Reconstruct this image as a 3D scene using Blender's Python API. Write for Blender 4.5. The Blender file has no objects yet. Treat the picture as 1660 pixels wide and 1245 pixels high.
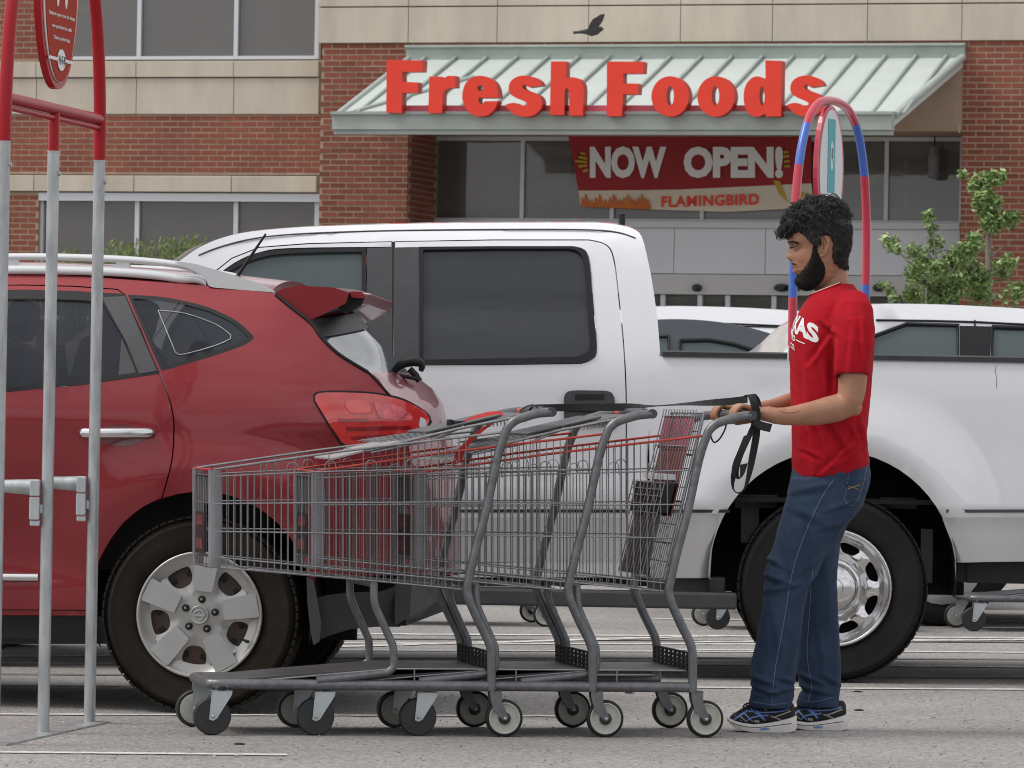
import bpy, bmesh, math, random
from mathutils import Vector, Matrix, noise
from mathutils.geometry import delaunay_2d_cdt
from mathutils.bvhtree import BVHTree
random.seed(7)
scene = bpy.context.scene
col = scene.collection
R = math.radians
# ------------------------------------------------------------------ camera, sky, sun
FPX, HCAM = 8000.0, 1.09
cam_d = bpy.data.cameras.new('camera'); cam = bpy.data.objects.new('camera', cam_d); col.objects.link(cam)
cam_d.sensor_width = 36; cam_d.lens = FPX / 1660 * 36; cam_d.clip_end = 3000; cam_d.clip_start = 0.5
CP = Vector((0, 0, HCAM))
CR = Matrix.Rotation(R(90) + math.atan(47.5 / FPX), 3, 'X') @ Matrix.Rotation(R(1.0), 3, 'Z')
cam.location = CP; cam.rotation_euler = CR.to_euler()
cam_d.dof.use_dof = True; cam_d.dof.focus_distance = 17.3; cam_d.dof.aperture_fstop = 26.0
scene.camera = cam
scene.cycles.filter_width = 1.05
scene.view_settings.view_transform = 'Standard'; scene.view_settings.look = 'None'
scene.view_settings.exposure = 0.47; scene.view_settings.gamma = 1
SUN_EL, SUN_AZ = R(56), R(262)          # azimuth measured from +Y clockwise
world = bpy.data.worlds.new('World'); scene.world = world; world.use_nodes = True
nt = world.node_tree; nt.nodes.clear()
sky = nt.nodes.new('ShaderNodeTexSky'); sky.sky_type = 'NISHITA'; sky.sun_disc = False
sky.sun_elevation = SUN_EL; sky.sun_rotation = SUN_AZ; sky.air_density = 1.0; sky.dust_density = 3.0
hs = nt.nodes.new('ShaderNodeHueSaturation'); hs.inputs['Saturation'].default_value = 0.22; hs.inputs['Value'].default_value = 1.0
tc = nt.nodes.new('ShaderNodeTexCoord'); mp = nt.nodes.new('ShaderNodeMapping'); mp.inputs['Scale'].default_value = (1, 1, 3.2)
nz = nt.nodes.new('ShaderNodeTexNoise'); nz.inputs['Scale'].default_value = 2.6; nz.inputs['Detail'].default_value = 7; nz.inputs['Roughness'].default_value = 0.55
cr = nt.nodes.new('ShaderNodeValToRGB'); cr.color_ramp.elements[0].position = 0.34; cr.color_ramp.elements[0].color = (2.6, 2.65, 2.8, 1)
cr.color_ramp.elements[1].position = 0.66; cr.color_ramp.elements[1].color = (8.6, 8.6, 8.7, 1)
mx = nt.nodes.new('ShaderNodeMix'); mx.data_type = 'RGBA'; mx.inputs[0].default_value = 0.72
bg = nt.nodes.new('ShaderNodeBackground'); bg.inputs['Strength'].default_value = 0.125
out = nt.nodes.new('ShaderNodeOutputWorld')
L = nt.links.new
L(sky.outputs[0], hs.inputs['Color']); L(tc.outputs['Generated'], mp.inputs[0]); L(mp.outputs[0], nz.inputs[0]); L(nz.outputs[0], cr.inputs[0])
L(hs.outputs[0], mx.inputs['A']); L(cr.outputs[0], mx.inputs['B']); L(mx.outputs['Result'], bg.inputs[0]); L(bg.outputs[0], out.inputs[0])
sun_d = bpy.data.lights.new('sun', 'SUN'); sun_d.energy = 1.45; sun_d.angle = R(24); sun_d.color = (1, 0.96, 0.9)
sun = bpy.data.objects.new('sun', sun_d); col.objects.link(sun); sun.location = (0, 0, 30)
sd = Vector((math.sin(SUN_AZ) * math.cos(SUN_EL), math.cos(SUN_AZ) * math.cos(SUN_EL), math.sin(SUN_EL)))
sun.rotation_euler = sd.to_track_quat('Z', 'Y').to_euler()

# ------------------------------------------------------------------ measuring
def ray(px, py): return CR @ Vector(((px - 830) / FPX, -(py - 622.5) / FPX, -1))
class Frame:
    """A vertical reference plane standing on the ground: u along it, d away from the viewer, z up."""
    def __init__(s, px, py, deg, Y=None):
        d = ray(px, py)
        if Y is None: t = -CP.z / d.z
        else: t = Y / d.y
        w = CP + t * d
        s.O = Vector((w.x, w.y, 0)); s.th = R(deg)
        s.U = Vector((math.cos(s.th), math.sin(s.th), 0)); s.N = Vector((-math.sin(s.th), math.cos(s.th), 0))
    def uz(s, px, py, d=0.0):
        r = ray(px, py); t = ((s.O + d * s.N - CP).dot(s.N)) / r.dot(s.N); w = CP + t * r
        return ((w - s.O).dot(s.U), w.z)
    def P(s, px, py, d=0.0):
        u, z = s.uz(px, py, d); return Vector((u, d, z))
    def PL(s, pts, d=0.0): return [s.P(x, y, d) for x, y in pts]
    def S(s, pts, df=None):
        o = []
        for x, y in pts:
            d = 0
            u, z = s.uz(x, y, 0)
            if df:
                for _ in range(5): d = df(u, z); u, z = s.uz(x, y, d)
            o.append((u, z))
        return o
def cat(pts, n=6, closed=False):
    o = []; m = len(pts); V = [Vector(p) for p in pts]
    rng = range(m) if closed else range(m - 1)
    for i in rng:
        p0 = V[(i - 1) % m] if closed or i > 0 else V[0]; p1 = V[i]; p2 = V[(i + 1) % m]
        p3 = V[(i + 2) % m] if closed or i + 2 < m else V[-1]
        for k in range(n):
            t = k / n
            o.append(0.5 * ((2 * p1) + (p2 - p0) * t + (2 * p0 - 5 * p1 + 4 * p2 - p3) * t * t + (3 * p1 - p0 - 3 * p2 + p3) * t ** 3))
    if not closed: o.append(V[-1])
    return [tuple(p) for p in o]
def sst(a, b, x):
    t = max(0, min(1, (x - a) / (b - a))); return t * t * (3 - 2 * t)
def interp(tab, x):
    if x <= tab[0][0]: return tab[0][1:] if len(tab[0]) > 2 else tab[0][1]
    for a, b in zip(tab, tab[1:]):
        if x <= b[0]:
            t = (x - a[0]) / (b[0] - a[0])
            r = [p + (q - p) * t for p, q in zip(a[1:], b[1:])]
            return r if len(r) > 1 else r[0]
    return tab[-1][1:] if len(tab[-1]) > 2 else tab[-1][1]

# ------------------------------------------------------------------ materials
def mat(name, c, rough=0.5, metal=0.0, coat=0.0, var=0.0, vs=8.0, bump=0.0, bs=60.0, spec=0.5, rnd=0.0, c2=None, stretch=None, bd=0.01, emit=0, sheen=0):
    m = bpy.data.materials.new(name); m.use_nodes = True; t = m.node_tree; b = t.nodes['Principled BSDF']
    b.inputs['Base Color'].default_value = (*c, 1); b.inputs['Roughness'].default_value = rough; b.inputs['Metallic'].default_value = metal
    b.inputs['Coat Weight'].default_value = coat; b.inputs['Coat Roughness'].default_value = 0.04; b.inputs['Specular IOR Level'].default_value = spec
    if sheen: b.inputs['Sheen Weight'].default_value = sheen
    lk = t.links.new
    tcn = t.nodes.new('ShaderNodeTexCoord'); src = tcn.outputs['Object']
    if stretch:
        mpn = t.nodes.new('ShaderNodeMapping'); mpn.inputs['Scale'].default_value = stretch; lk(src, mpn.inputs[0]); src = mpn.outputs[0]
    if var or rnd:
        n = t.nodes.new('ShaderNodeTexNoise'); n.inputs['Scale'].default_value = vs; n.inputs['Detail'].default_value = 6; n.inputs['Roughness'].default_value = 0.6
        lk(src, n.inputs['Vector'])
        r = t.nodes.new('ShaderNodeValToRGB'); e = r.color_ramp.elements
        e[0].position = 0.3; e[1].position = 0.7
        c2_ = c2 or tuple(min(1, x * (1 + var)) for x in c); c1_ = tuple(x * (1 - var) for x in c) if not c2 else c
        e[0].color = (*c1_, 1); e[1].color = (*c2_, 1); lk(n.outputs[0], r.inputs[0]); o = r.outputs[0]
        if rnd:
            oi = t.nodes.new('ShaderNodeObjectInfo'); mr = t.nodes.new('ShaderNodeMapRange')
            mr.inputs['To Min'].default_value = 1 - rnd; mr.inputs['To Max'].default_value = 1 + rnd
            h = t.nodes.new('ShaderNodeHueSaturation'); lk(oi.outputs['Random'], mr.inputs['Value']); lk(mr.outputs[0], h.inputs['Value']); lk(o, h.inputs['Color']); o = h.outputs[0]
        lk(o, b.inputs['Base Color'])
    if bump:
        n2 = t.nodes.new('ShaderNodeTexNoise'); n2.inputs['Scale'].default_value = bs; n2.inputs['Detail'].default_value = 4; lk(src, n2.inputs['Vector'])
        bn = t.nodes.new('ShaderNodeBump'); bn.inputs['Strength'].default_value = bump; bn.inputs['Distance'].default_value = bd
        lk(n2.outputs[0], bn.inputs['Height']); lk(bn.outputs[0], b.inputs['Normal'])
    if emit:
        b.inputs['Emission Color'].default_value = (*c, 1); b.inputs['Emission Strength'].default_value = emit
    return m

# ------------------------------------------------------------------ mesh building
class MB:
    def __init__(s): s.v = []; s.f = []; s.sm = []; s.mi = []; s.cur = 0
    def add(s, v, f, sm=False):
        o = len(s.v); s.v += [tuple(p) for p in v]
        for q in f: s.f.append([o + i for i in q]); s.sm.append(sm); s.mi.append(s.cur)
        return s
    def box(s, c, size, rot=None):
        c = Vector(c); h = Vector(size) / 2; vs = []
        for x in (-1, 1):
            for y in (-1, 1):
                for z in (-1, 1):
                    p = Vector((x * h.x, y * h.y, z * h.z)); vs.append(c + (rot @ p if rot else p))
        return s.add(vs, [(0, 1, 3, 2), (4, 6, 7, 5), (0, 4, 5, 1), (2, 3, 7, 6), (0, 2, 6, 4), (1, 5, 7, 3)])
    def bb(s, x0, x1, y0, y1, z0, z1): return s.box(((x0 + x1) / 2, (y0 + y1) / 2, (z0 + z1) / 2), (abs(x1 - x0), abs(y1 - y0), abs(z1 - z0)))
    def loft(s, rings, cap=True, sm=True, closed=True):
        o = len(s.v); n = len(rings[0]); vs = [p for r in rings for p in r]; f = []
        for i in range(len(rings) - 1):
            for j in range(n if closed else n - 1):
                k = (j + 1) % n; f.append((i * n + j, i * n + k, (i + 1) * n + k, (i + 1) * n + j))
        s.add(vs, f, sm)
        if cap:
            s.add(rings[0], [list(range(n))[::-1]]); s.add(rings[-1], [list(range(n))])
        return s
    def tube(s, pts, r, seg=8, cap=True, flat=None):
        P = [Vector(p) for p in pts]; rr = r if isinstance(r, (list, tuple)) else [r] * len(P)
        rings = []; up = None
        for i, p in enumerate(P):
            t = (P[min(i + 1, len(P) - 1)] - P[max(i - 1, 0)]).normalized()
            if up is None:
                up = Vector((0, 0, 1)) if abs(t.z) < 0.9 else Vector((1, 0, 0))
            a = (up - t * up.dot(t)).normalized(); b = t.cross(a); up = a
            fr = flat or 1
            rings.append([p + rr[i] * (math.cos(2 * math.pi * k / seg) * a * fr + math.sin(2 * math.pi * k / seg) * b) for k in range(seg)])
        return s.loft(rings, cap)
    def lathe(s, prof, c, seg=32, axis='Y', sm=True, cap=True):
        c = Vector(c); rings = []
        for r, h in prof:
            ring = []
            for k in range(seg):
                a = 2 * math.pi * k / seg
                if axis == 'Y': ring.append(c + Vector((r * math.cos(a), h, r * math.sin(a))))
                elif axis == 'Z': ring.append(c + Vector((r * math.cos(a), r * math.sin(a), h)))
                else: ring.append(c + Vector((h, r * math.cos(a), r * math.sin(a))))
            rings.append(ring)
        return s.loft(rings, cap, sm)
    def prism(s, poly, y0, y1, holes=()):
        vs, tris, loops = tri2d(poly, holes, None)
        s.add([(u, y0, z) for u, z in vs], tris); s.add([(u, y1, z) for u, z in vs], [t[::-1] for t in tris])
        for lp in loops:
            n = len(lp); s.add([(u, y0, z) for u, z in lp] + [(u, y1, z) for u, z in lp], [(i, (i + 1) % n, n + (i + 1) % n, n + i) for i in range(n)])
        return s
    def ribbon(s, pts, w, wd):
        """strap: centre line, width, width directions"""
        P = [Vector(p) for p in pts]; D = [Vector(d).normalized() for d in wd]; rings = []
        for i, p in enumerate(P):
            t = (P[min(i + 1, len(P) - 1)] - P[max(i - 1, 0)]).normalized(); a = D[i] * w / 2; b = t.cross(D[i]).normalized() * 0.0012
            rings.append([p + a + b, p - a + b, p - a - b, p + a - b])
        return s.loft(rings, True, False)
    def build(s, name, m, parent=None, autosm=None):
        me = bpy.data.meshes.new(name); me.from_pydata(s.v, [], s.f); me.update()
        me.polygons.foreach_set('use_smooth', s.sm); 
        ms = m if isinstance(m, (list, tuple)) else [m]
        for x in ms: me.materials.append(x)
        if len(ms) > 1: me.polygons.foreach_set('material_index', s.mi)
        return link(name, me, parent)
def link(name, me, parent=None, mw=None):
    o = bpy.data.objects.new(name, me); col.objects.link(o)
    if parent is not None: o.parent = parent
    if mw is not None: o.matrix_local = mw
    return o
def fixn(o):
    bm = bmesh.new(); bm.from_mesh(o.data); bmesh.ops.remove_doubles(bm, verts=bm.verts, dist=1e-5); bmesh.ops.recalc_face_normals(bm, faces=bm.faces); bm.to_mesh(o.data); bm.free(); return o
def bev(o, w=0.005, n=2):
    b = o.modifiers.new('bevel', 'BEVEL'); b.width = w; b.segments = n; b.limit_method = 'ANGLE'; b.angle_limit = R(40); return o
def thing(name, label, cat_, loc=(0, 0, 0), rz=0, group=None):
    o = bpy.data.objects.new(name, None); col.objects.link(o); o.location = loc; o.rotation_euler = (0, 0, rz); o.empty_display_size = 0.1
    o['label'] = label; o['category'] = cat_
    if group: o['group'] = group
    return o
def tag(o, label, cat_, group=None):
    o['label'] = label; o['category'] = cat_
    if group: o['group'] = group
    return o
def struct(o): o['kind'] = 'structure'; return o
def frame_thing(F, name, label, cat_, group=None): return thing(name, label, cat_, F.O, F.th, group)
def inpoly(x, y, P):
    c = False; j = len(P) - 1
    for i in range(len(P)):
        xi, yi = P[i]; xj, yj = P[j]
        if (yi > y) != (yj > y) and x < (xj - xi) * (y - yi) / (yj - yi) + xi: c = not c
        j = i
    return c
def resamp(P, step):
    o = []
    for i in range(len(P)):
        a = Vector(P[i]); b = Vector(P[(i + 1) % len(P)]); n = max(1, int((b - a).length / step)) if step else 1
        for k in range(n): o.append(tuple(a + (b - a) * k / n))
    return o
def clean(P, eps=1e-4):
    o = []
    for p in P:
        p = (p[0], p[1])
        if not o or (Vector(p) - Vector(o[-1])).length > eps: o.append(p)
    if (Vector(o[0]) - Vector(o[-1])).length < eps: o.pop()
    return o
def tri2d(poly, holes, step):
    loops = [resamp(clean(poly), step)] + [resamp(clean(h), step) for h in holes]
    vs = []; ed = []
    for lp in loops:
        o = len(vs); n = len(lp); vs += lp; ed += [(o + i, o + (i + 1) % n) for i in range(n)]
    if step:
        xs = [p[0] for p in loops[0]]; zs = [p[1] for p in loops[0]]; bd = [Vector(p) for lp in loops for p in lp]
        cell = {}
        for b in bd: cell.setdefault((int(b.x // step), int(b.y // step)), []).append(b)
        z = min(zs) + step / 2; row = 0
        while z < max(zs):
            x = min(xs) + (step / 2 if row % 2 else step)
            while x < max(xs):
                if inpoly(x, z, loops[0]) and not any(inpoly(x, z, h) for h in loops[1:]):
                    ci, cj = int(x // step), int(z // step); p = Vector((x, z)); ok = True
                    for i in (-1, 0, 1):
                        for j in (-1, 0, 1):
                            for b in cell.get((ci + i, cj + j), ()):
                                if (b - p).length < step * 0.45: ok = False
                    if ok: vs.append((x, z))
                x += step
            z += step; row += 1
    r = delaunay_2d_cdt([Vector(p) for p in vs], ed, [], 0, 1e-6)
    V = [tuple(p) for p in r[0]]; T = []
    for t in r[2]:
        cx = sum(V[i][0] for i in t) / 3; cz = sum(V[i][1] for i in t) / 3
        if inpoly(cx, cz, loops[0]) and not any(inpoly(cx, cz, h) for h in loops[1:]): T.append(tuple(t))
    return V, T, loops
def panel(mb, poly, holes=(), step=0.06, df=lambda u, z: 0.0, skirt=0.02, W=None, off=0.0, edge=0.0):
    """curved sheet-metal panel with turned-in edges; W mirrors it to the far side as well"""
    V, T, loops = tri2d(poly, holes, step)
    for mir in ((0,) if W is None else (0, 1)):
        g = (lambda u, z: df(u, z) + off) if not mir else (lambda u, z: W - df(u, z) - off)
        sg = 1 if not mir else -1
        mb.add([(u, g(u, z), z) for u, z in V], T if not mir else [t[::-1] for t in T], True)
        if skirt:
            for lp in loops:
                n = len(lp)
                mb.add([(u, g(u, z), z) for u, z in lp] + [(u, g(u, z) + sg * skirt, z) for u, z in lp], [(i, (i + 1) % n, n + (i + 1) % n, n + i) for i in range(n)])
    return mb
def bridge(mb, pts, W, df, crown=0.03, n=10, bev_=0.04):
    """skin joining near and far upper edges across the width"""
    rings = []
    for u, z in pts:
        d = df(u, z); r = []
        for k in range(n + 1):
            t = k / n; r.append((u, d + (W - 2 * d) * t, z + crown * (1 - (2 * t - 1) ** 2) ** 0.7 if 0 < t < 1 else z))
        rings.append(r)
    mb.loft(rings, False, True, False); return mb
def circ(cx, cz, r, n=32, rz=None, a0=0, a1=360):
    full = abs(a1 - a0) >= 360; m = n if full else n + 1
    return [(cx + r * math.cos(R(a0 + (a1 - a0) * k / n)), cz + (rz or r) * math.sin(R(a0 + (a1 - a0) * k / n))) for k in range(m)]
def remesh(mb, voxel, smooth=4, name='tmp'):
    me = bpy.data.meshes.new('tmp'); me.from_pydata(mb.v, [], mb.f); me.update()
    bm = bmesh.new(); bm.from_mesh(me); bmesh.ops.recalc_face_normals(bm, faces=bm.faces); bm.to_mesh(me); bm.free()
    o = bpy.data.objects.new('tmp', me); col.objects.link(o)
    r = o.modifiers.new('r', 'REMESH'); r.mode = 'VOXEL'; r.voxel_size = voxel
    if smooth:
        s_ = o.modifiers.new('s', 'SMOOTH'); s_.factor = 0.5; s_.iterations = smooth
    dg = bpy.context.evaluated_depsgraph_get(); dg.update()
    m2 = bpy.data.meshes.new_from_object(o.evaluated_get(dg)); bpy.data.objects.remove(o); m2.name = name
    m2.polygons.foreach_set('use_smooth', [True] * len(m2.polygons)); m2.materials.clear()
    return m2
def displace(me, fn):
    nrm = [v.normal.copy() for v in me.vertices]
    for v, n in zip(me.vertices, nrm): v.co = v.co + n * fn(v.co, n)
    me.update()
def text_mesh(body, size=1.0, off=0.0, ext=0.0, align='LEFT', sp=1.0, shear=0, res=3):
    c = bpy.data.curves.new('t', 'FONT'); c.body = body; c.size = size; c.offset = off; c.extrude = ext; c.align_x = align; c.resolution_u = res; c.space_character = sp; c.shear = shear
    o = bpy.data.objects.new('t', c); col.objects.link(o); dg = bpy.context.evaluated_depsgraph_get(); dg.update()
    me = bpy.data.meshes.new_from_object(o.evaluated_get(dg)); bpy.data.objects.remove(o); return me
def fit_text(mb, body, x0, x1, z0, z1, y, off=0.0, sub=False, fn=None, sp=1.0):
    """flat lettering filling the box x0..x1, z0..z1 on the plane y"""
    me = text_mesh(body, 1.0, off, 0, 'LEFT', sp)
    bm = bmesh.new(); bm.from_mesh(me); bmesh.ops.triangulate(bm, faces=bm.faces)
    if sub: bmesh.ops.subdivide_edges(bm, edges=[e for e in bm.edges if e.calc_length() > 0.12], cuts=2)
    bmesh.ops.triangulate(bm, faces=bm.faces)
    xs = [v.co.x for v in bm.verts]; ys = [v.co.y for v in bm.verts]; a, b, c, d = min(xs), max(xs), min(ys), max(ys)
    bm.verts.index_update(); vs = []
    for v in bm.verts:
        X = x0 + (v.co.x - a) / (b - a) * (x1 - x0); Z = z0 + (v.co.y - c) / (d - c) * (z1 - z0)
        vs.append(fn(X, Z) if fn else (X, y, Z))
    mb.add(vs, [[v.index for v in f.verts] for f in bm.faces]); bm.free(); bpy.data.meshes.remove(me)
def bvh_of(me):
    return BVHTree.FromPolygons([v.co.copy() for v in me.vertices], [list(p.vertices) for p in me.polygons])
def strip_on(mb, pts, w, proj):
    """thin strip (stitching, stripe) laid on a surface; pts in (x,z), proj maps to surface point"""
    P = [Vector(p) for p in pts]; L_, R_ = [], []
    for i, p in enumerate(P):
        t = (P[min(i + 1, len(P) - 1)] - P[max(i - 1, 0)]).normalized(); n = Vector((-t.y, t.x)) * w / 2
        a = proj(p.x + n.x, p.y + n.y); b = proj(p.x - n.x, p.y - n.y)
        if a is None or b is None:
            if len(L_) > 1: mb.add(L_ + R_, [(k, k + 1, len(L_) + k + 1, len(L_) + k) for k in range(len(L_) - 1)])
            L_, R_ = [], []; continue
        L_.append(a); R_.append(b)
    if len(L_) > 1: mb.add(L_ + R_, [(k, k + 1, len(L_) + k + 1, len(L_) + k) for k in range(len(L_) - 1)])
def copy_tree(o, parent=None):
    c = o.copy(); col.objects.link(c)
    if parent is not None: c.parent = parent
    for ch in KIDS.get(o, []): copy_tree(ch, c)
    return c
KIDS = {}
def index_kids():
    KIDS.clear()
    for o in list(bpy.data.objects):
        if o.parent: KIDS.setdefault(o.parent, []).append(o)

# ------------------------------------------------------------------ palette
M = {}
M['brick'] = mat('brick_clay', (0.225, 0.066, 0.04), 0.85, var=0.28, vs=1.3, bump=0.3, bs=40, rnd=0.22)
M['mortar'] = mat('mortar', (0.38, 0.27, 0.2), 0.95, var=0.12, vs=4)
M['stone'] = mat('limestone', (0.52, 0.465, 0.385), 0.85, var=0.17, vs=1.1, bump=0.15, bs=25, stretch=(1.6, 1, 0.4))
M['joint'] = mat('stone_joint', (0.36, 0.32, 0.26), 0.95)
M['frame'] = mat('painted_window_frame', (0.62, 0.64, 0.67), 0.4, metal=0.2)
M['panelgrey'] = mat('grey_wall_panel', (0.76, 0.79, 0.84), 0.5, var=0.04, vs=1)
M['panelpale'] = mat('pale_wall_panel', (0.62, 0.62, 0.62), 0.6, var=0.05, vs=1)
M['awning'] = mat('sage_green_awning_metal', (0.50, 0.55, 0.53), 0.45, var=0.05, vs=2)
M['awning_side'] = mat('sage_green_trim_metal', (0.37, 0.415, 0.385), 0.5, var=0.14, vs=1.5)
M['signred'] = mat('red_sign_enamel', (0.80, 0.045, 0.018), 0.45, var=0.04, vs=3)
M['signside'] = mat('dark_red_sign_return', (0.45, 0.022, 0.02), 0.5)
M['raceway'] = mat('pink_red_raceway', (0.68, 0.12, 0.17), 0.5)
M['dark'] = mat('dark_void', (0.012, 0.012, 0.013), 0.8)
M['rubber'] = mat('tyre_rubber', (0.015, 0.0148, 0.0145), 0.8, spec=0.25, var=0.25, vs=6, bump=0.15, bs=150)
M['rubber_brown'] = mat('dusty_tyre_rubber', (0.022, 0.018, 0.014), 0.9, spec=0.2, var=0.35, vs=5, bump=0.15, bs=120)
M['trim'] = mat('black_plastic_trim', (0.018, 0.019, 0.021), 0.5, var=0.1, vs=5, spec=0.25)
M['plastic'] = mat('dark_grey_plastic', (0.05, 0.052, 0.057), 0.55, var=0.15, vs=10)
M['chrome'] = mat('chrome', (0.66, 0.66, 0.67), 0.2, 1.0)
M['alloy'] = mat('silver_wheel_paint', (0.42, 0.415, 0.40), 0.32, 0.55, var=0.06, vs=12)
M['alloy2'] = mat('silver_spoke_face', (0.40, 0.40, 0.40), 0.5, 0.25, var=0.05, vs=12)
M['rust'] = mat('rusty_steel_wheel', (0.05, 0.045, 0.042), 0.7, var=0.2, vs=14, c2=(0.085, 0.045, 0.03))
M['white'] = mat('white_car_paint', (0.74, 0.75, 0.785), 0.28, coat=1.0, var=0.015, vs=1.5)
M['silver'] = mat('silver_lower_paint', (0.60, 0.605, 0.62), 0.35, metal=0.3, coat=0.8)
M['railsilver'] = mat('silver_roof_rail', (0.68, 0.69, 0.71), 0.25, 0.35, coat=0.5)
M['red'] = mat('crimson_car_paint', (0.24, 0.016, 0.023), 0.36, metal=0.45, coat=0.6, var=0.05, vs=2)
M['darkgrey'] = mat('dark_grey_car_paint', (0.05, 0.055, 0.07), 0.4, metal=0.2, coat=0.35)
M['galv'] = mat('galvanised_steel', (0.40, 0.42, 0.43), 0.42, 0.55, var=0.3, vs=22, bump=0.1, bs=40, stretch=(1, 1, 0.25))
M['redpipe'] = mat('red_powder_coat', (0.33, 0.006, 0.012), 0.38, spec=0.3)
M['bluepipe'] = mat('blue_pipe_wrap', (0.05, 0.13, 0.5), 0.35, coat=0.3)
M['redwrap'] = mat('red_pipe_wrap', (0.5, 0.03, 0.06), 0.3, coat=0.3)
M['cart'] = mat('grey_painted_cart_tube', (0.15, 0.153, 0.162), 0.36, 0.45, var=0.25, vs=30, bump=0.05, bs=200)
M['wire'] = mat('plated_cart_wire', (0.29, 0.29, 0.30), 0.28, 0.75, var=0.2, vs=30)
M['redwire'] = mat('red_cart_rim', (0.42, 0.045, 0.03), 0.4, var=0.2, vs=20)
M['cartplastic'] = mat('worn_grey_bumper', (0.19, 0.185, 0.2), 0.6, var=0.35, vs=18, stretch=(1, 1, 0.3))
M['tray'] = mat('cart_tray_grey', (0.075, 0.077, 0.083), 0.5, var=0.15, vs=9)
M['zinc'] = mat('zinc_caster_bracket', (0.5, 0.54, 0.56), 0.35, 0.6, var=0.1, vs=20)
M['casterblack'] = mat('black_caster_cover', (0.02, 0.021, 0.023), 0.5, var=0.3, vs=25)
M['castergrey'] = mat('pale_caster_core', (0.42, 0.42, 0.38), 0.6, var=0.1, vs=25)
M['casterhub'] = mat('caster_hub', (0.03, 0.028, 0.028), 0.45)
M['cloth_black'] = mat('black_webbing', (0.012, 0.013, 0.015), 0.8, bump=0.3, bs=300)
M['cloth_red'] = mat('red_webbing', (0.4, 0.02, 0.015), 0.8, bump=0.3, bs=300)
M['skin'] = mat('skin', (0.35, 0.172, 0.102), 0.5, var=0.12, vs=14, bump=0.12, bs=160, bd=0.003)
M['skin'].node_tree.nodes['Principled BSDF'].inputs['Subsurface Weight'].default_value = 0.08
M['skin'].node_tree.nodes['Principled BSDF'].inputs['Subsurface Radius'].default_value = (0.02, 0.008, 0.004)
M['hair'] = mat('black_hair', (0.007, 0.006, 0.0055), 0.5, var=0.3, vs=60, bump=0.9, bs=220, spec=0.7)
M['beard'] = mat('black_beard', (0.010, 0.009, 0.008), 0.7, var=0.3, vs=90, bump=1.0, bs=420)
M['shirt'] = mat('red_cotton', (0.36, 0.005, 0.014), 0.9, var=0.14, vs=5, bump=0.25, bs=500, bd=0.002, spec=0.2)
M['white_print'] = mat('white_print', (0.75, 0.75, 0.75), 0.8)
M['jeans'] = mat('blue_denim', (0.008, 0.021, 0.052), 0.9, vs=6, var=0.45, c2=(0.026, 0.052, 0.10), stretch=(1.6, 1, 0.7), bump=0.3, bs=420, bd=0.002)
M['stitch'] = mat('pale_denim_seam', (0.12, 0.17, 0.27), 0.9)
M['goldstitch'] = mat('gold_thread', (0.25, 0.17, 0.06), 0.8)
M['shoeblack'] = mat('black_shoe_mesh', (0.016, 0.016, 0.018), 0.8, bump=0.4, bs=300)
M['shoewhite'] = mat('white_shoe_sole', (0.66, 0.63, 0.62), 0.6, var=0.06, vs=30)
M['shoeblue'] = mat('blue_shoe_overlay', (0.12, 0.24, 0.55), 0.5)
M['shoegrey'] = mat('tan_grey_shoe_toe', (0.36, 0.34, 0.31), 0.7)
M['leaf'] = mat('green_leaves', (0.14, 0.24, 0.07), 0.55, var=0.3, vs=3, c2=(0.36, 0.47, 0.19))
M['label_maroon'] = mat('faded_maroon_label', (0.11, 0.03, 0.03), 0.6, var=0.4, vs=30)
M['leaf_added'] = mat('added_tree_green', (0.035, 0.055, 0.025), 0.9, var=0.4, vs=0.8)
M['grass'] = mat('ornamental_grass_blades', (0.1, 0.15, 0.045), 0.7, var=0.3, vs=2, c2=(0.2, 0.24, 0.09))
M['bark'] = mat('grey_bark', (0.2, 0.17, 0.14), 0.9, var=0.2, vs=15)
M['bird'] = mat('brown_grey_feathers', (0.06, 0.055, 0.052), 0.8, var=0.2, vs=40)
M['lamp_dark'] = mat('black_lamp_housing', (0.015, 0.015, 0.018), 0.4)
def glassmat(name, c, rough=0.04, spec=0.9, wav=0.0, ws=1.5, alpha=1.0, stretch=(1, 1, 4)):
    m = mat(name, c, rough, spec=spec, bump=wav, bs=ws, bd=0.05, stretch=stretch); b = m.node_tree.nodes['Principled BSDF']; b.inputs['IOR'].default_value = 1.6
    b.inputs['Alpha'].default_value = alpha; return m
M['winglass'] = glassmat('store_window_glass', (0.15, 0.143, 0.137), 0.05, 1.0, 0.05, 0.45, 0.62)
M['pale_reflection'] = mat('pale_painted_reflection', (0.8, 0.79, 0.77), 0.8, var=0.12, vs=1)
M['tint'] = glassmat('tinted_car_glass', (0.035, 0.038, 0.046), 0.06, 0.32, 0.06, 1.2)
M['seethru'] = glassmat('smoked_side_glass', (0.02, 0.023, 0.032), 0.05, 0.25, 0.0, 1.0, 0.90)
M['clearglass'] = glassmat('greenish_car_glass', (0.075, 0.10, 0.105), 0.04, 0.35, 0.04, 1.0)
M['rearglass'] = glassmat('rear_window_glass', (0.09, 0.10, 0.12), 0.06, 0.25, 0.02, 1.0)
M['tail'] = mat('red_tail_lens', (0.62, 0.035, 0.035), 0.12, coat=1.0, var=0.25, vs=7)
M['taildark'] = mat('dark_red_lens_band', (0.28, 0.01, 0.012), 0.15, coat=1.0)
M['banner'] = mat('maroon_banner_print', (0.34, 0.02, 0.024), 0.7, var=0.1, vs=1)
M['cream'] = mat('cream_banner_print', (0.72, 0.64, 0.52), 0.7, var=0.06, vs=2)
M['flame'] = mat('orange_flame_print', (0.55, 0.11, 0.02), 0.7, var=0.3, vs=6, c2=(0.6, 0.2, 0.04))
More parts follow.
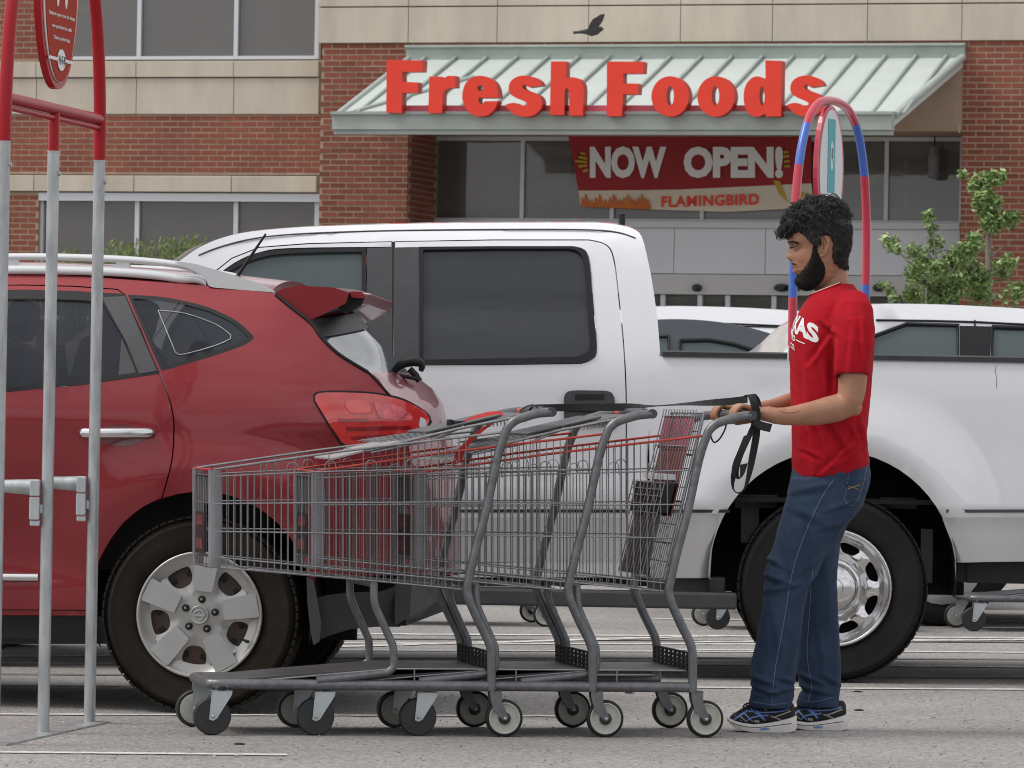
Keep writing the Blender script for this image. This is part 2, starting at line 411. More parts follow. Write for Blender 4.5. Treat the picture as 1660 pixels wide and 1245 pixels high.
M['yellow'] = mat('yellow_print', (0.55, 0.36, 0.06), 0.7)
M['bannertext'] = mat('banner_white_print', (0.85, 0.85, 0.85), 0.7)
M['signplate'] = mat('white_sign_plate', (0.62, 0.63, 0.66), 0.4)
M['teal'] = mat('teal_sign_print', (0.06, 0.36, 0.4), 0.5)
M['orange_plate'] = mat('burnt_red_plate', (0.36, 0.045, 0.025), 0.7, spec=0.1)
M['inkdark'] = mat('dark_ink', (0.05, 0.05, 0.055), 0.7)
# ================================================================== THE GROUND
def ground_pt(px, py, z=0.0):
    r = ray(px, py); t = (z - CP.z) / r.z; return CP + t * r
gm = mat('asphalt', (0.215, 0.203, 0.19), 0.92)
t_ = gm.node_tree; b_ = t_.nodes['Principled BSDF']; lk = t_.links.new
tcn = t_.nodes.new('ShaderNodeTexCoord')
def nz_(scale, detail=4, rough=0.6):
    n = t_.nodes.new('ShaderNodeTexNoise'); n.inputs['Scale'].default_value = scale; n.inputs['Detail'].default_value = detail; n.inputs['Roughness'].default_value = rough; lk(tcn.outputs['Object'], n.inputs['Vector']); return n
def rp_(src, p0, p1, c0, c1):
    r = t_.nodes.new('ShaderNodeValToRGB'); r.color_ramp.elements[0].position = p0; r.color_ramp.elements[1].position = p1; r.color_ramp.elements[0].color = (*c0, 1); r.color_ramp.elements[1].color = (*c1, 1); lk(src, r.inputs[0]); return r.outputs[0]
def mul_(a, b, ty='MULTIPLY', f=1.0):
    m = t_.nodes.new('ShaderNodeMix'); m.data_type = 'RGBA'; m.blend_type = ty; m.inputs[0].default_value = f; lk(a, m.inputs['A']); lk(b, m.inputs['B']); return m.outputs['Result']
base = rp_(nz_(0.9, 6).outputs[0], 0.3, 0.7, (0.245, 0.233, 0.226), (0.30, 0.288, 0.281))
vor = t_.nodes.new('ShaderNodeTexVoronoi'); vor.inputs['Scale'].default_value = 95; lk(tcn.outputs['Object'], vor.inputs['Vector'])
stones = rp_(vor.outputs['Color'], 0.1, 0.9, (0.72, 0.715, 0.71), (1.3, 1.29, 1.285))
spk = rp_(nz_(38, 3).outputs[0], 0.35, 0.68, (0.80, 0.80, 0.80), (1.2, 1.19, 1.18))
pits = rp_(nz_(24, 2).outputs[0], 0.24, 0.31, (0.45, 0.44, 0.43), (1, 1, 1))
crv = t_.nodes.new('ShaderNodeTexVoronoi'); crv.feature = 'DISTANCE_TO_EDGE'; crv.inputs['Scale'].default_value = 0.42
wv = nz_(2.2, 5); wm = mul_(tcn.outputs['Object'], wv.outputs['Color'], 'LINEAR_LIGHT', 0.12); lk(wm, crv.inputs['Vector'])
crk = rp_(crv.outputs[0], 0.0012, 0.004, (0.72, 0.72, 0.72), (1, 1, 1))
stain = rp_(nz_(0.35, 4).outputs[0], 0.33, 0.55, (0.82, 0.82, 0.83), (1.04, 1.04, 1.03))
o = mul_(mul_(mul_(mul_(mul_(base, stones), spk), pits), crk), stain)
lk(o, b_.inputs['Base Color'])
bn = t_.nodes.new('ShaderNodeBump'); bn.inputs['Strength'].default_value = 0.6; bn.inputs['Distance'].default_value = 0.006; lk(vor.outputs['Distance'], bn.inputs['Height']); lk(bn.outputs[0], b_.inputs['Normal'])
g = MB(); g.add([(-1500, -1500, 0), (1500, -1500, 0), (1500, 2500, 0), (-1500, 2500, 0)], [(0, 1, 2, 3)])
ground = struct(g.build('parking_lot', gm))
# painted lines, worn
pm = mat('worn_white_road_paint', (0.5, 0.49, 0.47), 0.8, var=0.5, vs=9, c2=(0.72, 0.71, 0.69)); 
pt = pm.node_tree; n = pt.nodes.new('ShaderNodeTexNoise'); n.inputs['Scale'].default_value = 22; n.inputs['Detail'].default_value = 6
r_ = pt.nodes.new('ShaderNodeValToRGB'); r_.color_ramp.elements[0].position = 0.36; r_.color_ramp.elements[1].position = 0.5; pt.links.new(n.outputs[0], r_.inputs[0]); pt.links.new(r_.outputs[0], pt.nodes['Principled BSDF'].inputs['Alpha'])
pm2 = mat('tar_seam', (0.075, 0.07, 0.066), 0.8, var=0.3, vs=9)
def stripe(a, b, w=0.10, m=pm, name='parking_stripe', z=0.004):
    A = ground_pt(*a, z); B = ground_pt(*b, z); dr = (B - A).normalized(); n_ = Vector((-dr.y, dr.x, 0)) * w / 2; mb = MB()
    N = max(1, int((B - A).length / 0.5)); L1 = []; L2 = []
    for k in range(N + 1):
        p = A + (B - A) * k / N; wob = 1 + 0.12 * noise.noise(p * 3); L1.append(p + n_ * wob); L2.append(p - n_ * wob)
    mb.add(L1 + L2, [(k, k + 1, N + 2 + k, N + 1 + k) for k in range(N)]); return struct(mb.build(name, m))
stripe((-60, 1218), (466, 1223), 0.07)
stripe((-60, 1157), (1000, 1160.5), 0.075)
stripe((900, 1112.5), (1720, 1117.5), 0.09)
stripe((-60, 1109), (190, 1110.5), 0.09)
stripe((-60, 1074), (700, 1077), 0.10)
stripe((1040, 1075.5), (1720, 1081.5), 0.12)
stripe((-60, 1064), (340, 1061), 0.09)
stripe((1060, 1052), (1720, 1058), 0.10)
stripe((500, 1049), (1180, 1030), 0.12)
stripe((540, 1042), (1230, 1044), 0.10)
stripe((480, 1053), (1230, 1056), 0.10)
stripe((560, 1027), (1720, 1034), 0.12)
stripe((1060, 1003), (1720, 1008), 0.14)
stripe((1120, 1040), (1720, 1036), 0.12)
stripe((-60, 1092), (700, 1097), 0.05, pm2, 'tar_seam'); stripe((1080, 1096), (1720, 1099), 0.05, pm2, 'tar_seam')
stripe((500, 1066), (1250, 1066.5), 0.06, pm2, 'tar_seam'); stripe((1130, 1066), (1720, 1069), 0.06, pm2, 'tar_seam')
stripe((540, 1035), (1720, 1041), 0.08, pm2, 'tar_seam')
# small stones and grit lying on the asphalt
gr = MB(); rg = random.Random(3)
for k in range(900):
    px = rg.uniform(-20, 1680); py = 1120 + 130 * rg.random(); p = ground_pt(px, py, 0.0); s_ = rg.uniform(0.0015, 0.004)
    gr.box((p.x, p.y, s_ * 0.4), (s_ * 2, s_ * 2, s_), Matrix.Rotation(rg.random() * 3, 3, 'Z') @ Matrix.Rotation(0.5, 3, 'X'))
o = gr.build('grit', mat('grit_stone', (0.3, 0.28, 0.26), 0.9, var=0.5, vs=5)); o['kind'] = 'stuff'
for px, py in ((1267, 1045), (388, 1207), (1345, 1168), (1390, 1122), (690, 1126), (1020, 1124), (930, 1122), (1392, 1152)):
    mb = MB(); p = ground_pt(px, py, 0); mb.lathe([(0.018, 0), (0.02, 0.003), (0.008, 0.006)], p, 7, 'Z'); struct(mb.build('asphalt_spot', M['dark']))

# ================================================================== STORE BUILDING
B = Frame(830, 800, -16, Y=61.5)
store = frame_thing(B, 'store_building', 'red brick and pale limestone supermarket front with grey framed windows and an awning', 'building')
BR_H, BR_P = 0.0733, 0.214     # course height, brick pitch
def stone_band(poly_px, d, m=M['stone'], t=0.25, name='stone_block', gap=0.012):
    """one limestone block from its pixel rectangle x0,y0,x1,y1"""
    x0, y0, x1, y1 = poly_px; u0, z1 = B.uz(x0, y0, d); u1, z0 = B.uz(x1, y1, d)
    return u0, u1, z0, z1
def block(u0, u1, z0, z1, d0, d1, m, name, par=store, bv=0.0):
    mb = MB(); mb.bb(u0, u1, d0, d1, z0, z1); o = mb.build(name, m, par)
    if bv: bev(o, bv, 1)
    return o
# pillar / wall backing volumes -------------------------------------------------
uPL0, _ = B.uz(518, 300, 0); uPL1, _ = B.uz(660, 300, 0)
uPR0, _ = B.uz(1558, 300, 0); uPR1, _ = B.uz(1760, 300, 0)
_, zStone = B.uz(1000, 67, 0); _, zTop = B.uz(1000, -130, 0)
_, zStrip = B.uz(1000, 80, 0)
DL = 0.55                                  # left wall lies this far behind the pillar face
MT = 0.006                                 # mortar lies this far behind the brick faces
block(uPL0, uPL1, 0, zStone, MT, 2.6, M['mortar'], 'wall_core')
block(uPR0, uPR1, 0, zStone, MT, 2.6, M['mortar'], 'wall_core')
block(uPL1, uPR0, B.uz(1000, 222, 1.3)[1] - 0.0, zStone, MT, 1.2, M['mortar'], 'wall_core')
# bricks -------------------------------------------------------------------------
bm_ = MB(); bm_.bb(-0.0975, 0.0975, -0.0, 0.03, -0.0262, 0.0262); brick_me = bm_.build('brick', M['brick']); bme = brick_me.data; bpy.data.objects.remove(brick_me); bme.name = 'brick'
half = MB(); half.bb(-0.045, 0.045, 0, 0.03, -0.028, 0.028); ho = half.build('brick', M['brick']); hme = ho.data; bpy.data.objects.remove(ho)
nbrick = 0; extra = MB()
def lay(u0, u1, z0, z1, d, single=True, rot=None):
    global nbrick
    k0 = int(math.floor(z0 / BR_H)); k1 = int(math.ceil(z1 / BR_H))
    for k in range(k0, k1):
        zc = (k + 0.5) * BR_H
        if zc - 0.02 < z0 or zc + 0.02 > z1: continue
        sh = BR_P / 2 if k % 2 else 0; j = int(math.floor(u0 / BR_P)) - 1
        while True:
            a = j * BR_P + sh + 0.009; b_ = a + BR_P - 0.018; j += 1
            if a > u1: break
            a2 = max(a, u0); b2 = min(b_, u1)
            if b2 - a2 < 0.035: continue
            jit = random.uniform(-0.002, 0.003)
            if single and nbrick < 300:
                o = link('brick', bme, store); o.location = ((a2 + b2) / 2, d + jit, zc); o.scale = ((b2 - a2) / 0.195, 1, 1); nbrick += 1
            else: extra.bb(a2, b2, d + jit, d + 0.03, zc - 0.0262, zc + 0.0262)
zv = B.uz(600, 372, 0)[1]
lay(uPL0, uPL1, zv, zStone - 0.01, 0.0)
lay(B.uz(1558, 300, 0)[0], B.uz(1662, 300, 0)[0], B.uz(1600, 400, 0)[1], B.uz(1600, 62, 0)[1] - 0.01, 0.0)
lay(B.uz(1558, 300, 0)[0], B.uz(1760, 300, 0)[0], B.uz(1600, 510, 0)[1], B.uz(1600, 400, 0)[1], 0.0, False)
lay(B.uz(1664, 300, 0)[0], B.uz(1760, 300, 0)[0], B.uz(1600, 400, 0)[1], zStone - 0.01, 0.0, False)
lay(uPL1, uPR0, B.uz(1000, 88, 0)[1], zStone - 0.01, 0.0, False)
lay(uPL0, uPL1, B.uz(600, 520, 0)[1], zv, 0.0, False)
# return faces of the pillar beside the recess
for k in range(int(3.0 / BR_H), int(zStone / BR_H) - 1):
    zc = (k + 0.5) * BR_H
    for j in range(6):
        a = 0.06 + j * BR_P + (0.1 if k % 2 else 0)
        if a + 0.19 < 1.3: extra.bb(uPL1 - 0.02, uPL1 + 0.012, a, a + 0.19, zc - 0.028, zc + 0.028)
# left wing, set back
uL0 = B.uz(-140, 300, DL)[0]; uL1 = uPL0 - 0.003
def zl(y, d=DL): return B.uz(260, y, d)[1]
block(uL0, uL1, zl(283) , zl(185), DL + MT, DL + 1.0, M['mortar'], 'wall_core')
lay(uL0, uL1, zl(283), zl(185), DL, False)
uJ = B.uz(62, 350, DL)[0]
block(uL0, uJ, 0, zl(312), DL + MT, DL + 1.0, M['mortar'], 'wall_core'); lay(uL0, uJ, zl(430), zl(312), DL, False)
uJ2 = B.uz(62, 50, DL)[0]
block(uL0, uJ2, zl(99), zl(-60), DL + MT, DL + 1.0, M['mortar'], 'wall_core'); lay(uL0, uJ2, zl(99), zl(-30), DL, False)
o = extra.build('brick', M['brick'], store); o['kind'] = 'stuff'
# limestone blocks with recessed joints --------------------------------------------
block(uPL0 - 0.002, uPR1, zStone, zTop, 0.02, 2.5, M['joint'], 'stone_backing')
xs = [516, 663, 807, 955, 1104, 1253, 1407, 1560, 1710]; ys = [B.uz(1000, y, 0)[1] for y in (68, 8, -60)]
for a, b in zip(xs, xs[1:]):
    ua = B.uz(a, 40, 0)[0]; ub = B.uz(b, 40, 0)[0]
    block(ua + 0.004, ub - 0.004, ys[0], ys[1] - 0.018, -0.03, 0.1, M['stone'], 'stone_block', bv=0.004)
    block(ua + 0.004, ub - 0.004, ys[1], ys[2], -0.03, 0.1, M['stone'], 'stone_block', bv=0.004)
block(uL0, uL1, zl(184), zl(99), DL + 0.03, DL + 0.9, M['joint'], 'stone_backing')
block(uL0, uL1, zl(312), zl(284), DL + 0.03, DL + 0.9, M['joint'], 'stone_backing')
for a, b in zip([-140, -98, 60, 222, 380, 518], [-99, 60, 222, 380, 518]):
    ua = B.uz(a, 140, DL)[0]; ub = min(B.uz(b, 140, DL)[0], uL1)
    block(ua + 0.004, ub - 0.004, zl(127) + 0.014, zl(100), DL - 0.05, DL + 0.3, M['stone'], 'stone_block', bv=0.004)
    block(ua + 0.004, ub - 0.004, zl(185), zl(127), DL - 0.02, DL + 0.3, M['stone'], 'stone_block', bv=0.004)
    block(ua + 0.004, ub - 0.004, zl(311), zl(285), DL - 0.05, DL + 0.3, M['stone'], 'stone_block', bv=0.006)
# windows ----------------------------------------------------------------------------
def window(x0, x1, y0, y1, d, mull, ref_x, fw=0.055, hbar=()):
    u0, z1 = B.uz(x0, y0, d)[0], B.uz(ref_x, y0, d)[1]; u1, z0 = B.uz(x1, y1, d)[0], B.uz(ref_x, y1, d)[1]
    mb = MB(); ms = [B.uz(x, (y0 + y1) / 2, d)[0] for x in mull]
    for u in [u0 + fw / 2] + ms + [u1 - fw / 2]: mb.bb(u - fw / 2, u + fw / 2, d - 0.05, d + 0.05, z0, z1)
    mb.bb(u0 + fw, u1 - fw, d - 0.047, d + 0.05, z1 - fw, z1); mb.bb(u0 + fw, u1 - fw, d - 0.047, d + 0.05, z0, z0 + fw * 0.8)
    w = mb.build('window', M['frame'], store); edges = [u0] + ms + [u1]
    for a, b in zip(edges, edges[1:]):
        p = MB(); p.bb(a + 0.01, b - 0.01, d + 0.0, d + 0.012, z0 + 0.01, z1 - 0.01); p.build('pane', M['winglass'], w)
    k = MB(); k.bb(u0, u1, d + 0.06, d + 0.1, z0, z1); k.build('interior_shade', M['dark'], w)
    return w
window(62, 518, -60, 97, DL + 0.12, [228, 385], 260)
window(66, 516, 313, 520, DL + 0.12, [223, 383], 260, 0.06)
DW = 1.3
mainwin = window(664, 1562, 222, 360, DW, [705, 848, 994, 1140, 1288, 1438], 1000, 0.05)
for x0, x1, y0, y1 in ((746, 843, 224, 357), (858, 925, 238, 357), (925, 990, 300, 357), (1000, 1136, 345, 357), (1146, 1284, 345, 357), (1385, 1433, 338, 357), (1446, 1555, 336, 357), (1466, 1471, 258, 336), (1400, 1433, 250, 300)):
    a = B.uz(x0, y0, DW + .03); b = B.uz(x1, y1, DW + .03); q = MB(); q.bb(a[0], b[0], DW + .025, DW + .05, b[1], a[1]); q.build('reflection_panel', M['pale_reflection'], mainwin)  # pale panels behind the glass: bright reflections put in as colour
# header tube over the lower left windows
block(uL0 + (uJ - uL0), uL1, zl(326), zl(313), DL + 0.0, DL + 0.1, M['frame'], 'window_head')
# sill band, grey wall panels, door zone
uA = B.uz(664, 380, DW)[0]; uBq = B.uz(1558, 380, DW)[0]
zc = lambda y: B.uz(1300, y, DW)[1]
block(uA, uBq, zc(371), zc(361), DW - 0.12, DW + 0.1, M['frame'], 'sill_band')
for a, b in zip([664, 800, 948, 1094, 1242, 1400], [800, 948, 1094, 1242, 1400, 1557]):
    ua, ub = B.uz(a, 400, DW)[0], B.uz(b, 400, DW)[0]
    block(ua + 0.004, ub - 0.004, zc(446) + 0.006, zc(371.5), DW - 0.04, DW + 0.1, M['panelgrey'], 'wall_panel')
block(uA, uBq, zc(446), zc(371), DW + 0.0, DW + 0.1, M['joint'], 'panel_backing')
block(uA, uBq, zc(479), zc(446.5), DW - 0.05, DW + 0.1, M['panelpale'], 'door_head')
block(uA, uBq, 0, zc(479.5), DW + 0.1, DW + 0.2, M['winglass'], 'entrance_door')
for x in (1070, 1130, 1175, 1250, 1330, 1440):
    u = B.uz(x, 490, DW)[0]; block(u, u + 0.06, 0, zc(480), DW + 0.02, DW + 0.09, M['frame'], 'door_frame')
for x, w in ((1131, 7), (1268, 11), (1288, 10), (1425, 8)):
    u, z = B.uz(x, 468, DW - 0.05); hw = w / 130
    mb = MB(); mb.loft([[(u + hw * 1.1 * s * math.cos(a), DW - 0.05 - 0.13 * q, z + (0.05 * s) * math.sin(a) + 0.01) for a in [k * math.pi / 6 for k in range(12)]] for q, s in ((0, 1), (0.6, 1), (1, 0.6))]); mb.build('wall_lamp', M['lamp_dark'], store)
# roof mass behind
block(uL0, uPR1, 0, zTop, 2.9, 3.2, M['stone'], 'rear_wall')
# awning: sloping standing-seam roof on the wall, projecting towards the viewer ------------
AD = -3.3
eu0, _ = B.uz(545, 205, AD); eu1, _ = B.uz(1450, 205, AD)
zf = lambda y: B.uz(1000, y, AD)[1]
zft, zfb = zf(187), zf(219); bu0 = eu0; bu1 = eu1
ru0 = B.uz(665, 90, 0)[0]; ru1 = B.uz(1563, 90, 0)[0]; zrt = B.uz(1000, 77, 0)[1]; zrb = B.uz(1000, 95, 0)[1]
aw = MB()
aw.add([(eu0, AD, zft), (eu1, AD, zft), (ru1, -0.06, zrb), (ru0, -0.06, zrb)], [(0, 1, 2, 3)])

aw.add([(eu0, AD, zft), (ru0, -0.06, zrb), (ru0, -0.06, zrb - .05), (eu0, AD, zft - .05)], [(0, 1, 2, 3)]); aw.add([(eu1, AD, zft), (ru1, -0.06, zrb), (ru1, -0.06, zrb - .12), (eu1, AD, zft - .12)], [(3, 2, 1, 0)])
awn = aw.build('awning', M['awning'], store)
def awn_part(name, f, m=M['awning_side']):
    mb = MB(); f(mb); return mb.build(name, m, awn)
awn_part('fascia', lambda m: (m.bb(eu0, eu1, AD - 0.16, AD + 0.0, zfb + 0.055, zft + 0.0), m.bb(eu0 + 0.01, eu1 - 0.01, AD - 0.12, AD, zfb, zfb + 0.052), m.bb(eu0 - 0.01, eu1 + 0.01, AD - 0.2, AD + 0.02, zft, zft + 0.035)))
awn_part('ridge_cap', lambda m: (m.bb(ru0 - 0.02, ru1 + 0.02, -0.1, 0.0, zrb - 0.02, zrt), m.bb(ru0 - 0.03, ru1 + 0.03, -0.15, 0.0, zrt, zrt + 0.03)))
for k in range(31):
    xr = 470 + (k - 4) * 49.7 * 0 ; xb = 790 + (k - 6) * 49.7          # ridge pixel of each seam
    ur = B.uz(xb, 96, -0.06)[0]; t = (ur - ru0) / (ru1 - ru0)
    if t < -0.15 or t > 0.985: continue
    ue = ur - (ru0 - eu0) * 1.0
    if t < 0: continue
    def f(m, ue=ue, ur=ur): m.tube([(ue, AD + 0.03, zft + 0.02), (ur, -0.1, zrb + 0.02)], 0.022, 5)
    awn_part('standing_seam', f)
for x in (553, ):
    ue = eu0 + 0.12
    awn_part('standing_seam', lambda m: m.tube([(ue, AD + 0.03, zft + 0.02), (ue + 0.95, -1.2, zft + (zrb - zft) * 0.64 + 0.02)], 0.028, 5))
awn_part('rake_edge', lambda m: m.tube([(eu1, AD, zft), (ru1, -0.08, zrb)], 0.05, 6)); awn_part('rake_edge', lambda m: m.tube([(eu0, AD, zft), (ru0, -0.08, zrb)], 0.04, 6))
pw = B.P(1557, 210, 0.0)
awn_part('tie_bar', lambda m: m.bb(eu1 + 0.15, pw.x, -0.12, -0.06, pw.z - 0.05, pw.z + 0.05))

# ================================================================== STORE SIGN
SD = AD - 0.1
sg = frame_thing(B, 'store_sign', 'bright red channel letters reading Fresh Foods along the awning edge', 'sign')
def zpx(ox, oy, sc, P_): return [(ox + x / sc, oy + y / sc) for x, y in P_]
sF = [(75, 76), (340, 80), (335, 162), (190, 164), (190, 236), (305, 240), (300, 315), (188, 316), (186, 462), (72, 460)]
sr = [(385, 198), (470, 198), (478, 220), (520, 192), (575, 193), (575, 277), (530, 279), (495, 298), (482, 330), (478, 464), (378, 463)]
se = cat([(890, 352), (885, 300), (860, 240), (810, 203), (755, 192), (700, 203), (650, 245), (626, 320), (630, 385), (660, 440), (705, 478), (757, 487), (815, 475), (862, 430), (886, 375)], 4)
se_ = se + [(785, 377), (778, 396), (757, 398), (743, 380), (743, 352)]
seh = circ(757, 282, 23, 12, 20)
ss = cat([(1205, 262), (1190, 232), (1150, 205), (1085, 190), (1020, 200), (975, 235), (961, 285), (975, 325), (1015, 352), (1075, 378), (1095, 395), (1078, 408), (1040, 402), (1000, 388), (940, 404), (965, 440), (1010, 475), (1075, 490), (1140, 480), (1187, 445), (1207, 398), (1196, 350), (1160, 322), (1105, 302), (1072, 285), (1062, 268), (1078, 256), (1110, 276)], 3)
sh = [(1270, 88), (1380, 88), (1380, 212)] + cat([(1382, 212), (1420, 202), (1470, 214), (1500, 250), (1508, 300)], 4) + [(1502, 482), (1402, 482), (1402, 310), (1392, 284), (1380, 284), (1370, 310), (1366, 477), (1262, 477)]
sF2 = [(62, 88), (330, 90), (325, 174), (180, 176), (180, 247), (292, 249), (288, 326), (180, 327), (170, 486), (60, 485)]
sd_ = [(1215, 80), (1335, 84), (1328, 486), (1220, 488), (1212, 468)] + cat([(1208, 468), (1160, 490), (1100, 472), (1066, 415), (1056, 340), (1070, 265), (1110, 212), (1160, 196), (1215, 216)], 4)[0:]
letters = [(610, sF, []), (610, sr, []), (610, se_, [seh]), (610, ss, []), (610, sh, []),
           (970, sF2, []), (970, circ(522, 342, 137, 36, 147), [circ(522, 338, 27, 20, 72)]), (970, circ(855, 342, 136, 36, 147), [circ(852, 338, 27, 20, 72)]), (970, sd_, [circ(1190, 340, 19, 16, 70)])]
letters.append((970, [(x + 434, y) for x, y in ss], []))
for ox, P_, H_ in letters:
    q = B.S([p for p in zpx(ox, 80, 4.486, P_)]); 
    def cv(PP): return [B.uz(x, y, SD - 0.22) for x, y in zpx(ox, 80, 4.486, PP)]
    V, T, lo = tri2d(cv(P_), [cv(h) for h in H_], None); mb = MB()
    mb.cur = 0; mb.add([(u, SD - 0.22, z) for u, z in V], T); mb.cur = 1
    for lp in lo:
        n = len(lp); mb.add([(u, SD - 0.22, z) for u, z in lp] + [(u, SD - 0.04, z) for u, z in lp], [(i, (i + 1) % n, n + (i + 1) % n, n + i) for i in range(n)])
    mb.build('letter', [M['signred'], M['signside']], sg)
a = B.P(628, 170, SD); b = B.P(1345, 186, SD); mb = MB(); mb.bb(a.x, b.x, SD - 0.03, SD + 0.08, b.z, B.uz(1000, 171, SD)[1]); mb.build('raceway', M['raceway'], sg)

# ================================================================== BANNER IN THE WINDOW
BD = DW - 0.09
ban = frame_thing(B, 'banner', 'maroon NOW OPEN banner with flames hanging across the store windows', 'banner')
def bpx(x, y): return 900 + x / 3.952, 210 + y / 3.952
def cb(x, y, d=BD): return B.uz(*bpx(x, y), d)
mb = MB(); V, T, lo = tri2d([cb(85, 35), cb(1640, 35), cb(1640, 345), cb(800, 385), cb(150, 392)], [], 0.25)
fw = lambda u, z: BD + 0.012 * math.sin(u * 5 + z * 2)
mb.add([(u, fw(u, z), z) for u, z in V], T, True); mb.add([(u, fw(u, z) + 0.004, z) for u, z in V], T, True); mb.build('banner_cloth', M['banner'], ban)
mb = MB(); V, T, lo = tri2d([cb(150, 392), cb(800, 385), cb(1640, 345), cb(1660, 500), cb(1100, 528), cb(165, 497)], [], 0.25)
mb.add([(u, fw(u, z), z) for u, z in V], T, True); mb.build('cream_band', M['cream'], ban)
def btext(mb, s, x0, x1, y0, y1, off, sp=1.0, yr=0, off_d=0.02):
    me = text_mesh(s, 1.0, off, 0, 'LEFT', sp); bm = bmesh.new(); bm.from_mesh(me); bmesh.ops.triangulate(bm, faces=bm.faces)
    X = [v.co.x for v in bm.verts]; Y_ = [v.co.y for v in bm.verts]; a, b, c, d = min(X), max(X), min(Y_), max(Y_); vs = []; bm.verts.index_update()
    for v in bm.verts:
        tx = (v.co.x - a) / (b - a); ty = (v.co.y - c) / (d - c)
        u, z = cb(x0 + tx * (x1 - x0), y1 + (y0 - y1) * ty + yr * tx, BD - off_d); vs.append((u, BD - off_d, z))
    mb.add(vs, [[v.index for v in f.verts] for f in bm.faces]); bm.free()
mb = MB(); btext(mb, 'NOW', 222, 712, 107, 312, 0.055); mb.build('lettering', M['bannertext'], ban); mb = MB(); btext(mb, 'OPEN!', 822, 1460, 107, 312, 0.055); mb.build('lettering', M['bannertext'], ban)
mb = MB(); btext(mb, 'FLAMINGBIRD', 680, 1305, 428, 500, 0.03, 1.08, -18); mb.build('lettering', M['signred'], ban)
mb = MB()
for p, q in (((165, 145), (195, 158)), ((155, 175), (205, 185)), ((130, 200), (205, 208)), ((150, 235), (205, 228)), ((178, 268), (210, 255)), ((1465, 145), (1495, 140)), ((1462, 175), (1500, 165)), ((1468, 205), (1505, 200)), ((1470, 235), (1505, 232))):
    mb = MB(); a = cb(*p, BD - .02); b = cb(*q, BD - .02); mb.tube([(a[0], BD - .02, a[1]), (b[0], BD - .02, b[1])], 0.022, 4); mb.build('yellow_ray', M['yellow'], ban)
mb = MB(); P_ = [(165, 496)]
for k in range(5):
    x = 165 + k * 90
    P_ += [(x + 4, 430), (x + 22, 455), (x + 28, 408), (x + 45, 440), (x + 58, 468), (x + 70, 440), (x + 82, 480)] if k < 5 else []
P_ += [(612, 512)]
V, T, lo = tri2d([cb(x, y, BD - .015) for x, y in P_], [], None); mb.add([(u, BD - .018, z) for u, z in V], T); mb.build('flames', M['flame'], ban)
mb = MB()
for P_, in (([(1395, 325), (1440, 330), (1495, 470), (1440, 420)],), ([(1545, 400), (1610, 405), (1640, 430), (1560, 440)],)):
    mb = MB()
    V, T, lo = tri2d([cb(x, y, BD - .015) for x, y in P_], [], None); mb.add([(u, BD - .018, z) for u, z in V], T); mb.build('yellow_streak', M['yellow'], ban)
# wrapped grey object hanging in the right-hand window
hp = B.P(1515, 240, DW - 0.25); hl = frame_thing(B, 'hanging_object', 'small grey wrapped object hanging in the right-hand window under the awning', 'light fitting')
mb = MB(); mb.tube([(hp.x, DW - 0.25, hp.z + 0.4), (hp.x, DW - 0.25, hp.z)], 0.01, 5); mb.build('hanger', M['dark'], hl)
mb = MB(); pr = [(0.05, 0), (0.07, -0.03), (0.055, -0.07), (0.075, -0.1), (0.085, -0.25), (0.07, -0.29), (0.09, -0.33), (0.07, -0.39), (0.03, -0.4)]
mb.lathe(pr, (hp.x, DW - 0.25, hp.z + 0.02), 12, 'Z'); mb.build('wrapping', M['cartplastic'], hl)

# ================================================================== PLANTS BY THE STORE
def leaf_cloud(mb, c, rad, n, size, rnd):
    n = int(n * .9); rad = (rad[0] * 1.12, rad[1], rad[2] * 1.12)
    for _ in range(n):
        a = Vector((rnd.gauss(0, 1), rnd.gauss(0, 1), rnd.gauss(0, 1))).normalized() * rnd.random() ** 0.5
        p = Vector(c) + Vector((a.x * rad[0], a.y * rad[1], a.z * rad[2]))
        s_ = size * rnd.uniform(0.6, 1.35); d1 = Vector((rnd.uniform(-1, 1), rnd.uniform(-1, 1), rnd.uniform(-.7, .5))).normalized(); d2 = d1.cross(Vector((rnd.uniform(-1, 1), rnd.uniform(-1, 1), 1))).normalized()
        mb.add([p - d1 * s_, p + d2 * s_ * 0.42, p + d1 * s_, p - d2 * s_ * 0.42], [(0, 1, 2, 3)])
TF = Frame(1600, 800, -16, Y=55.5)
tr = frame_thing(TF, 'tree', 'slender young tree with bright green leaves against the right brick pillar', 'tree')
rn = random.Random(5); mb = MB()
def T_(x, y, d=0): return TF.P(x, y, d)
b0 = T_(1603, 497); b0.z = 0
mb.tube([b0, T_(1603, 430), T_(1600, 350), T_(1597, 300)], [0.05, 0.04, 0.025, 0.012], 7)
for a, b in (((1602, 420), (1640, 390)), ((1602, 470), (1560, 430)), ((1600, 350), (1625, 330)), ((1602, 450), (1630, 430))): mb.tube([T_(*a), T_(*b)], [0.02, 0.008], 5)
mb.build('trunk', M['bark'], tr); mb = MB()
for x, y, r, n in ((1600, 330, 20, 320), (1590, 300, 17, 170), (1615, 288, 14, 120), (1608, 360, 18, 190), (1636, 358, 13, 90), (1645, 352, 9, 50), (1560, 283, 7, 30), (1622, 440, 16, 120), (1635, 425, 12, 80), (1650, 470, 12, 70), (1600, 400, 10, 24), (1640, 480, 16, 60)):
    c = T_(x, y, rn.uniform(-.2, .2)); leaf_cloud(mb, c, (r / 125, r / 150, r / 125), int(n * 2), 0.042, rn)
mb.build('crown', M['leaf'], tr)
SF = Frame(1530, 800, -16, Y=54.5)
sh_ = frame_thing(SF, 'shrub', 'loose green leafy bush in front of the grey wall panels behind the white vehicles', 'shrub')
mb = MB(); base_ = SF.P(1525, 520); base_.z = 0
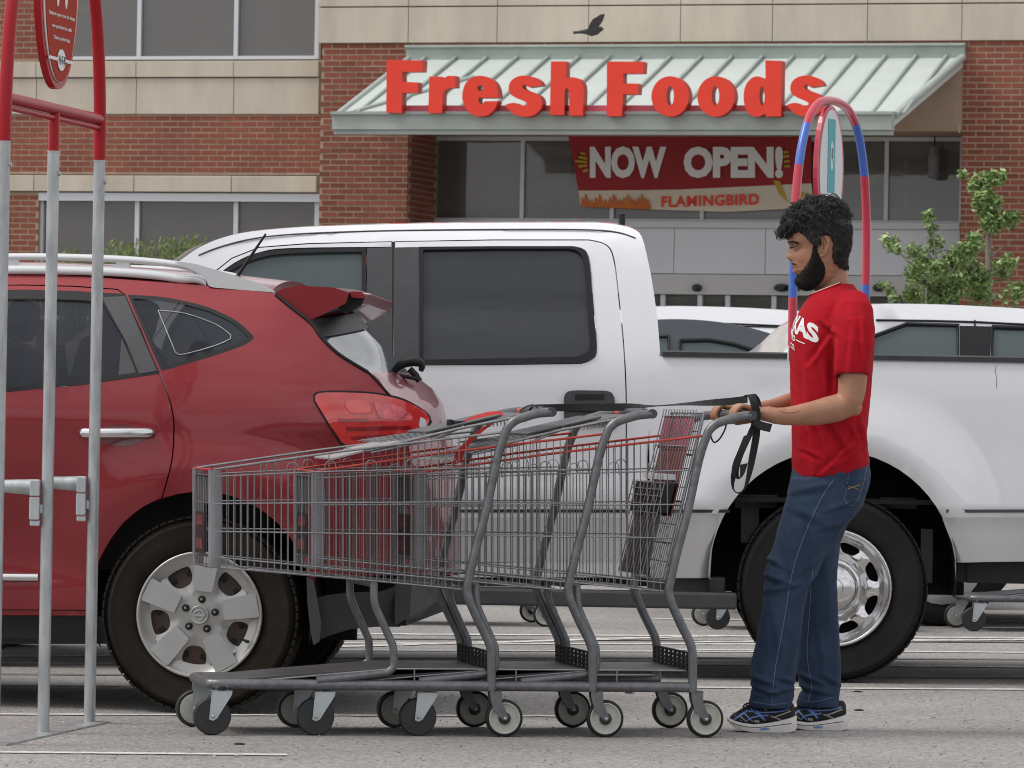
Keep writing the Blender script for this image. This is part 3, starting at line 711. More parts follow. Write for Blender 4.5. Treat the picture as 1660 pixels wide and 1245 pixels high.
for x, y in ((1510, 360), (1500, 400), (1540, 420), (1475, 430), (1445, 395), (1560, 410), (1590, 420), (1520, 450)): mb.tube([base_, SF.P(1525, 500), SF.P((x + 1525) / 2, (y + 480) / 2), SF.P(x, y)], [0.04, 0.025, 0.015, 0.006], 5)
mb.build('stem', M['bark'], sh_); mb = MB()
for x, y, r, n in ((1505, 352, 9, 40), (1510, 370, 8, 30), (1442, 392, 12, 60), (1452, 405, 8, 25), (1516, 395, 12, 60), (1480, 410, 12, 70), (1500, 425, 15, 120), (1485, 445, 15, 130), (1520, 440, 17, 160), (1545, 425, 17, 190), (1560, 410, 15, 130), (1575, 440, 17, 170), (1590, 455, 16, 140), (1550, 465, 20, 230), (1515, 475, 20, 230), (1480, 480, 14, 120), (1590, 480, 18, 150), (1440, 470, 9, 30), (1430, 462, 6, 14), (1575, 400, 14, 70), (1450, 485, 9, 30), (1580, 385, 9, 40)):
    leaf_cloud(mb, SF.P(x, y, rn.uniform(-.3, .3)), (r / 118, r / 130, r / 118), int(n * 2.4), 0.038, rn)
mb.build('leaves', M['leaf'], sh_)
GF = Frame(300, 800, -16, Y=60.5)
def grass_clump(x, ytop, w, n, lab):
    g_ = frame_thing(GF, 'ornamental_grass', lab, 'ornamental grass', 'ornamental grasses below the left store windows')
    mb = MB(); 
    for k in range(n):
        px = x + rn.gauss(0, w * 0.3); b0 = GF.P(px, 500, rn.uniform(-.3, .2)); b0.z = 0.5; tip = GF.P(px + rn.gauss(0, w * 0.16), ytop + abs(rn.gauss(0, 16)), 0); tip.y = b0.y + rn.uniform(-.2, .2)
        m_ = (b0 + tip) / 2 + Vector((rn.uniform(-.05, .05), 0, 0.1)); s_ = 0.011
        mb.add([b0 + Vector((-s_, 0, 0)), m_ + Vector((-s_ * 1.3, 0, 0)), tip, m_ + Vector((s_ * 1.3, 0, 0)), b0 + Vector((s_, 0, 0))], [(0, 1, 3, 4), (1, 2, 3)])
        for q in range(3):
            t = rn.uniform(.75, 1); p = m_ + (tip - m_) * t; mb.add([p, p + Vector((rn.uniform(-.05, .05), 0, .06)), p + Vector((rn.uniform(-.03, .03), 0.02, .03))], [(0, 1, 2)])
    mb.build('blades', M['grass'], g_)
grass_clump(315, 386, 90, 380, 'tall green grass clump in front of the lower left windows, right of the steel posts')
grass_clump(215, 392, 60, 200, 'lower grass clump just left of the larger clump, right of the steel posts')
grass_clump(120, 404, 30, 90, 'small grass clump seen between the two right-hand steel posts')

# ================================================================== BIRD
BF = Frame(955, 800, 0, Y=35)
bird = frame_thing(BF, 'bird', 'small dark grey bird flying past the limestone band above the awning', 'bird')
mb = MB()
def bp(x, y, d=0): return BF.P(500 + x / 2.964, y / 2.964, d)
body = [bp(1272, 158), bp(1310, 153), bp(1335, 152), bp(1360, 153), bp(1385, 147), bp(1398, 141), bp(1408, 139), bp(1419, 141)]
mb.tube(body, [0.008, 0.012, 0.02, 0.032, 0.03, 0.022, 0.018, 0.002], 10)
tl = [bp(1272, 160), bp(1272, 150), bp(1325, 148), bp(1325, 158)]; mb.add(tl + [p + Vector((0, 0.01, 0)) for p in tl], [(0, 1, 2, 3), (4, 5, 6, 7), (0, 1, 5, 4), (1, 2, 6, 5), (2, 3, 7, 6)])
mb.build('body', M['bird'], bird)
for dd, P_ in ((-0.03, [(1338, 150), (1350, 120), (1372, 92), (1400, 72), (1424, 68), (1420, 85), (1412, 105), (1395, 128), (1380, 148)]), (0.05, [(1345, 148), (1352, 112), (1368, 88), (1388, 78), (1390, 100), (1380, 125), (1372, 146)])):
    mb = MB(); V, T, lo = tri2d([BF.uz(500 + x / 2.964, y / 2.964, dd) for x, y in P_], [], None)
    zb = bp(1360, 150).z
    for q in (0, 0.008): mb.add([(u, dd * (1 + 8 * (z - zb)) + q, z) for u, z in V], T)
    mb.build('wing', M['bird'], bird)

# ================================================================== CORRAL SIGN STANDS
def arch_stand(name, label, group, A, Bp, mats, plate, top=2.70):
    """A near foot, Bp far foot (world x,y). Local x runs from A to B."""
    A = Vector((*A, 0)); Bp = Vector((*Bp, 0)); w = (Bp - A).length; th = math.atan2((Bp - A).y, (Bp - A).x)
    t = thing(name, label, 'cart corral sign', A, th, group); r = 0.0215
    return t, w, r
# left stand
fa = ground_pt(0, 1208); P_R = ground_pt(145, 1172.5); P_M = ground_pt(70, 1189)
dirn = (P_R - P_M).normalized(); P_L = P_R - dirn * 1.155
lst, lw, rr_ = arch_stand('corral_sign', 'red and galvanised steel arch, red oval plate inside, before the red car', None, (P_L.x, P_L.y), (P_R.x, P_R.y), None, None)
def arch_pts(w, top, zs=1.9):
    pts = []
    half_ = [(0.0, zs), (0.004, zs + 0.25), (0.02, zs + 0.40), (0.06, zs + 0.53), (0.14, zs + 0.66), (0.27, zs + 0.755), (0.42, zs + 0.79)]
    h = [(x / 0.5 * w / 2 if False else x * w / 1.0, z) for x, z in half_]
    pts = h + [(w / 2, zs + 0.80)] + [(w - x, z) for x, z in h[::-1]]
    return cat([(x, 0, z) for x, z in pts], 5)
ZS = 1.935
for x, nm in ((0, 'post'), (lw / 2, 'post'), (lw, 'post')):
    mb = MB(); mb.tube([(x, 0, 0.006), (x, 0, ZS)], rr_ * 0.93, 16); o = mb.build('post', M['galv'], lst)
    sl = MB(); sl.tube([(x, -rr_ * 0.9, ZS - 0.075), (x, -rr_ * 0.9 - 0.006, ZS - 0.075)], 0.008, 8); sl.tube([(x, 0, ZS - 0.004), (x, 0, ZS)], rr_, 16); sl.build('bolt', M['galv'], o)
# red arch: nearly straight ogive, leaning inwards
def ogive(w, z0, zt):
    h = [(0, z0), (0.002, z0 + 0.10), (0.012, z0 + 0.22), (0.035, z0 + 0.36), (0.078, z0 + 0.50), (0.145, z0 + 0.62), (0.235, z0 + 0.70), (0.34, z0 + 0.745)]
    h = [(x * w, z0 + (z - z0) * (zt - z0) / 0.76) for x, z in h]
    return cat([(x, 0, z) for x, z in h + [(w / 2, zt)] + [(w - x, z) for x, z in h[::-1]]], 5)
mb = MB(); mb.tube(ogive(lw, ZS, 2.74), rr_, 16); mb.build('arch', M['redpipe'], lst)
mb = MB(); mb.tube([(0, 0, 2.075), (lw, 0, 2.075)], 0.019, 14); mb.tube([(0, 0, 2.045), (lw, 0, 2.045)], 0.010, 10); mb.tube([(lw / 2, 0, 2.06), (lw / 2, 0, ZS)], rr_ * 0.85, 14); mb.build('crossbar', M['redpipe'], lst)
mb = MB(); mb.bb(-0.06, lw + 0.05, -0.06, 0.06, 0, 0.006); o = mb.build('base_plate', M['galv'], lst)
# plate : oval, hung from the top
def oval(cx, cz, a, b, n=40, lift=0.0):
    o = []
    for k in range(n):
        t = 2 * math.pi * k / n; s_ = math.sin(t); o.append((cx + a * math.cos(t) * (1 - 0.0 * s_), cz + b * s_))
    return o
pc = 2.50; pa, pb = 0.235, 0.36
for nm, a, b, y0, y1, m_ in (('sign_plate', pa, pb, -0.012, 0.012, M['redpipe']), ('white_border', pa * .9, pb * .94, -0.016, -0.0125, M['shoewhite']), ('plate_face', pa * .82, pb * .90, -0.019, -0.0165, M['orange_plate'])):
    mb = MB(); mb.prism(oval(lw / 2, pc - (0.012 if nm == 'plate_face' else 0), a, b), y0, y1); mb.build(nm, m_, lst)
mb = MB(); yq = -0.021; cx = lw / 2
fit_text(mb, 'Return your cart to keep', cx - .155, cx + .155, 2.375, 2.392, yq, 0.02); fit_text(mb, 'our parking lot safe', cx - .12, cx + .12, 2.335, 2.352, yq, 0.02); fit_text(mb, 'Thank you for help', cx - .10, cx + .10, 2.298, 2.314, yq, 0.02)
mb.prism(oval(cx - .05, 2.47, .018, .06, 16), yq, yq + .001); mb.prism(oval(cx + .05, 2.47, .018, .06, 16), yq, yq + .001)
mb.bb(cx - .15, cx + .15, yq, yq + .001, 2.232, 2.243); mb.prism(circ(cx, 2.237, .048, 24, .036), yq - .001, yq); mb.build('lettering', M['white_print'], lst)
mb = MB(); mb.bb(cx - .04, cx + .04, yq - .003, yq - .0015, 2.222, 2.252); mb.build('logo_field', M['white_print'], lst)
mb = MB(); fit_text(mb, 'H-E-B', cx - .038, cx + .038, 2.224, 2.25, yq - .004, 0.02); mb.build('logo_letters', M['inkdark'], lst)
mb = MB(); mb.tube([(cx, 0, 2.735), (cx, 0, pc + pb - .01)], 0.01, 8); mb.build('hanger', M['redpipe'], lst)
# rail stubs and latch brackets on the posts (rails run parallel to the picture, to the left)
for (x, k) in ((lw / 2, 0), (lw, 1)):
    st = Matrix.Rotation(-lst.rotation_euler[2], 3, 'Z')
    def W_(dx, dy, z): v = st @ Vector((dx, dy, 0)); return (x + v.x, v.y, z)
    zt = (0.835, 0.84)[k]
    mb = MB(); mb.tube([W_(-0.145, -0.0, zt - 0.016), W_(-0.06, 0, zt - 0.018), W_(-0.03, 0, zt - .02)], [0.021, 0.026, 0.028], 12); mb.build('rail_stub', M['galv'], lst)
    mb = MB(); rot = st.to_3x3(); mb.box(W_(-0.040, -0.012, zt - 0.02), (0.032, 0.045, 0.055), rot); mb.box(W_(-0.040, -0.012, zt - 0.088), (0.033, 0.045, 0.075), rot); mb.box(W_(-0.038, -0.012, zt - 0.137), (0.032, 0.04, 0.018), rot); mb.box(W_(-0.018, -0.0, zt - 0.09), (0.012, 0.03, 0.03), rot); o = mb.build('latch_bracket', M['zinc'], lst); bev(o, 0.003, 1)
# right stand, beyond the pickup
RA = ground_pt(1276, 1027.5); RA.z = 0; s_y = RA.y
RB = Vector(((1401 - 830) / FPX * (s_y + 1.05), s_y + 1.05, 0))
rst, rw, _r = arch_stand('corral_sign', 'arch wrapped in red and blue bands, white oval plate inside, behind the man', None, (RA.x, RA.y), (RB.x, RB.y), None, None)
ta = (CP + ray(1338, 163) * ((s_y + .5) / ray(1338, 163).y)).z
pts = ogive(rw, 1.935, ta)
full = [(0, 0, 0.01)] + [(0, 0, z * 0.1) for z in range(1, 19)] + pts + [(rw, 0, z * 0.1) for z in range(18, 0, -1)] + [(rw, 0, 0.01)]
def ybreaks(x, ys): return [(CP + ray(x, y) * ((s_y + (0 if x < 1340 else 1.05)) / ray(x, y).y)).z for y in ys]
lb = sorted(ybreaks(1280, [500, 398, 272, 205])); rb_ = sorted(ybreaks(1398, [420, 277, 200]))
def bandmat(p, left):
    z = p[2]; L_ = lb if left else rb_
    k = sum(1 for q in L_ if z > q)
    if left: return 'redwrap' if k in (0, 2, 4) else 'bluepipe'
    return 'bluepipe' if k in (0, 2) else 'redwrap'
mid = len(full) // 2; segs = []; 
for i in range(len(full) - 1):
    m_ = bandmat(full[i], i < mid)
    if segs and segs[-1][0] == m_: segs[-1][1].append(full[i + 1])
    else: segs.append((m_, [full[i], full[i + 1]]))
for m_, P_ in segs:
    mb = MB(); mb.tube(P_, 0.0225, 14); mb.build('arch_tube', M[m_], rst)
mb = MB(); mb.bb(-0.06, rw + 0.05, -0.06, 0.06, 0, 0.006); mb.build('base_plate', M['galv'], rst)
# plate
pz1 = (CP + ray(1335, 178) * ((s_y + .5) / ray(1335, 178).y)).z; pz0 = pz1 - 0.62; cz = (pz0 + pz1) / 2; cx = rw / 2 - 0.06; a_ = 0.205
for nm, a, b, y0, y1, m_ in (('sign_plate', a_, .33, -0.012, 0.012, M['redwrap']), ('plate_face', a_ * .86, .31, -0.016, -0.0125, M['signplate'])):
    mb = MB(); mb.prism(oval(cx, cz, a, b), y0, y1); mb.build(nm, m_, rst)
mb = MB(); mb.bb(cx - .06, cx + .05, -.0185, -.0165, cz - .12, cz + .26); mb.build('teal_print', M['teal'], rst)
mb = MB(); mb.prism(oval(cx - .005, cz + .07, .022, .075, 20), -.0205, -.019); mb.build('print_oval', M['signplate'], rst)
mb = MB(); fit_text(mb, "Don't forget your", cx - .08, cx + .08, cz - .165, cz - .15, -.019, .01); fit_text(mb, 'REUSABLE BAGS', cx - .12, cx + .12, cz - .215, cz - .188, -.019, .01); fit_text(mb, 'up', cx - .015, cx + .008, cz + .03, cz + .11, -.0215, .01); mb.build('lettering', M['inkdark'], rst)
mb = MB(); mb.tube([(cx, 0, ta - .02), (cx, 0, cz + .3)], 0.012, 8); mb.build('hanger', M['galv'], rst)

# added, unseen belt of trees behind the viewer for paint and glass to reflect
tbm = MB(); rt = random.Random(9)
for k in range(150):
    a = R(180 + 360 * 0 + (k / 150 - .5) * 170); rr = 95 + rt.uniform(-8, 8); c = Vector((rr * math.sin(a), rr * math.cos(a), rt.uniform(2.0, 3.6))); w_ = rt.uniform(2.2, 4); h_ = rt.uniform(2.5, 4.2)
    rings = []
    for q in (.15, .5, .9, 1.35, 1.8, 2.3, 2.8):
        rings.append([tuple(c + Vector((w_ * math.sin(q) * math.cos(t) * (1 + .25 * noise.noise(Vector((q * 3, t, k)))), w_ * math.sin(q) * math.sin(t), h_ * math.cos(q)))) for t in [j * math.pi / 5 for j in range(10)]])
    tbm.loft(rings, True)
o = tbm.build('added_tree_belt', M['leaf_added']); o['kind'] = 'stuff'
# ================================================================== WHEELS
def tyre(name, parent, c, R0, w, rim, m, lugs=64, sidewall=0.35):
    """tyre as a lathed carcass with raised tread blocks; outer face at c.y"""
    mb = MB(); s_ = R0 - rim
    pr = [(rim - 0.012, 0.035), (rim + 0.004, 0.012), (rim + 0.02, 0.004), (rim + s_ * 0.45, -0.004), (rim + s_ * 0.72, 0.001), (rim + s_ * 0.75, -0.001), (rim + s_ * 0.78, 0.003), (R0 - 0.022, 0.012), (R0 - 0.008, 0.026), (R0 - 0.003, 0.045), (R0 - 0.002, w / 2), (R0 - 0.003, w - 0.045), (R0 - 0.008, w - 0.026), (rim + s_ * .5, w + 0.003), (rim - 0.012, w - 0.02)]
    mb.lathe(pr, c, 72, 'Y', True, False)
    c = Vector(c)
    for k in range(lugs):
        a = 2 * math.pi * k / lugs
        for y, ww, oa in ((0.030, 0.042, 0), (0.080, 0.035, .5), (w / 2, 0.03, 0.2), (w - 0.08, 0.035, .6), (w - 0.03, 0.042, 0.1)):
            aa = a + oa * 2 * math.pi / lugs; rot = Matrix.Rotation(-aa, 3, 'Y')
            p = c + rot @ Vector((R0 - 0.003, 0, 0)) + Vector((0, y, 0)); mb.box(p, (0.008, ww, 2 * math.pi * R0 / lugs * 0.80), rot)
    return mb.build(name, m, parent)
def lug(mb, c, r, k, n, rr, y, h, off=0):
    a = R(off) + 2 * math.pi * k / n; mb.lathe([(rr, h), (rr, 0.0), (rr * 0.7, -0.003)], (c[0] + r * math.cos(a), y, c[2] + r * math.sin(a)), 12)

# ================================================================== WHITE PICKUP
T = Frame(1349, 1107, -1.5)
pk = frame_thing(T, 'pickup_truck', 'white four-door pickup truck parked behind the row of shopping carts', 'pickup truck')
TW = 2.0
def tz(y, x=800): return T.uz(x, y)[1]
zbelt = tz(590); ztrim = tz(832, 1400); zroof = tz(362, 900)
wc = T.uz(1350, 948); uf, zf_ = T.uz(1350, 930); rF = 228 / 395 * 1.0
def dT(u, z):
    d = 0.012 * ((z - 1.0) / 0.5) ** 2
    if z > zbelt: d += (z - zbelt) * 0.16 + (z - zbelt) ** 2 * 0.16
    if z > zroof - 0.10: d += (z - zroof + 0.10) ** 2 * 5
    d += 0.03 * sst(ztrim + 0.01, ztrim - 0.03, z) + 0.05 * sst(ztrim, 0.35, z)
    r_ = math.hypot(u - uf, z - zf_); d -= 0.032 * sst(rF + 0.22, rF + 0.01, r_) + 0.012 * sst(rF + .005, rF - 0.03, r_)
    d += 0.040 * sst(rF, rF - 0.075, r_) if r_ < rF else 0
    d += 0.012 * sst(tz(700), tz(760), z) * sst(uf - .9, uf - 1.1, u)
    return max(d, -0.045)
def TS(P_): return T.S(P_, dT)
xl = -560    # front end of the truck in picture pixels
# cab shell (pillars, roof rail) with window cut-outs
win_r = TS([(683, 402), (800, 400)] + [p for p in cat([(925, 400), (944, 407), (953, 428), (958, 490), (963, 560), (958, 577), (940, 585)], 4)] + [(800, 588), (683, 590)])
roofline = cat([(236, 470), (262, 446), (290, 424), (320, 403), (350, 389), (390, 378), (450, 371), (540, 366), (700, 362), (860, 361), (960, 361), (1000, 364), (1026, 371), (1040, 383), (1050, 420), (1058, 462), (1066, 520), (1070, 571)], 3)
door_r = [(639, 391), (800, 388), (940, 388)] + cat([(955, 388), (983, 396), (996, 420), (1005, 490), (1012, 560), (1016, 640), (1016, 760), (1016, 905)], 4) + [(820, 912), (639, 912)]
door_f = [(380, 600), (380, 440)] + [] + [(639 - 3, 391), (636, 912), (250, 912), (238, 800), (236, 600)]
fr_win = cat([(250, 596), (262, 540), (300, 490), (350, 450), (385, 425), (420, 411), (470, 405), (595, 402)], 4) + [(595, 590), (430, 594)]
door_f = [(228, 640), (240, 560), (290, 490), (340, 446), (375, 418), (420, 400), (500, 394), (636, 391), (636, 912), (250, 912), (232, 800)]
sill = 936
cab_outline = roofline + [(1060, 640), (1052, 700), (1047, 800), (1047, sill), (150, sill), (100, 900), (60, 780), (60, 640), (150, 612), (200, 560), (236, 470)]
bx = MB()
inner_cut = TS(door_r); inner_f = TS(door_f)
panel(bx, TS(cab_outline), [TS(door_r), TS(door_f)], 0.075, dT, 0.03, TW)
# front fender, wheel arch and nose
fwu = wc[0] - 3.68
nose = [(xl, 0.55), (xl, 0)] 
uN = fwu - 0.98; uA0, uA1 = fwu - 0.55, T.uz(60, 700)[0]
zh = tz(640, 60)
fen = [(uN, 0.62), (uN - .02, 0.9), (uN + 0.05, zh - 0.10), (uN + 0.5, zh - 0.03), (uA1 + .0, zh), (uA1, 0.47)] + [(fwu + 0.5 * math.cos(R(a)), 0.41 + 0.5 * math.sin(R(a))) for a in range(0, 181, 12)]
panel(bx, fen, [], 0.12, lambda u, z: dT(u, z) + 0.02 + 0.25 * sst(uN + 0.5, uN - .05, u), 0.04, TW)
bridge(bx, [(uN - .02, 0.9), (uN + 0.05, zh - 0.10), (uN + 0.5, zh - 0.03), (uA1, zh)] + TS([(150, 612), (200, 560)]), TW, dT, 0.05)
bx.bb(uN - 0.05, uN + 0.1, 0.25, TW - 0.25, 0.5, zh - 0.12)
# roof skin and rear wall of the cab
rl = TS(roofline); bridge(bx, rl[6:], TW, dT, 0.02, 12)
body = bx.build('body', M['white'], pk)
# lower two-tone band : silver sill, as its own sheet proud of the body
mb = MB(); panel(mb, TS([(150, 838), (1047, 838), (1047, sill), (150, sill)]), [TS([(250, 838), (1016, 838), (1016, 912), (250, 912)])] if False else [], 0.09, lambda u, z: dT(u, z) - 0.002, 0.0)
# doors
def door(poly, hole, nm='door'):
    m1 = MB(); panel(m1, poly, hole, 0.06, lambda u, z: dT(u, z) - 0.001, 0.03); return m1.build(nm, M['white'], pk)
def shrink(P_, e):
    cx = sum(p[0] for p in P_) / len(P_); cz = sum(p[1] for p in P_) / len(P_)
    o = []
    n = len(P_)
    for i in range(n):
        a = Vector(P_[i - 1]); b = Vector(P_[i]); c = Vector(P_[(i + 1) % n])
        t1 = (b - a).normalized(); t2 = (c - b).normalized(); nn = Vector((-(t1 + t2).y, (t1 + t2).x))
        if nn.length < 1e-6: nn = Vector((-t1.y, t1.x))
        nn.normalize()
        if not inpoly(*(b + nn * 0.004), P_): nn = -nn
        o.append(tuple(b + nn * e))
    return o
rear_open = TS([(641, 401), (800, 399)] + cat([(930, 399), (948, 405), (957, 426), (962, 490), (968, 562), (962, 582), (942, 590)], 3) + [(800, 592), (641, 592)])
front_open = TS(cat([(256, 598), (270, 540), (300, 494), (350, 448), (385, 423), (420, 409), (470, 402), (634, 400)], 4) + [(634, 592), (430, 596)])
dr = door(shrink(TS(door_r), 0.005), [rear_open]); dfn = door(shrink(TS(door_f), 0.005), [front_open])
ms_ = MB(); panel(ms_, TS([(635.2, 392), (640, 392), (640, 912), (635.2, 912)]), [], .03, dT, 0, None, -.003); ms_.build('door_seal', M['dark'], body)
# black pillar covers, window rubber, glass
def sheet(P_, m, par, nm, off, step=0.08, skirt=0.012, holes=(), df=None, S_=TS, W=None):
    m1 = MB(); panel(m1, S_(P_) if S_ else P_, [S_(h) if S_ else h for h in holes], step, df or dT, skirt, W, off); return m1.build(nm, m, par)
gl_r = [(686, 405), (800, 403)] + cat([(922, 403), (939, 409), (947, 430), (951, 490), (956, 556), (951, 571), (936, 578)], 3) + [(800, 581), (686, 583)]
rub_o = [(680, 400), (800, 399)] + cat([(928, 399), (948, 406), (956, 428), (961, 490), (967, 562), (961, 581), (941, 589)], 3) + [(800, 591), (680, 592)]
w = sheet(rub_o, M['trim'], dr, 'window_rubber', -0.006, holes=[gl_r])
sheet(gl_r, M['tint'], dr, 'window_glass', 0.012, 0.12, 0)
sheet([(638.6, 402), (679, 401), (679, 591), (638.6, 591)], M['plastic'], dr, 'pillar_cover', -0.004)
gl_f = cat([(266, 590), (280, 540), (310, 498), (352, 455), (390, 430), (425, 417), (470, 411), (587, 408)], 4) + [(587, 588), (430, 588)]
rub_f = cat([(258, 596), (272, 540), (303, 492), (350, 449), (386, 424), (421, 410), (470, 404), (594, 402)], 4) + [(594, 591), (430, 594)]
sheet(rub_f, M['trim'], dfn, 'window_rubber', -0.006, holes=[gl_f])
sheet(gl_f, M['clearglass'], dfn, 'window_glass', 0.012, 0.12, 0)
sheet([(595, 402), (636.2, 401), (636.2, 591), (595, 591)], M['plastic'], dfn, 'pillar_cover', -0.004)
# far-side glazing and inner darkness
mb = MB(); u0 = T.uz(300, 560)[0]; u1 = T.uz(1035, 560)[0]; mb.bb(u0, u1, 0.25, TW - 0.25, 0.6, zbelt + 0.02); mb.build('cabin_floor', M['dark'], body)
mb = MB(); 
for x in (520, 800):
    a = T.uz(x, 600)[0]; mb.bb(a, a + 0.15, 0.3, 0.8, zbelt - .2, zbelt + 0.36)
o = mb.build('seat', M['trim'], body); bev(o, 0.04, 3)
mb = MB(); panel(mb, TS(win_rr) if False else TS(gl_r), [], 0.2, lambda u, z: TW - dT(u, z), 0); panel(mb, TS(gl_f), [], 0.2, lambda u, z: TW - dT(u, z) + .0, 0); mb.build('far_glass', M['tint'], body)
# windscreen : sloping sheet between the near and far pillars
mb = MB(); ws = TS([(236, 470), (262, 446), (290, 424), (320, 403), (345, 391)])
rings = []
for u, z in ws:
    d = dT(u, z); r = []
    for k in range(9):
        t = k / 8; r.append((u - 0.02 - 0.10 * (1 - (2 * t - 1) ** 2), d + .015 + (TW - 2 * d - .03) * t, z))
    rings.append(r)
u_, z_ = T.uz(60, 612); rings.insert(0, [(rings[0][k][0] - .55, rings[0][k][1], zh + .02) for k in range(9)])
mb.loft(rings, False, True, False); mb.build('windscreen', M['rearglass'], body)
m1 = MB(); rs_ = TS(cat([(322, 414), (352, 402), (400, 389), (460, 381), (560, 376), (700, 373), (900, 372), (990, 375), (1030, 386)], 4)); m1.tube([(u, dT(u, z) - .001, z) for u, z in rs_], 0.0035, 5); m1.build('roof_ditch', M['plastic'], body)
# handle
hx0, hx1, hy0, hy1 = 913, 998, 633, 660
m1 = MB(); pl = T.S(cat([(915, 690), (914, 650), (918, 637), (930, 633), (960, 633), (985, 634), (994, 640), (997, 655), (998, 690)], 4), dT); panel(m1, pl, [], 0.03, dT, 0.03, None, -0.022)
ho_ = m1.build('door_handle', M['plastic'], dr)
m1 = MB(); panel(m1, T.S([(932, 639), (980, 639), (979, 648), (932, 649)], dT), [], None, dT, 0.0, None, -0.0235); m1.build('handle_recess', M['dark'], ho_)
m1 = MB(); a, b = T.S([(915, 664), (996, 667)], dT); m1.tube([(a[0], -0.026, a[1]), (b[0], -0.026, b[1])], 0.007, 6); m1.build('handle_grip', M['trim'], ho_)
# bed side
bed_top = [(1077, 580), (1200, 580), (1400, 580), (1660, 579), (1800, 578), (2010, 578)]
arch = [(1350 + 200 * math.cos(R(a)), 930 - 200 * math.sin(R(a))) for a in range(-3, 184, 6)]
bed = [(1052, 590)] + cat([(1056, 582), (1066, 578), (1080, 577)], 3) + bed_top[1:] + [(2030, 600), (2040, 900), (1548, 912)] + arch + [(1152, 937), (1054, 937)]
mb = MB(); panel(mb, TS(bed), [], 0.04, dT, 0.035)
bo = mb.build('bed_side', M['white'], pk)
mb = MB(); panel(mb, TS(bed), [], 0.12, lambda u, z: TW - dT(u, z), -0.035); mb.build('bed_side', M['white'], pk)
# crease arcs of the wheel flare
def arc(r, a0, a1, n=24): return [(1350 + r * math.cos(R(a0 + (a1 - a0) * k / n)), 930 - r * math.sin(R(a0 + (a1 - a0) * k / n))) for k in range(n + 1)]

# bed rail cap, black
rc = MB(); a = T.uz(1062, 575); z0 = tz(580, 1200); z1 = tz(570, 1200); ue = T.uz(2010, 575)[0]
rc.loft([[(u, y, z) for y, z in ((-0.004, z0), (-0.008, z1 - 0.006), (0.0, z1), (0.07, z1), (0.08, z0))] for u in (a[0] + .03, ue)], True, False); rc.build('bed_rail_cap', M['plastic'], bo)
rc = MB(); rc.bb(T.uz(1130, 575)[0], ue, TW - 0.09, TW - 0.01, z1 - 0.03, z1 + 0.012); rc.build('bed_rail_cap', M['plastic'], bo)
# trim line and silver lower panels
for x0, x1 in ((1054, 1183), (1534, 2040)):
    m1 = MB()
    for y0, y1, off, mm in ((826, 831, -.004, 0),):
        panel(m1, TS([(x0, y0), (x1, y0 + (x1 - x0) * -.0), (x1, y1), (x0, y1)]), [], 0.1, dT, 0.01, None, -0.006)
    m1.build('trim_line', M['plastic'], bo)
sheet([(1054, 833), (1168, 833), (1160, 860), (1154, 890), (1151, 936), (1054, 936)], M['silver'], bo, 'lower_band', -0.006, 0.03)
sheet([(1527, 839), (2040, 839), (2040, 908), (1549, 911), (1543, 880)], M['silver'], bo, 'lower_band', -0.006, 0.035)
sheet([(640, 839), (1015, 839), (1015, 911), (640, 911)], M['silver'], dr, 'lower_band', -0.003); sheet([(250, 839), (635, 839), (635, 911), (250, 911)], M['silver'], dfn, 'lower_band', -0.003)
m1 = MB(); panel(m1, TS([(641, 826), (1014, 826), (1014, 831), (641, 831)]), [], 0.1, dT, 0.01, None, -0.006); m1.build('trim_line', M['plastic'], dr)
# inner wheel well, underbody, bed inside, running board, mud guard
uw = MB(); ri = 0.50
rings = [[(wc[0] + 0.515 * math.cos(R(a)), y, zf_ + 0.515 * math.sin(R(a))) for a in range(-10, 191, 10)] for y in (0.03, 0.6)]; uw.loft(rings, False, True, False)
uw.bb(wc[0] - 0.58, wc[0] + 0.58, 0.6, 0.66, 0.35, 1.0)
ua, ub = T.uz(80, 900)[0], T.uz(2000, 900)[0]
uw.bb(ua, wc[0] - 0.62, 0.12, TW - 0.12, 0.38, 0.72); uw.bb(wc[0] + 0.56, ub, 0.10, TW - 0.1, 0.42, 0.72); uw.bb(wc[0] - 0.7, wc[0] + 0.7, 0.62, TW - 0.62, 0.42, 0.75)
uw.bb(wc[0] + .52, wc[0] + 0.56, 0.11, 0.42, T.uz(1545, 945)[1], 0.75)
uw.bb(ua, ub, 0.1, TW - 0.1, 0.74, 0.76); uw.build('underbody', M['dark'], body)
m1 = MB(); a = T.S([(790, 962), (1195, 962)]); m1.bb(ua + 0.4, a[1][0], 0.0, 0.14, T.uz(1000, 985)[1], T.uz(1000, 958)[1]); m1.bb(T.uz(1050, 900)[0], T.uz(1178, 900)[0], 0.1, 0.2, T.uz(1100, 985)[1], T.uz(1100, 936)[1]); o = m1.build('running_board', M['plastic'], body); bev(o, 0.01, 2)
m1 = MB(); m1.bb(T.uz(1030, 900)[0], T.uz(1056, 900)[0], 0.1, TW - .1, 0.45, tz(590, 1050)); m1.build('cab_gap', M['dark'], body)
m1 = MB(); m1.tube([(wc[0], 0.3, wc[1] - .02), (wc[0], TW - .3, wc[1] - .02)], 0.06, 10); m1.tube([(wc[0] - .15, 1.0, wc[1] - .02), (wc[0] + .15, 1.0, wc[1] - .02)], 0.15, 12); m1.tube([(wc[0] + .6, 0.55, .5), (wc[0] + 1.7, .55, .5)], .05, 8); m1.build('rear_axle', M['trim'], body)
m1 = MB(); a = T.uz(1350, 800); 
for (x, y, ww, hh) in ((1225, 812, 70, 22), (1215, 850, 30, 60), (1455, 815, 60, 18), (1500, 900, 20, 90)):
    m1 = MB(); c = T.P(x, y, .35); m1.box(c, (ww / 400, .2, hh / 400)); m1.build('suspension_arm', M['plastic'], body)
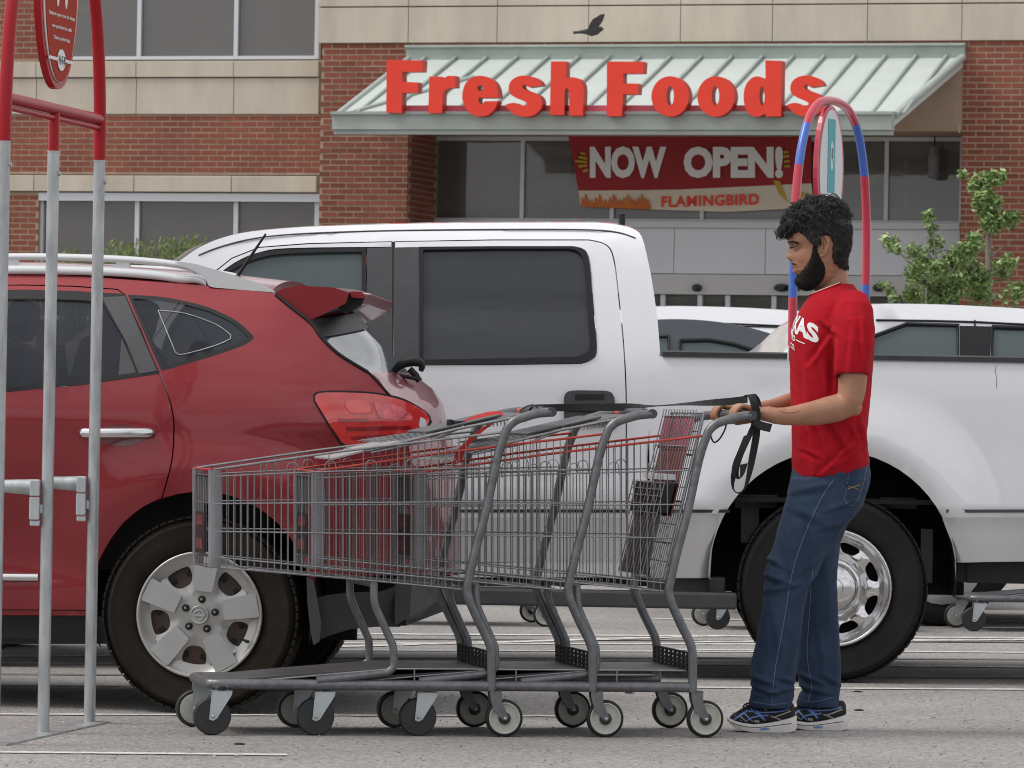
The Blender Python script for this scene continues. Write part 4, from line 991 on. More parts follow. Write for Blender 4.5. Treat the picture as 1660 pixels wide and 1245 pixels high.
# shark-fin / third brake light stub on the roof
m1 = MB(); c = T.P(1009, 355, 0.5); m1.tube([c + Vector((0, 0, -.04)), c + Vector((-0.004, 0, 0.02))], [0.012, 0.017], 8); m1.build('roof_antenna', M['trim'], body)

# wheels
def truck_wheel(u, zc, yc, mir=False, Rt=0.385):
    w_ = thing_part('wheel', pk, (u, yc, zc)); rim = Rt * 0.63
    tyre('tyre', w_, (0, 0.0, 0), Rt, 0.26, rim, M['rubber'], 60)
    m = MB(); m.lathe([(rim - .004, 0.0), (rim, -0.004), (rim - .012, -0.008), (rim - .02, 0.004), (rim - .028, 0.035), (rim - 0.045, 0.045)], (0, 0, 0), 56, 'Y', True, False)
    holes = []
    for k in range(8):
        a = R(22.5 + 45 * k); cr_ = rim * 0.70; hole = []
        for q in range(20):
            t = 2 * math.pi * q / 20; rr_ = rim * 0.085 * (abs(math.cos(t)) ** .6) * (1 if math.cos(t) > 0 else -1); tt = rim * 0.155 * (abs(math.sin(t)) ** .6) * (1 if math.sin(t) > 0 else -1)
            rad = cr_ + rr_; ang = a + tt * (1 + .25 * rr_ / (rim * .09)) / cr_; hole.append((rad * math.cos(ang), rad * math.sin(ang)))
        holes.append(hole)
    def wd(x, z):
        r = math.hypot(x, z) / rim; d = 0.045 - 0.035 * sst(0.92, 0.74, r) + 0.035 * sst(0.60, 0.48, r) - 0.03 * sst(.44, .36, r)
        for k in range(8):
            a = R(22.5 + 45 * k); q = math.hypot(x - rim * .7 * math.cos(a), z - rim * .7 * math.sin(a)); d += 0.012 * sst(rim * .24, rim * .13, q)
        return d
    panel(m, circ(0, 0, rim - 0.03, 64), holes, 0.014, wd, 0.05); m.build('rim', M['chrome'], w_)
    m = MB(); m.lathe([(rim * .43, 0.035), (rim * .42, 0.0), (rim * .38, -0.012), (rim * .3, -0.03), (rim * .17, -0.042), (0.004, -0.046)], (0, 0, 0), 40, 'Y'); m.lathe([(rim * .40, -.002), (rim * .41, -.008), (rim * .39, -.012)], (0, 0, 0), 40, 'Y', True, False); m.lathe([(rim * .17, -.041), (rim * .175, -.045), (rim * .165, -.046)], (0, 0, 0), 32, 'Y', True, False); m.build('hub_cap', M['chrome'], w_)
    m = MB(); m.lathe([(rim - .02, 0.10), (0.01, 0.10)], (0, 0, 0), 32); m.build('brake_shade', M['dark'], w_)
    return w_
def thing_part(name, par, loc, rz=0):
    o = bpy.data.objects.new(name, None); col.objects.link(o); o.parent = par; o.location = loc; o.rotation_euler = (0, 0, rz); o.empty_display_size = .1; return o
truck_wheel(wc[0], 0.392, 0.0, Rt=0.392)
for u_, y_ in ((wc[0], TW), (fwu, 0.02), (fwu, TW)):
    w_ = thing_part('wheel', pk, (u_, y_ - (0.26 if y_ > 1 else 0), 0.392)); tyre('tyre', w_, (0, 0, 0), 0.392, 0.26, 0.247, M['rubber'], 40)
    m = MB(); m.lathe([(0.245, 0.01), (0.22, .03), (0.2, .05), (.01, .05)], (0, 0, 0), 32); m.build('rim', M['chrome'], w_)
# tailgate, out of frame
m1 = MB(); m1.bb(T.uz(2020, 700)[0], T.uz(2040, 700)[0], 0.05, TW - 0.05, 0.72, z1 - .01); m1.build('tailgate', M['white'], pk)
# scratch marks on the bed
m1 = MB()
for P_ in ([(1615, 593), (1613, 602), (1616, 612), (1615, 630)], [(1580, 583), (1583, 579), (1579, 586)]):
    panel(m1, TS([(x - .35, y) for x, y in P_] + [(x + .35, y) for x, y in P_[::-1]]), [], None, dT, 0, None, -0.002)
m1.build('scratch', M['rust'], bo)

# ================================================================== RED CROSSOVER
G = Frame(323, 1157, -5)
rc_ = frame_thing(G, 'suv', 'crimson compact SUV with silver roof rails and five-spoke wheel covers, behind the steel posts', 'car')
GW = 1.76
gz = lambda y, x=300: G.uz(x, y)[1]
wr = G.uz(323, 1005); uf2, zf2 = G.uz(325, 976); rG = 0.40
ub0 = G.uz(470, 700)[0]; zb2 = gz(632); zsil = gz(1000, 60)
uend = G.uz(700, 700)[0]
zcr = gz(745, 200)
def dG(u, z):
    d = 0.015 * ((z - 0.85) / 0.35) ** 2
    if z > zb2: d += (z - zb2) * 0.22 + (z - zb2) ** 2 * 0.42
    q = max(0, u - ub0 + 0.12); d += 0.42 * q * q + 0.7 * q ** 4
    r_ = math.hypot(u - uf2, z - zf2); d -= 0.035 * sst(rG + 0.26, rG + 0.02, r_)
    d += 0.05 * sst(0.55, 0.25, z)
    d += 0.13 * max(0, zcr - z) * sst(0.35, 0.55, z) * sst(ub0 + .25, ub0 - .1, u)
    # shoulder above the arch and waist crease
    d -= 0.012 * math.exp(-((z - (zb2 - 0.10)) / 0.05) ** 2)
    d += 0.018 * math.exp(-((z - 0.62) / 0.12) ** 2) * sst(uf2 - .45, uf2 - .75, u)
    return d
def GS(P_): return G.S(P_, dG)
X0 = -420
roof_r = cat([(X0, 470), (-300, 455), (-150, 446), (0, 443), (100, 446), (200, 453), (300, 461), (370, 467), (440, 475)], 4)
quarter_rear = cat([(447, 476), (470, 494), (505, 523), (520, 543), (550, 573), (575, 592), (597, 603), (612, 614), (632, 640), (645, 652)], 3)
arch2 = [(325 + 179 * math.cos(R(a)), 976 - 179 * math.sin(R(a))) for a in range(0, 206, 6)]
low_rear = [(650, 665), (659, 700), (667, 760), (671, 860), (660, 932), (512, 934), (504, 985)]
body_pts = roof_r + quarter_rear + low_rear + arch2 + [(140, 998), (X0, 998)]
win_q = cat([(207, 478), (250, 480), (290, 486), (340, 499), (385, 521), (411, 545)], 4) + cat([(411, 549), (395, 560), (340, 579), (262, 602)], 3)
win_d = [(X0 + 60, 640), (X0 + 90, 600), (-300, 520), (-200, 490), (-60, 472), (40, 470), (120, 472), (203, 477), (258, 602), (255, 606), (130, 624), (0, 636), (-150, 642)]
lamp = cat([(511, 645), (516, 638), (540, 636), (600, 638), (640, 645), (668, 655), (690, 668), (697, 680)], 3) + [(690, 700), (676, 708), (640, 712), (562, 722), (554, 716), (535, 688), (512, 650)]
door2 = [(X0 + 40, 470 + 20), (-150, 462), (40, 461), (120, 463), (190, 468), (203, 477)] + cat([(230, 537), (256, 600), (272, 635), (281, 670), (283, 700), (279, 750), (264, 806)], 3) + cat([(262, 810), (235, 822), (200, 850), (172, 890), (158, 920)], 2) + [(146, 990), (X0 + 40, 990)]
mb = MB(); lampS = GS([(x, y) for x, y in lamp if True])
panel(mb, GS(body_pts), [GS(win_q), GS(door2)], 0.05, dG, 0.03, GW)
# rear of the car: quarter edge (near) to centre line, mirrored
near = [(447, 476), (505, 523), (550, 573), (597, 603), (620, 625), (645, 652), (660, 700), (668, 760), (672, 860), (660, 930)]
cent = [(548, 468), (575, 515), (622, 560), (655, 604), (690, 630), (706, 655), (716, 700), (728, 760), (738, 860), (736, 935)]
def rear_surf(mb, i0, i1, off=0.0, m0=0, tmax=1.0, mirror=True):
    A = []; 
    for (nx, ny), (cx, cy) in zip(near[i0:i1], cent[i0:i1]):
        (u, z), = GS([(nx, ny)]); d = dG(u, z); uc, zc_ = G.uz(cx, cy, GW * 0.42); row = []
        for k in range(11):
            t = k / 10 * tmax; cu = u + (uc - u) * (1 - (1 - t) ** 1.7); cd = d + (GW / 2 - d) * t; row.append((cu + off, cd, z + (zc_ - z) * t))
        if mirror: row = row + [(x, GW - y, zz) for x, y, zz in row[:-1][::-1]]
        A.append(row)
    # refine rows
    F_ = []
    for a, b in zip(A, A[1:]):
        for q in range(4): F_.append([tuple(Vector(p) * (1 - q / 4) + Vector(r) * (q / 4)) for p, r in zip(a, b)])
    F_.append(A[-1]); mb.loft(F_, False, True, False)
rear_surf(mb, 3, 10)
rfl = GS(roof_r); bridge(mb, rfl, GW, dG, 0.06, 18)
u9, z9 = rfl[-1]; d9 = dG(u9, z9); mb.add([(u9, d9 + (GW - 2 * d9) * k / 18, z9 + (0.06 * (1 - (2 * k / 18 - 1) ** 2) ** 0.7 if 0 < k < 18 else 0)) for k in range(19)] + [(u9 + .02, GW - d9, z9 - .12), (u9 + .02, d9, z9 - .12)], [list(range(21))])
gb = mb.build('body', M['red'], rc_)
# hatch glass, black upper strip
mb = MB(); rear_surf(mb, 1, 4, -0.012); mb.build('rear_window', M['rearglass'], rc_)
mb = MB(); near_s, cent_s = near, cent
near = [(500, 518), (522, 546)]; cent = [(570, 505), (588, 530)]; mb2 = MB(); rear_surf(mb2, 0, 2, 0.006, mirror=False); mb2.build('window_top_band', M['trim'], rc_)
near = [(595, 602), (632, 640)]; cent = [(652, 607), (685, 640)]
near, cent = near_s, cent_s
# panel gap line between quarter and hatch
m1 = MB(); m1.tube([(u, dG(u, z) - 0.003, z) for u, z in GS(cat([(597, 603), (612, 618), (632, 641), (645, 655)], 4))], 0.004, 5); m1.tube([(u, dG(u, z) - 0.004, z) for u, z in GS(cat([(447, 477), (470, 496), (505, 524), (521, 546), (550, 574), (597, 603)], 4))], 0.006, 5); m1.build('hatch_seal', M['dark'], rc_)
# spoiler
def spoil(d): return None
sp = MB()
prof_n = [(447, 474), (458, 468), (485, 463), (540, 466), (566, 474), (560, 492), (503, 519)]
ringsS = []
for t, s_, y_ in ((0.0, 1.0, 0.17), (0.04, 1.02, 0.20), (0.5, 1.05, GW / 2), (0.96, 1.02, GW - 0.20), (1.0, 1.0, GW - 0.17)):
    r = []
    for x, y in prof_n:
        u, z = G.uz(x, y, 0.17); r.append((u, y_, z + (0.012 if 0.3 < t < 0.7 else 0)))
    ringsS.append(r)
sp.loft(ringsS, True, False); so = sp.build('spoiler', M['red'], rc_); bev(so, 0.008, 2)
m1 = MB(); 
c0 = G.P(500, 520, 0.2); c1 = G.P(560, 494, .2); c2 = G.P(590, 484, 0.35); c3 = G.P(588, 490, .5)
m1.loft([[tuple(G.P(x, y, d)) for x, y in ((566, 476), (586, 474), (592, 482), (586, 495), (560, 510), (548, 500))] for d in (0.24, 0.6)], True, False); o = m1.build('spoiler_underside', M['trim'], rc_); bev(o, .006, 2)
m1 = MB(); m1.loft([[tuple(G.P(x, y, d)) for x, y in ((566, 473), (586, 473), (592, 479), (590, 484), (570, 482))] for d in (0.20, 0.6)], True, False); m1.build('spoiler_lip', M['red'], so)
# windows
def gsheet(P_, m, par, nm, off, step=0.07, skirt=0.012, holes=(), W=None):
    m1 = MB(); panel(m1, GS(P_), [GS(h) for h in holes], step, dG, skirt, W, off); return m1.build(nm, m, par)
m1 = MB(); panel(m1, shrink(GS(door2), 0.0045), [shrink(GS(win_d), -0.001)], 0.05, lambda u, z: dG(u, z) - 0.001, 0.03); gd = m1.build('door', M['red'], rc_)
gq = [(214, 484), (252, 485), (290, 491)] + cat([(338, 504), (380, 525), (402, 546)], 3) + cat([(398, 551), (340, 572), (268, 594)], 3)
gsheet(win_q, M['trim'], rc_, 'quarter_window_frame', 0.0, holes=[gq]); qo = gsheet(gq, M['seethru'], rc_, 'quarter_window', 0.006, 0.1, 0)
iq = cat([(256, 503), (300, 508), (350, 526), (374, 543)], 3) + cat([(374, 549), (350, 560), (300, 574), (288, 574)], 2) + [(284, 571)]
m1 = MB(); P_ = [(u, dG(u, z) + 0.004, z) for u, z in GS(iq + [iq[0]])]; m1.tube(P_, 0.0022, 5); m1.build('glass_border', M['galv'], qo)
gd1 = [(X0 + 110, 620), (-280, 540), (-190, 505), (-60, 486), (40, 484), (120, 486), (166, 489), (205, 556), (220, 604), (130, 616), (0, 628), (-150, 634)]
fdo = gsheet(win_d, M['trim'], gd, 'window_frame', -0.003, holes=[gd1]); gsheet(gd1, M['seethru'], gd, 'window_glass', 0.008, 0.1, 0)
gsheet([(197, 548), (222, 604), (192, 609)], M['plastic'], gd, 'window_divider', 0.0, 0.1)
gsheet([(166, 482), (203, 480), (255, 601), (226, 606), (206, 556)], M['plastic'], gd, 'pillar_cover', -0.005, 0.08)
# things inside seen through side glass are replaced by a dark cabin
mb = MB(); mb.bb(G.uz(X0, 700)[0], G.uz(430, 700)[0], 0.2, GW - .2, 0.5, zb2 - .05); mb.build('cabin_floor', M['dark'], gb)
for x, dd_ in ((-60, .3), (-60, 1.05), (150, .35), (150, .95)):
    u, z = G.uz(x, 632, .4); mb = MB(); mb.box((u, dd_ + .22, z + .04), (.16, .46, .30), Matrix.Rotation(.25, 3, 'Y')); mb.box((u + .05, dd_ + .22, z + .27), (.10, .24, .16), Matrix.Rotation(.25, 3, 'Y')); o = mb.build('seat', M['plastic'], gb); bev(o, .04, 3)
mb = MB(); mb.tube([G.P(96, 560, .25), G.P(104, 620, .25)], .02, 6); mb.build('belt_strap', M['plastic'], gb)
# handle
hs_ = GS([(160, 700), (230, 706)])
m1 = MB(); a, b = GS([(136, 702), (244, 702)]); dd = dG(*a) - 0.02; bb_ = [(a[0], dd + .018, a[1]), (a[0] + .015, dd, a[1]), ((a[0] + b[0]) / 2, dd - 0.008, (a[1] + b[1]) / 2), (b[0] - .015, dd, b[1]), (b[0], dd + .018, b[1])]
m1.tube(cat(bb_, 4), 0.0195, 12, True, None); 
hh = m1.build('door_handle', M['chrome'], gd); 
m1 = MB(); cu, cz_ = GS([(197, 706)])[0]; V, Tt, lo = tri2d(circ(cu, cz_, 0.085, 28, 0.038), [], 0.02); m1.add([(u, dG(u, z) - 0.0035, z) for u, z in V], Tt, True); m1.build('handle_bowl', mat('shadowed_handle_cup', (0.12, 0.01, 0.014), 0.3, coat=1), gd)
m1 = MB(); a, b = GS([(-120, 934), (63, 936)]); m1.tube([(a[0], dG(*a) - .008, a[1]), (b[0], dG(*b) - .008, b[1])], 0.016, 8); m1.build('door_moulding', M['chrome'], gd)
# roof rails
def rail(xo, d_, nm='roof_rail'):
    d = 0.24; SH = Vector((0, d_ - d, 0))
    m1 = MB()
    top = [(X0, 430), (-200, 421), (0, 417), (80, 417), (180, 420), (250, 425), (295, 431), (318, 440), (332, 450), (341, 459)]
    P_ = [G.P(x, y, d) for x, y in top]; Q_ = [G.P(min(x, 336), y + (18 if x < 300 else (18 - (x - 295) / 46 * 18)), d) for x, y in top]
    P_, Q_ = cat([p + SH for p in P_], 4), cat([p + SH for p in Q_], 4)
    m1.loft([[Vector(a) + Vector((0, -.010, .014)), Vector(a) + Vector((0, -.019, .004)), Vector(a) + Vector((0, -.019, -.008)), Vector(a) + Vector((0, -.006, -.012)), Vector(a) + Vector((0, .012, -.010)), Vector(a) + Vector((0, .012, .010))] for a in P_], True)
    m1.loft([[Vector(b) + Vector((0, -.022, .010)), Vector(b) + Vector((0, -.03, -.008)), Vector(b) + Vector((0, -.026, -.022)), Vector(b) + Vector((0, .012, -.022)), Vector(b) + Vector((0, .012, .010))] for b in Q_], True)
    for x in (20, 200): p = G.P(x, 430, d); m1.box(p + SH + Vector((0, -.004, -.006)), (0.05, 0.02, 0.06))
    return m1.build(nm, M['railsilver'], rc_)
rail(0, 0.24); rail(0, GW - 0.24)
m1 = MB(); a = G.P(384, 449, GW * .4); b = G.P(431, 379, GW * .4); m1.tube([a, b], [0.007, 0.004], 6); m1.build('aerial', M['trim'], rc_)
m1 = MB(); V_, T_i, lo_p = tri2d([G.uz(x, y, .19) for x, y in cat([(283, 425), (312, 427), (345, 436), (385, 448), (425, 462), (444, 473), (420, 472), (370, 468), (340, 464), (333, 450), (312, 437)], 4, True)], [], .05); m1.add([(u, .19, z) for u, z in V_] + [], T_i, True); m1.add([(u, .21, z) for u, z in V_], T_i, True)
for lp in lo_p:
    n = len(lp); m1.add([(u, .19, z) for u, z in lp] + [(u, .21, z) for u, z in lp], [(i, (i + 1) % n, n + (i + 1) % n, n + i) for i in range(n)])
m1.build('roof_sky_sheen', M['railsilver'], rc_)  # silver sheet added for the sky reflected on the crowned roof
# tail lamp
lm = MB()
def near_lamp(off, P_, m_, nm, par, step=0.03, skirt=0.0):
    m1 = MB(); panel(m1, GS(P_), [], step, dG, skirt, None, off); return m1.build(nm, m_, par)
lo_ = near_lamp(-0.006, cat([(508, 641), (515, 635), (545, 633), (600, 635), (645, 643), (672, 655), (694, 670), (700, 684)], 3) + [(690, 703), (676, 711), (640, 716), (560, 726), (550, 718), (530, 686), (509, 650)], M['trim'], 'lamp_surround', rc_, 0.04, 0.02)
tl_ = near_lamp(-0.012, lamp, M['tail'], 'tail_lamp', rc_, 0.03, 0.012)
for P_ in ([(549, 679), (598, 679), (598, 684), (552, 684)], [(560, 693), (668, 690), (668, 696), (565, 699)], [(568, 708), (640, 704), (640, 709), (571, 713)]): near_lamp(-0.0145, P_, M['taildark'], 'lens_band', tl_)
near_lamp(-0.0148, cat([(560, 650), (590, 648), (600, 655), (600, 668), (572, 670), (562, 660)], 3), mat('bright_red_reflector', (0.7, 0.09, 0.09), 0.15, coat=1), 'lens_window', tl_)
near_lamp(-0.0146, cat([(606, 652), (640, 656), (662, 668), (668, 682), (615, 678)], 3), mat('deep_pink_reflector', (0.6, 0.08, 0.10), 0.1, coat=1, var=.5, vs=25), 'lens_window', tl_)
near_lamp(-0.015, cat([(682, 676), (690, 680), (692, 690), (686, 696), (680, 690)], 3), M['signplate'], 'reversing_lens', tl_)
# wiper and its cover
m1 = MB(); P_ = [G.P(x, y, 0.62) for x, y in ((634, 606), (642, 598), (652, 590), (668, 586), (680, 588), (684, 594), (682, 602))]; m1.tube(cat(P_, 3), [0.008 + .010 * math.sin(math.pi * k / 18) for k in range(19)], 8); P_ = [G.P(x, y, .62) for x, y in ((664, 598), (674, 608), (680, 618))]; m1.tube(P_, 0.012, 8); P_ = [G.P(x, y, .6) for x, y in ((636, 606), (655, 610), (676, 614))]; m1.tube(P_, 0.007, 6); m1.build('wiper', M['trim'], rc_)
# sill, bumper, mud flap, wheel well
gsheet([(X0, 999), (150, 999), (170, 1000), (176, 1044), (X0, 1048)], M['trim'], rc_, 'sill', 0.015)
bp_ = [(505, 938), (530, 938), (575, 950), (620, 955), (672, 935), (668, 958), (662, 985), (655, 1012), (610, 1012), (567, 1018), (513, 1036), (500, 1040), (503, 985)]
gsheet(cat([(504, 972), (530, 965), (575, 960), (620, 958), (664, 938)], 3) + [(664, 960), (656, 1000), (648, 1016), (610, 1016), (567, 1020), (513, 1037), (502, 1040)], M['plastic'], rc_, 'bumper', -0.012, 0.05, 0.03)
m1 = MB(); c1 = G.P(650, 940, 0.22); c2 = G.P(716, 968, .8)
m1.loft([[tuple(G.P(x, y, d)) for x, y in P_] for d, P_ in ((0.16, [(640, 936), (668, 936), (664, 1000), (640, 1014)]), (0.5, [(690, 930), (722, 940), (708, 975), (680, 1000)]), (0.9, [(700, 925), (738, 935), (716, 970), (690, 985)]), (1.5, [(690, 925), (738, 935), (716, 970), (690, 985)]))], True, False); m1.build('rear_bumper', M['plastic'], rc_)
m1 = MB(); P_ = [(497, 935), (508, 940), (516, 980), (521, 1010), (518, 1040), (508, 1046), (503, 1020), (498, 975)]
m1.loft([[tuple(G.P(x, y, d)) for x, y in P_] for d in (-0.01, 0.2)], True, False); m1.build('mud_flap', M['plastic'], rc_)
uw = MB(); rings = [[(uf2 + 0.415 * math.cos(R(a)), y, zf2 + 0.415 * math.sin(R(a))) for a in range(-20, 201, 10)] for y in (0.02, 0.5)]; uw.loft(rings, False, True, False)
uw.bb(uf2 - .5, uf2 + .5, .5, .55, 0.25, .9); uw.bb(G.uz(X0, 900)[0], uf2 - .42, 0.1, GW - .1, 0.25, 0.5); uw.bb(uf2 + .42, G.uz(650, 900)[0], 0.2, GW - .2, .32, .6); uw.bb(uf2 - .5, uf2 + .5, .5, GW - .5, .3, .6); uw.build('underbody', M['dark'], gb)
# front part of the car, outside the picture to the left
fu = wr[0] - 2.69; zhd = gz(660, 0)
m1 = MB(); ue_ = G.uz(X0, 700)[0]
fp = [(fu - .85, 0.45), (fu - .88, .75), (fu - .6, .93), (fu - .05, 1.02), (fu + .5, 1.10), (ue_, gz(470, X0))] if False else [(fu - .85, 0.45), (fu - .88, .75), (fu - .6, .93), (fu - .05, 1.02), (fu + .38, 1.12), (fu + .9, 1.42), (ue_, GS([(X0, 470)])[0][1]), (ue_, 0.3), (fu + .42, .3)] + [(fu + .4 * math.cos(R(a)), .36 + .4 * math.sin(R(a))) for a in range(0, 181, 15)]
panel(m1, fp, [], 0.12, dG, 0.03, GW); bridge(m1, fp[:7], GW, dG, .05); m1.build('front_body', M['red'], rc_)
# wheels
def suv_wheel(u, y, full=True):
    w_ = thing_part('wheel', rc_, (u, y, 0.352)); Rt, rim = 0.352, 0.228
    tyre('tyre', w_, (0, 0, 0), Rt, 0.225, rim, M['rubber_brown'], 70)
    if not full:
        m = MB(); m.lathe([(rim, 0.01), (.2, .03), (.01, .03)], (0, 0, 0), 32); m.build('rim', M['alloy'], w_); return
    m = MB(); m.lathe([(rim - .002, 0.004), (rim - .001, -0.003), (rim - .008, -0.006), (rim - .014, 0.002), (rim - 0.03, 0.016), (rim - .05, 0.024)], (0, 0, 0), 60, 'Y', True, False)
    holes = []
    for k in range(5):
        a = R(47 + 72 * k); h = []
        for q in range(24):
            t = 2 * math.pi * q / 24; rr_ = 0.036 * math.copysign(abs(math.cos(t)) ** .75, math.cos(t)); tt = 0.043 * math.copysign(abs(math.sin(t)) ** .75, math.sin(t)) * (1 + 5 * rr_)
            rad = 0.148 + rr_; h.append((rad * math.cos(a) - tt * math.sin(a), rad * math.sin(a) + tt * math.cos(a)))
        holes.append(h)
    def hd(x, z):
        r = math.hypot(x, z); an = math.degrees(math.atan2(z, x)); dd = min(abs((an - 83 - 72 * k + 180) % 360 - 180) for k in range(5)); tw = dd * R(1) * r
        base_ = 0.022 - 0.012 * sst(0.12, 0.05, r) + 0.006 * math.sin(min(1, r / .2) * 3.1)
        return base_ - 0.010 * sst(0.062, 0.035, tw) * sst(0.06, 0.1, r)
    panel(m, circ(0, 0, rim - 0.045, 60), holes, 0.012, hd, 0.03); m.build('wheel_cover', M['alloy'], w_)
    for k in range(5):
        a = R(83 + 72 * k); ca, sa = math.cos(a), math.sin(a)
        P_ = [(0.088, -0.027), (0.092, -.031), (0.205, -0.041), (0.210, -.037), (0.210, 0.037), (0.205, .041), (0.092, 0.031), (0.088, .027)]
        m = MB(); q = [(r * ca - t * sa, r * sa + t * ca) for r, t in P_]
        m.add([(x, -0.0035 + 0.004 * (i in (0, 7)) * 0, z) for i, (x, z) in enumerate(q)] + [(x * (1.0), 0.012, z) for x, z in q], [list(range(8))] + [(i, (i + 1) % 8, 8 + (i + 1) % 8, 8 + i) for i in range(8)])
        o = m.build('spoke', M['alloy2'], w_); bev(o, 0.003, 2)
    m = MB()
    for k in range(5):
        m = MB(); lug(m, (0, 0, 0), 0.056, k, 5, 0.0135, 0.003, 0.006, 83); m.build('lug_recess', M['dark'], w_); m = MB(); lug(m, (0, 0, 0), 0.056, k, 5, 0.0045, -0.003, 0.008, 83); m.build('lug_nut', M['alloy'], w_)
    m = MB(); m.lathe([(0.034, 0.01), (0.034, -0.003), (0.031, -0.006), (0.028, -0.003), (0.024, -0.002), (0.001, -0.003)], (0, 0, 0), 32); m.build('centre_cap', M['alloy'], w_)
    m = MB(); m.tube([(0.017 * math.cos(R(t)), -0.006, 0.017 * math.sin(R(t))) for t in range(0, 361, 20)], 0.003, 6); m.box((0, -0.006, 0), (0.046, 0.004, 0.008)); m.tube([(-.008, -.007, -.01), (-.001, -.007, .012), (.008, -.007, -.008)], .002, 5); m.build('emblem', M['alloy2'], w_)
    m = MB(); m.lathe([(rim - .03, 0.045), (0.15, 0.05), (0.12, 0.035), (0.01, 0.035)], (0, 0, 0), 40); mo = m.build('steel_wheel', M['rust'], w_)
    m = MB(); 
    for k in range(15):
        m = MB(); a = R(24 * k + 10); m.lathe([(0.012, 0), (0.011, -.0005)], (0.152 * math.cos(a), 0.040, 0.152 * math.sin(a)), 10); m.build('vent_hole', M['dark'], w_)
    m = MB(); a = R(-28); p = Vector((0.19 * math.cos(a), -.002, 0.19 * math.sin(a))); m.tube([p - Vector((.022 * math.cos(a), 0, .022 * math.sin(a))), p], 0.0045, 8); m.tube([p, p + Vector((.012, -.004, -.003))], .006, 8); m.build('valve', M['dark'], w_)
suv_wheel(wr[0], 0.0); suv_wheel(wr[0], GW - .225, False); suv_wheel(fu, 0.02, False); suv_wheel(fu, GW - .225, False)

# ================================================================== CARS BEHIND THE PICKUP
def back_car(name, label, F, W, outline_px, glass_px, m_body, zlow=0.25, wheels=(), par_extra=None, k_=0.22):
    t = frame_thing(F, name, label, 'car'); zb = min(F.uz(*p)[1] for g_ in glass_px for p in g_)
    df = lambda u, z: 0.02 * ((z - .8) / .4) ** 2 + (max(0, z - zb) * k_ + max(0, z - zb) ** 2 * .35)
    S_ = lambda P_: F.S(P_, df); top = S_(cat(outline_px, 3)); poly = top + [(top[-1][0], zlow), (top[0][0], zlow)]
    m1 = MB(); holes = [S_(g_) for g_ in glass_px]
    panel(m1, poly, holes, 0.14, df, 0.02, W); bridge(m1, top, W, df, 0.012, 12); bo_ = m1.build('body', m_body, t)
    for g_ in glass_px:
        m1 = MB(); panel(m1, S_(g_), [], 0.2, df, 0, None, 0.006); o = m1.build('window', M['clearglass'], t)
        m1 = MB(); q = S_(g_); m1.tube([(u, df(u, z) - .002, z) for u, z in q + [q[0]]], 0.012, 5); m1.build('window_rubber', M['trim'], o)
        m1 = MB(); panel(m1, S_(g_), [], 0.3, df, 0, None, W - 0.3); m1.build('window', M['clearglass'], t)
    m1 = MB(); m1.bb(top[0][0] + .1, top[-1][0] - .1, .15, W - .15, .3, zb - .05); m1.build('cabin_floor', M['dark'], t)
    for u in wheels:
        for y in (0.0, W - .2):
            w_ = thing_part('wheel', t, (u, y, .33)); m1 = MB(); m1.lathe([(.21, .01), (.25, 0), (.31, 0), (.33, .03), (.33, .17), (.31, .2), (.2, .2)], (0, 0, 0), 32); m1.build('tyre', M['rubber'], w_); m1 = MB(); m1.lathe([(.215, .0), (.2, .03), (.08, .02), (.01, .01)], (0, 0, 0), 24); m1.build('rim', M['alloy'], w_)
    return t, df, S_
F1 = Frame(1180, 990, 4, Y=28.5)
t1, df1, S1 = back_car('sedan', 'dark grey sedan roof just above the pickup bed, left of the man', F1, 1.75,
    [(760, 640), (820, 600), (900, 560), (1000, 528), (1070, 519), (1130, 519), (1190, 526), (1250, 541), (1310, 566), (1370, 600), (1480, 618), (1510, 640)],
    [[(1103, 552), (1150, 551), (1190, 558), (1225, 569), (1240, 585), (1103, 588)], [(960, 585), (985, 556), (1040, 545), (1084, 545), (1084, 588)]], M['darkgrey'], wheels=(-1.3, 1.35))
F2 = Frame(1250, 940, 4, Y=34)
t2, df2, S2 = back_car('hatchback', 'white hatchback with a long arched roof behind the man, beyond the pickup bed', F2, 1.8,
    [(700, 640), (760, 590), (880, 540), (980, 508), (1060, 497), (1180, 498), (1290, 504), (1400, 514), (1460, 525), (1520, 544), (1560, 564), (1600, 600), (1610, 640)],
    [[(1230, 590), (1230, 545), (1300, 540), (1370, 543), (1430, 551), (1490, 564), (1520, 590)], [(1000, 590), (1030, 552), (1100, 540), (1200, 536), (1200, 590)]], M['white'], wheels=(-1.3, 1.3))
m1 = MB()
for (a, b) in (((1200, 529), (1530, 549)), ((1060, 522), (1300, 530))):
    P_ = [(a[0] + (b[0] - a[0]) * k / 10, a[1] + (b[1] - a[1]) * (k / 10) ** 1.6) for k in range(11)]; m1.tube([(u, df2(u, z) - .004, z) for u, z in S2(P_)], 0.006, 4)
m1.build('roof_seam', M['trim'], t2)
F3 = Frame(1600, 1017, 6, Y=26.2)
t3, df3, S3 = back_car('suv', 'white SUV with black window pillars and a thin aerial at the right edge', F3, 1.85,
    [(1180, 640), (1230, 600), (1300, 560), (1340, 520), (1385, 499), (1420, 493), (1500, 493), (1580, 496), (1680, 502), (1760, 512), (1840, 530), (1900, 570), (1980, 640)],
    [[(1400, 590), (1415, 545), (1470, 525), (1553, 527), (1553, 590)], [(1608, 530), (1700, 533), (1760, 545), (1790, 590), (1608, 590)]], M['white'], wheels=(F3.uz(1527, 950)[0], F3.uz(1527, 950)[0] + 2.7), k_=.2)
m1 = MB(); panel(m1, S3([(1556, 528), (1605, 529), (1605, 590), (1556, 590)]), [], .1, df3, .01, None, -.004); m1.build('pillar_cover', M['trim'], t3)
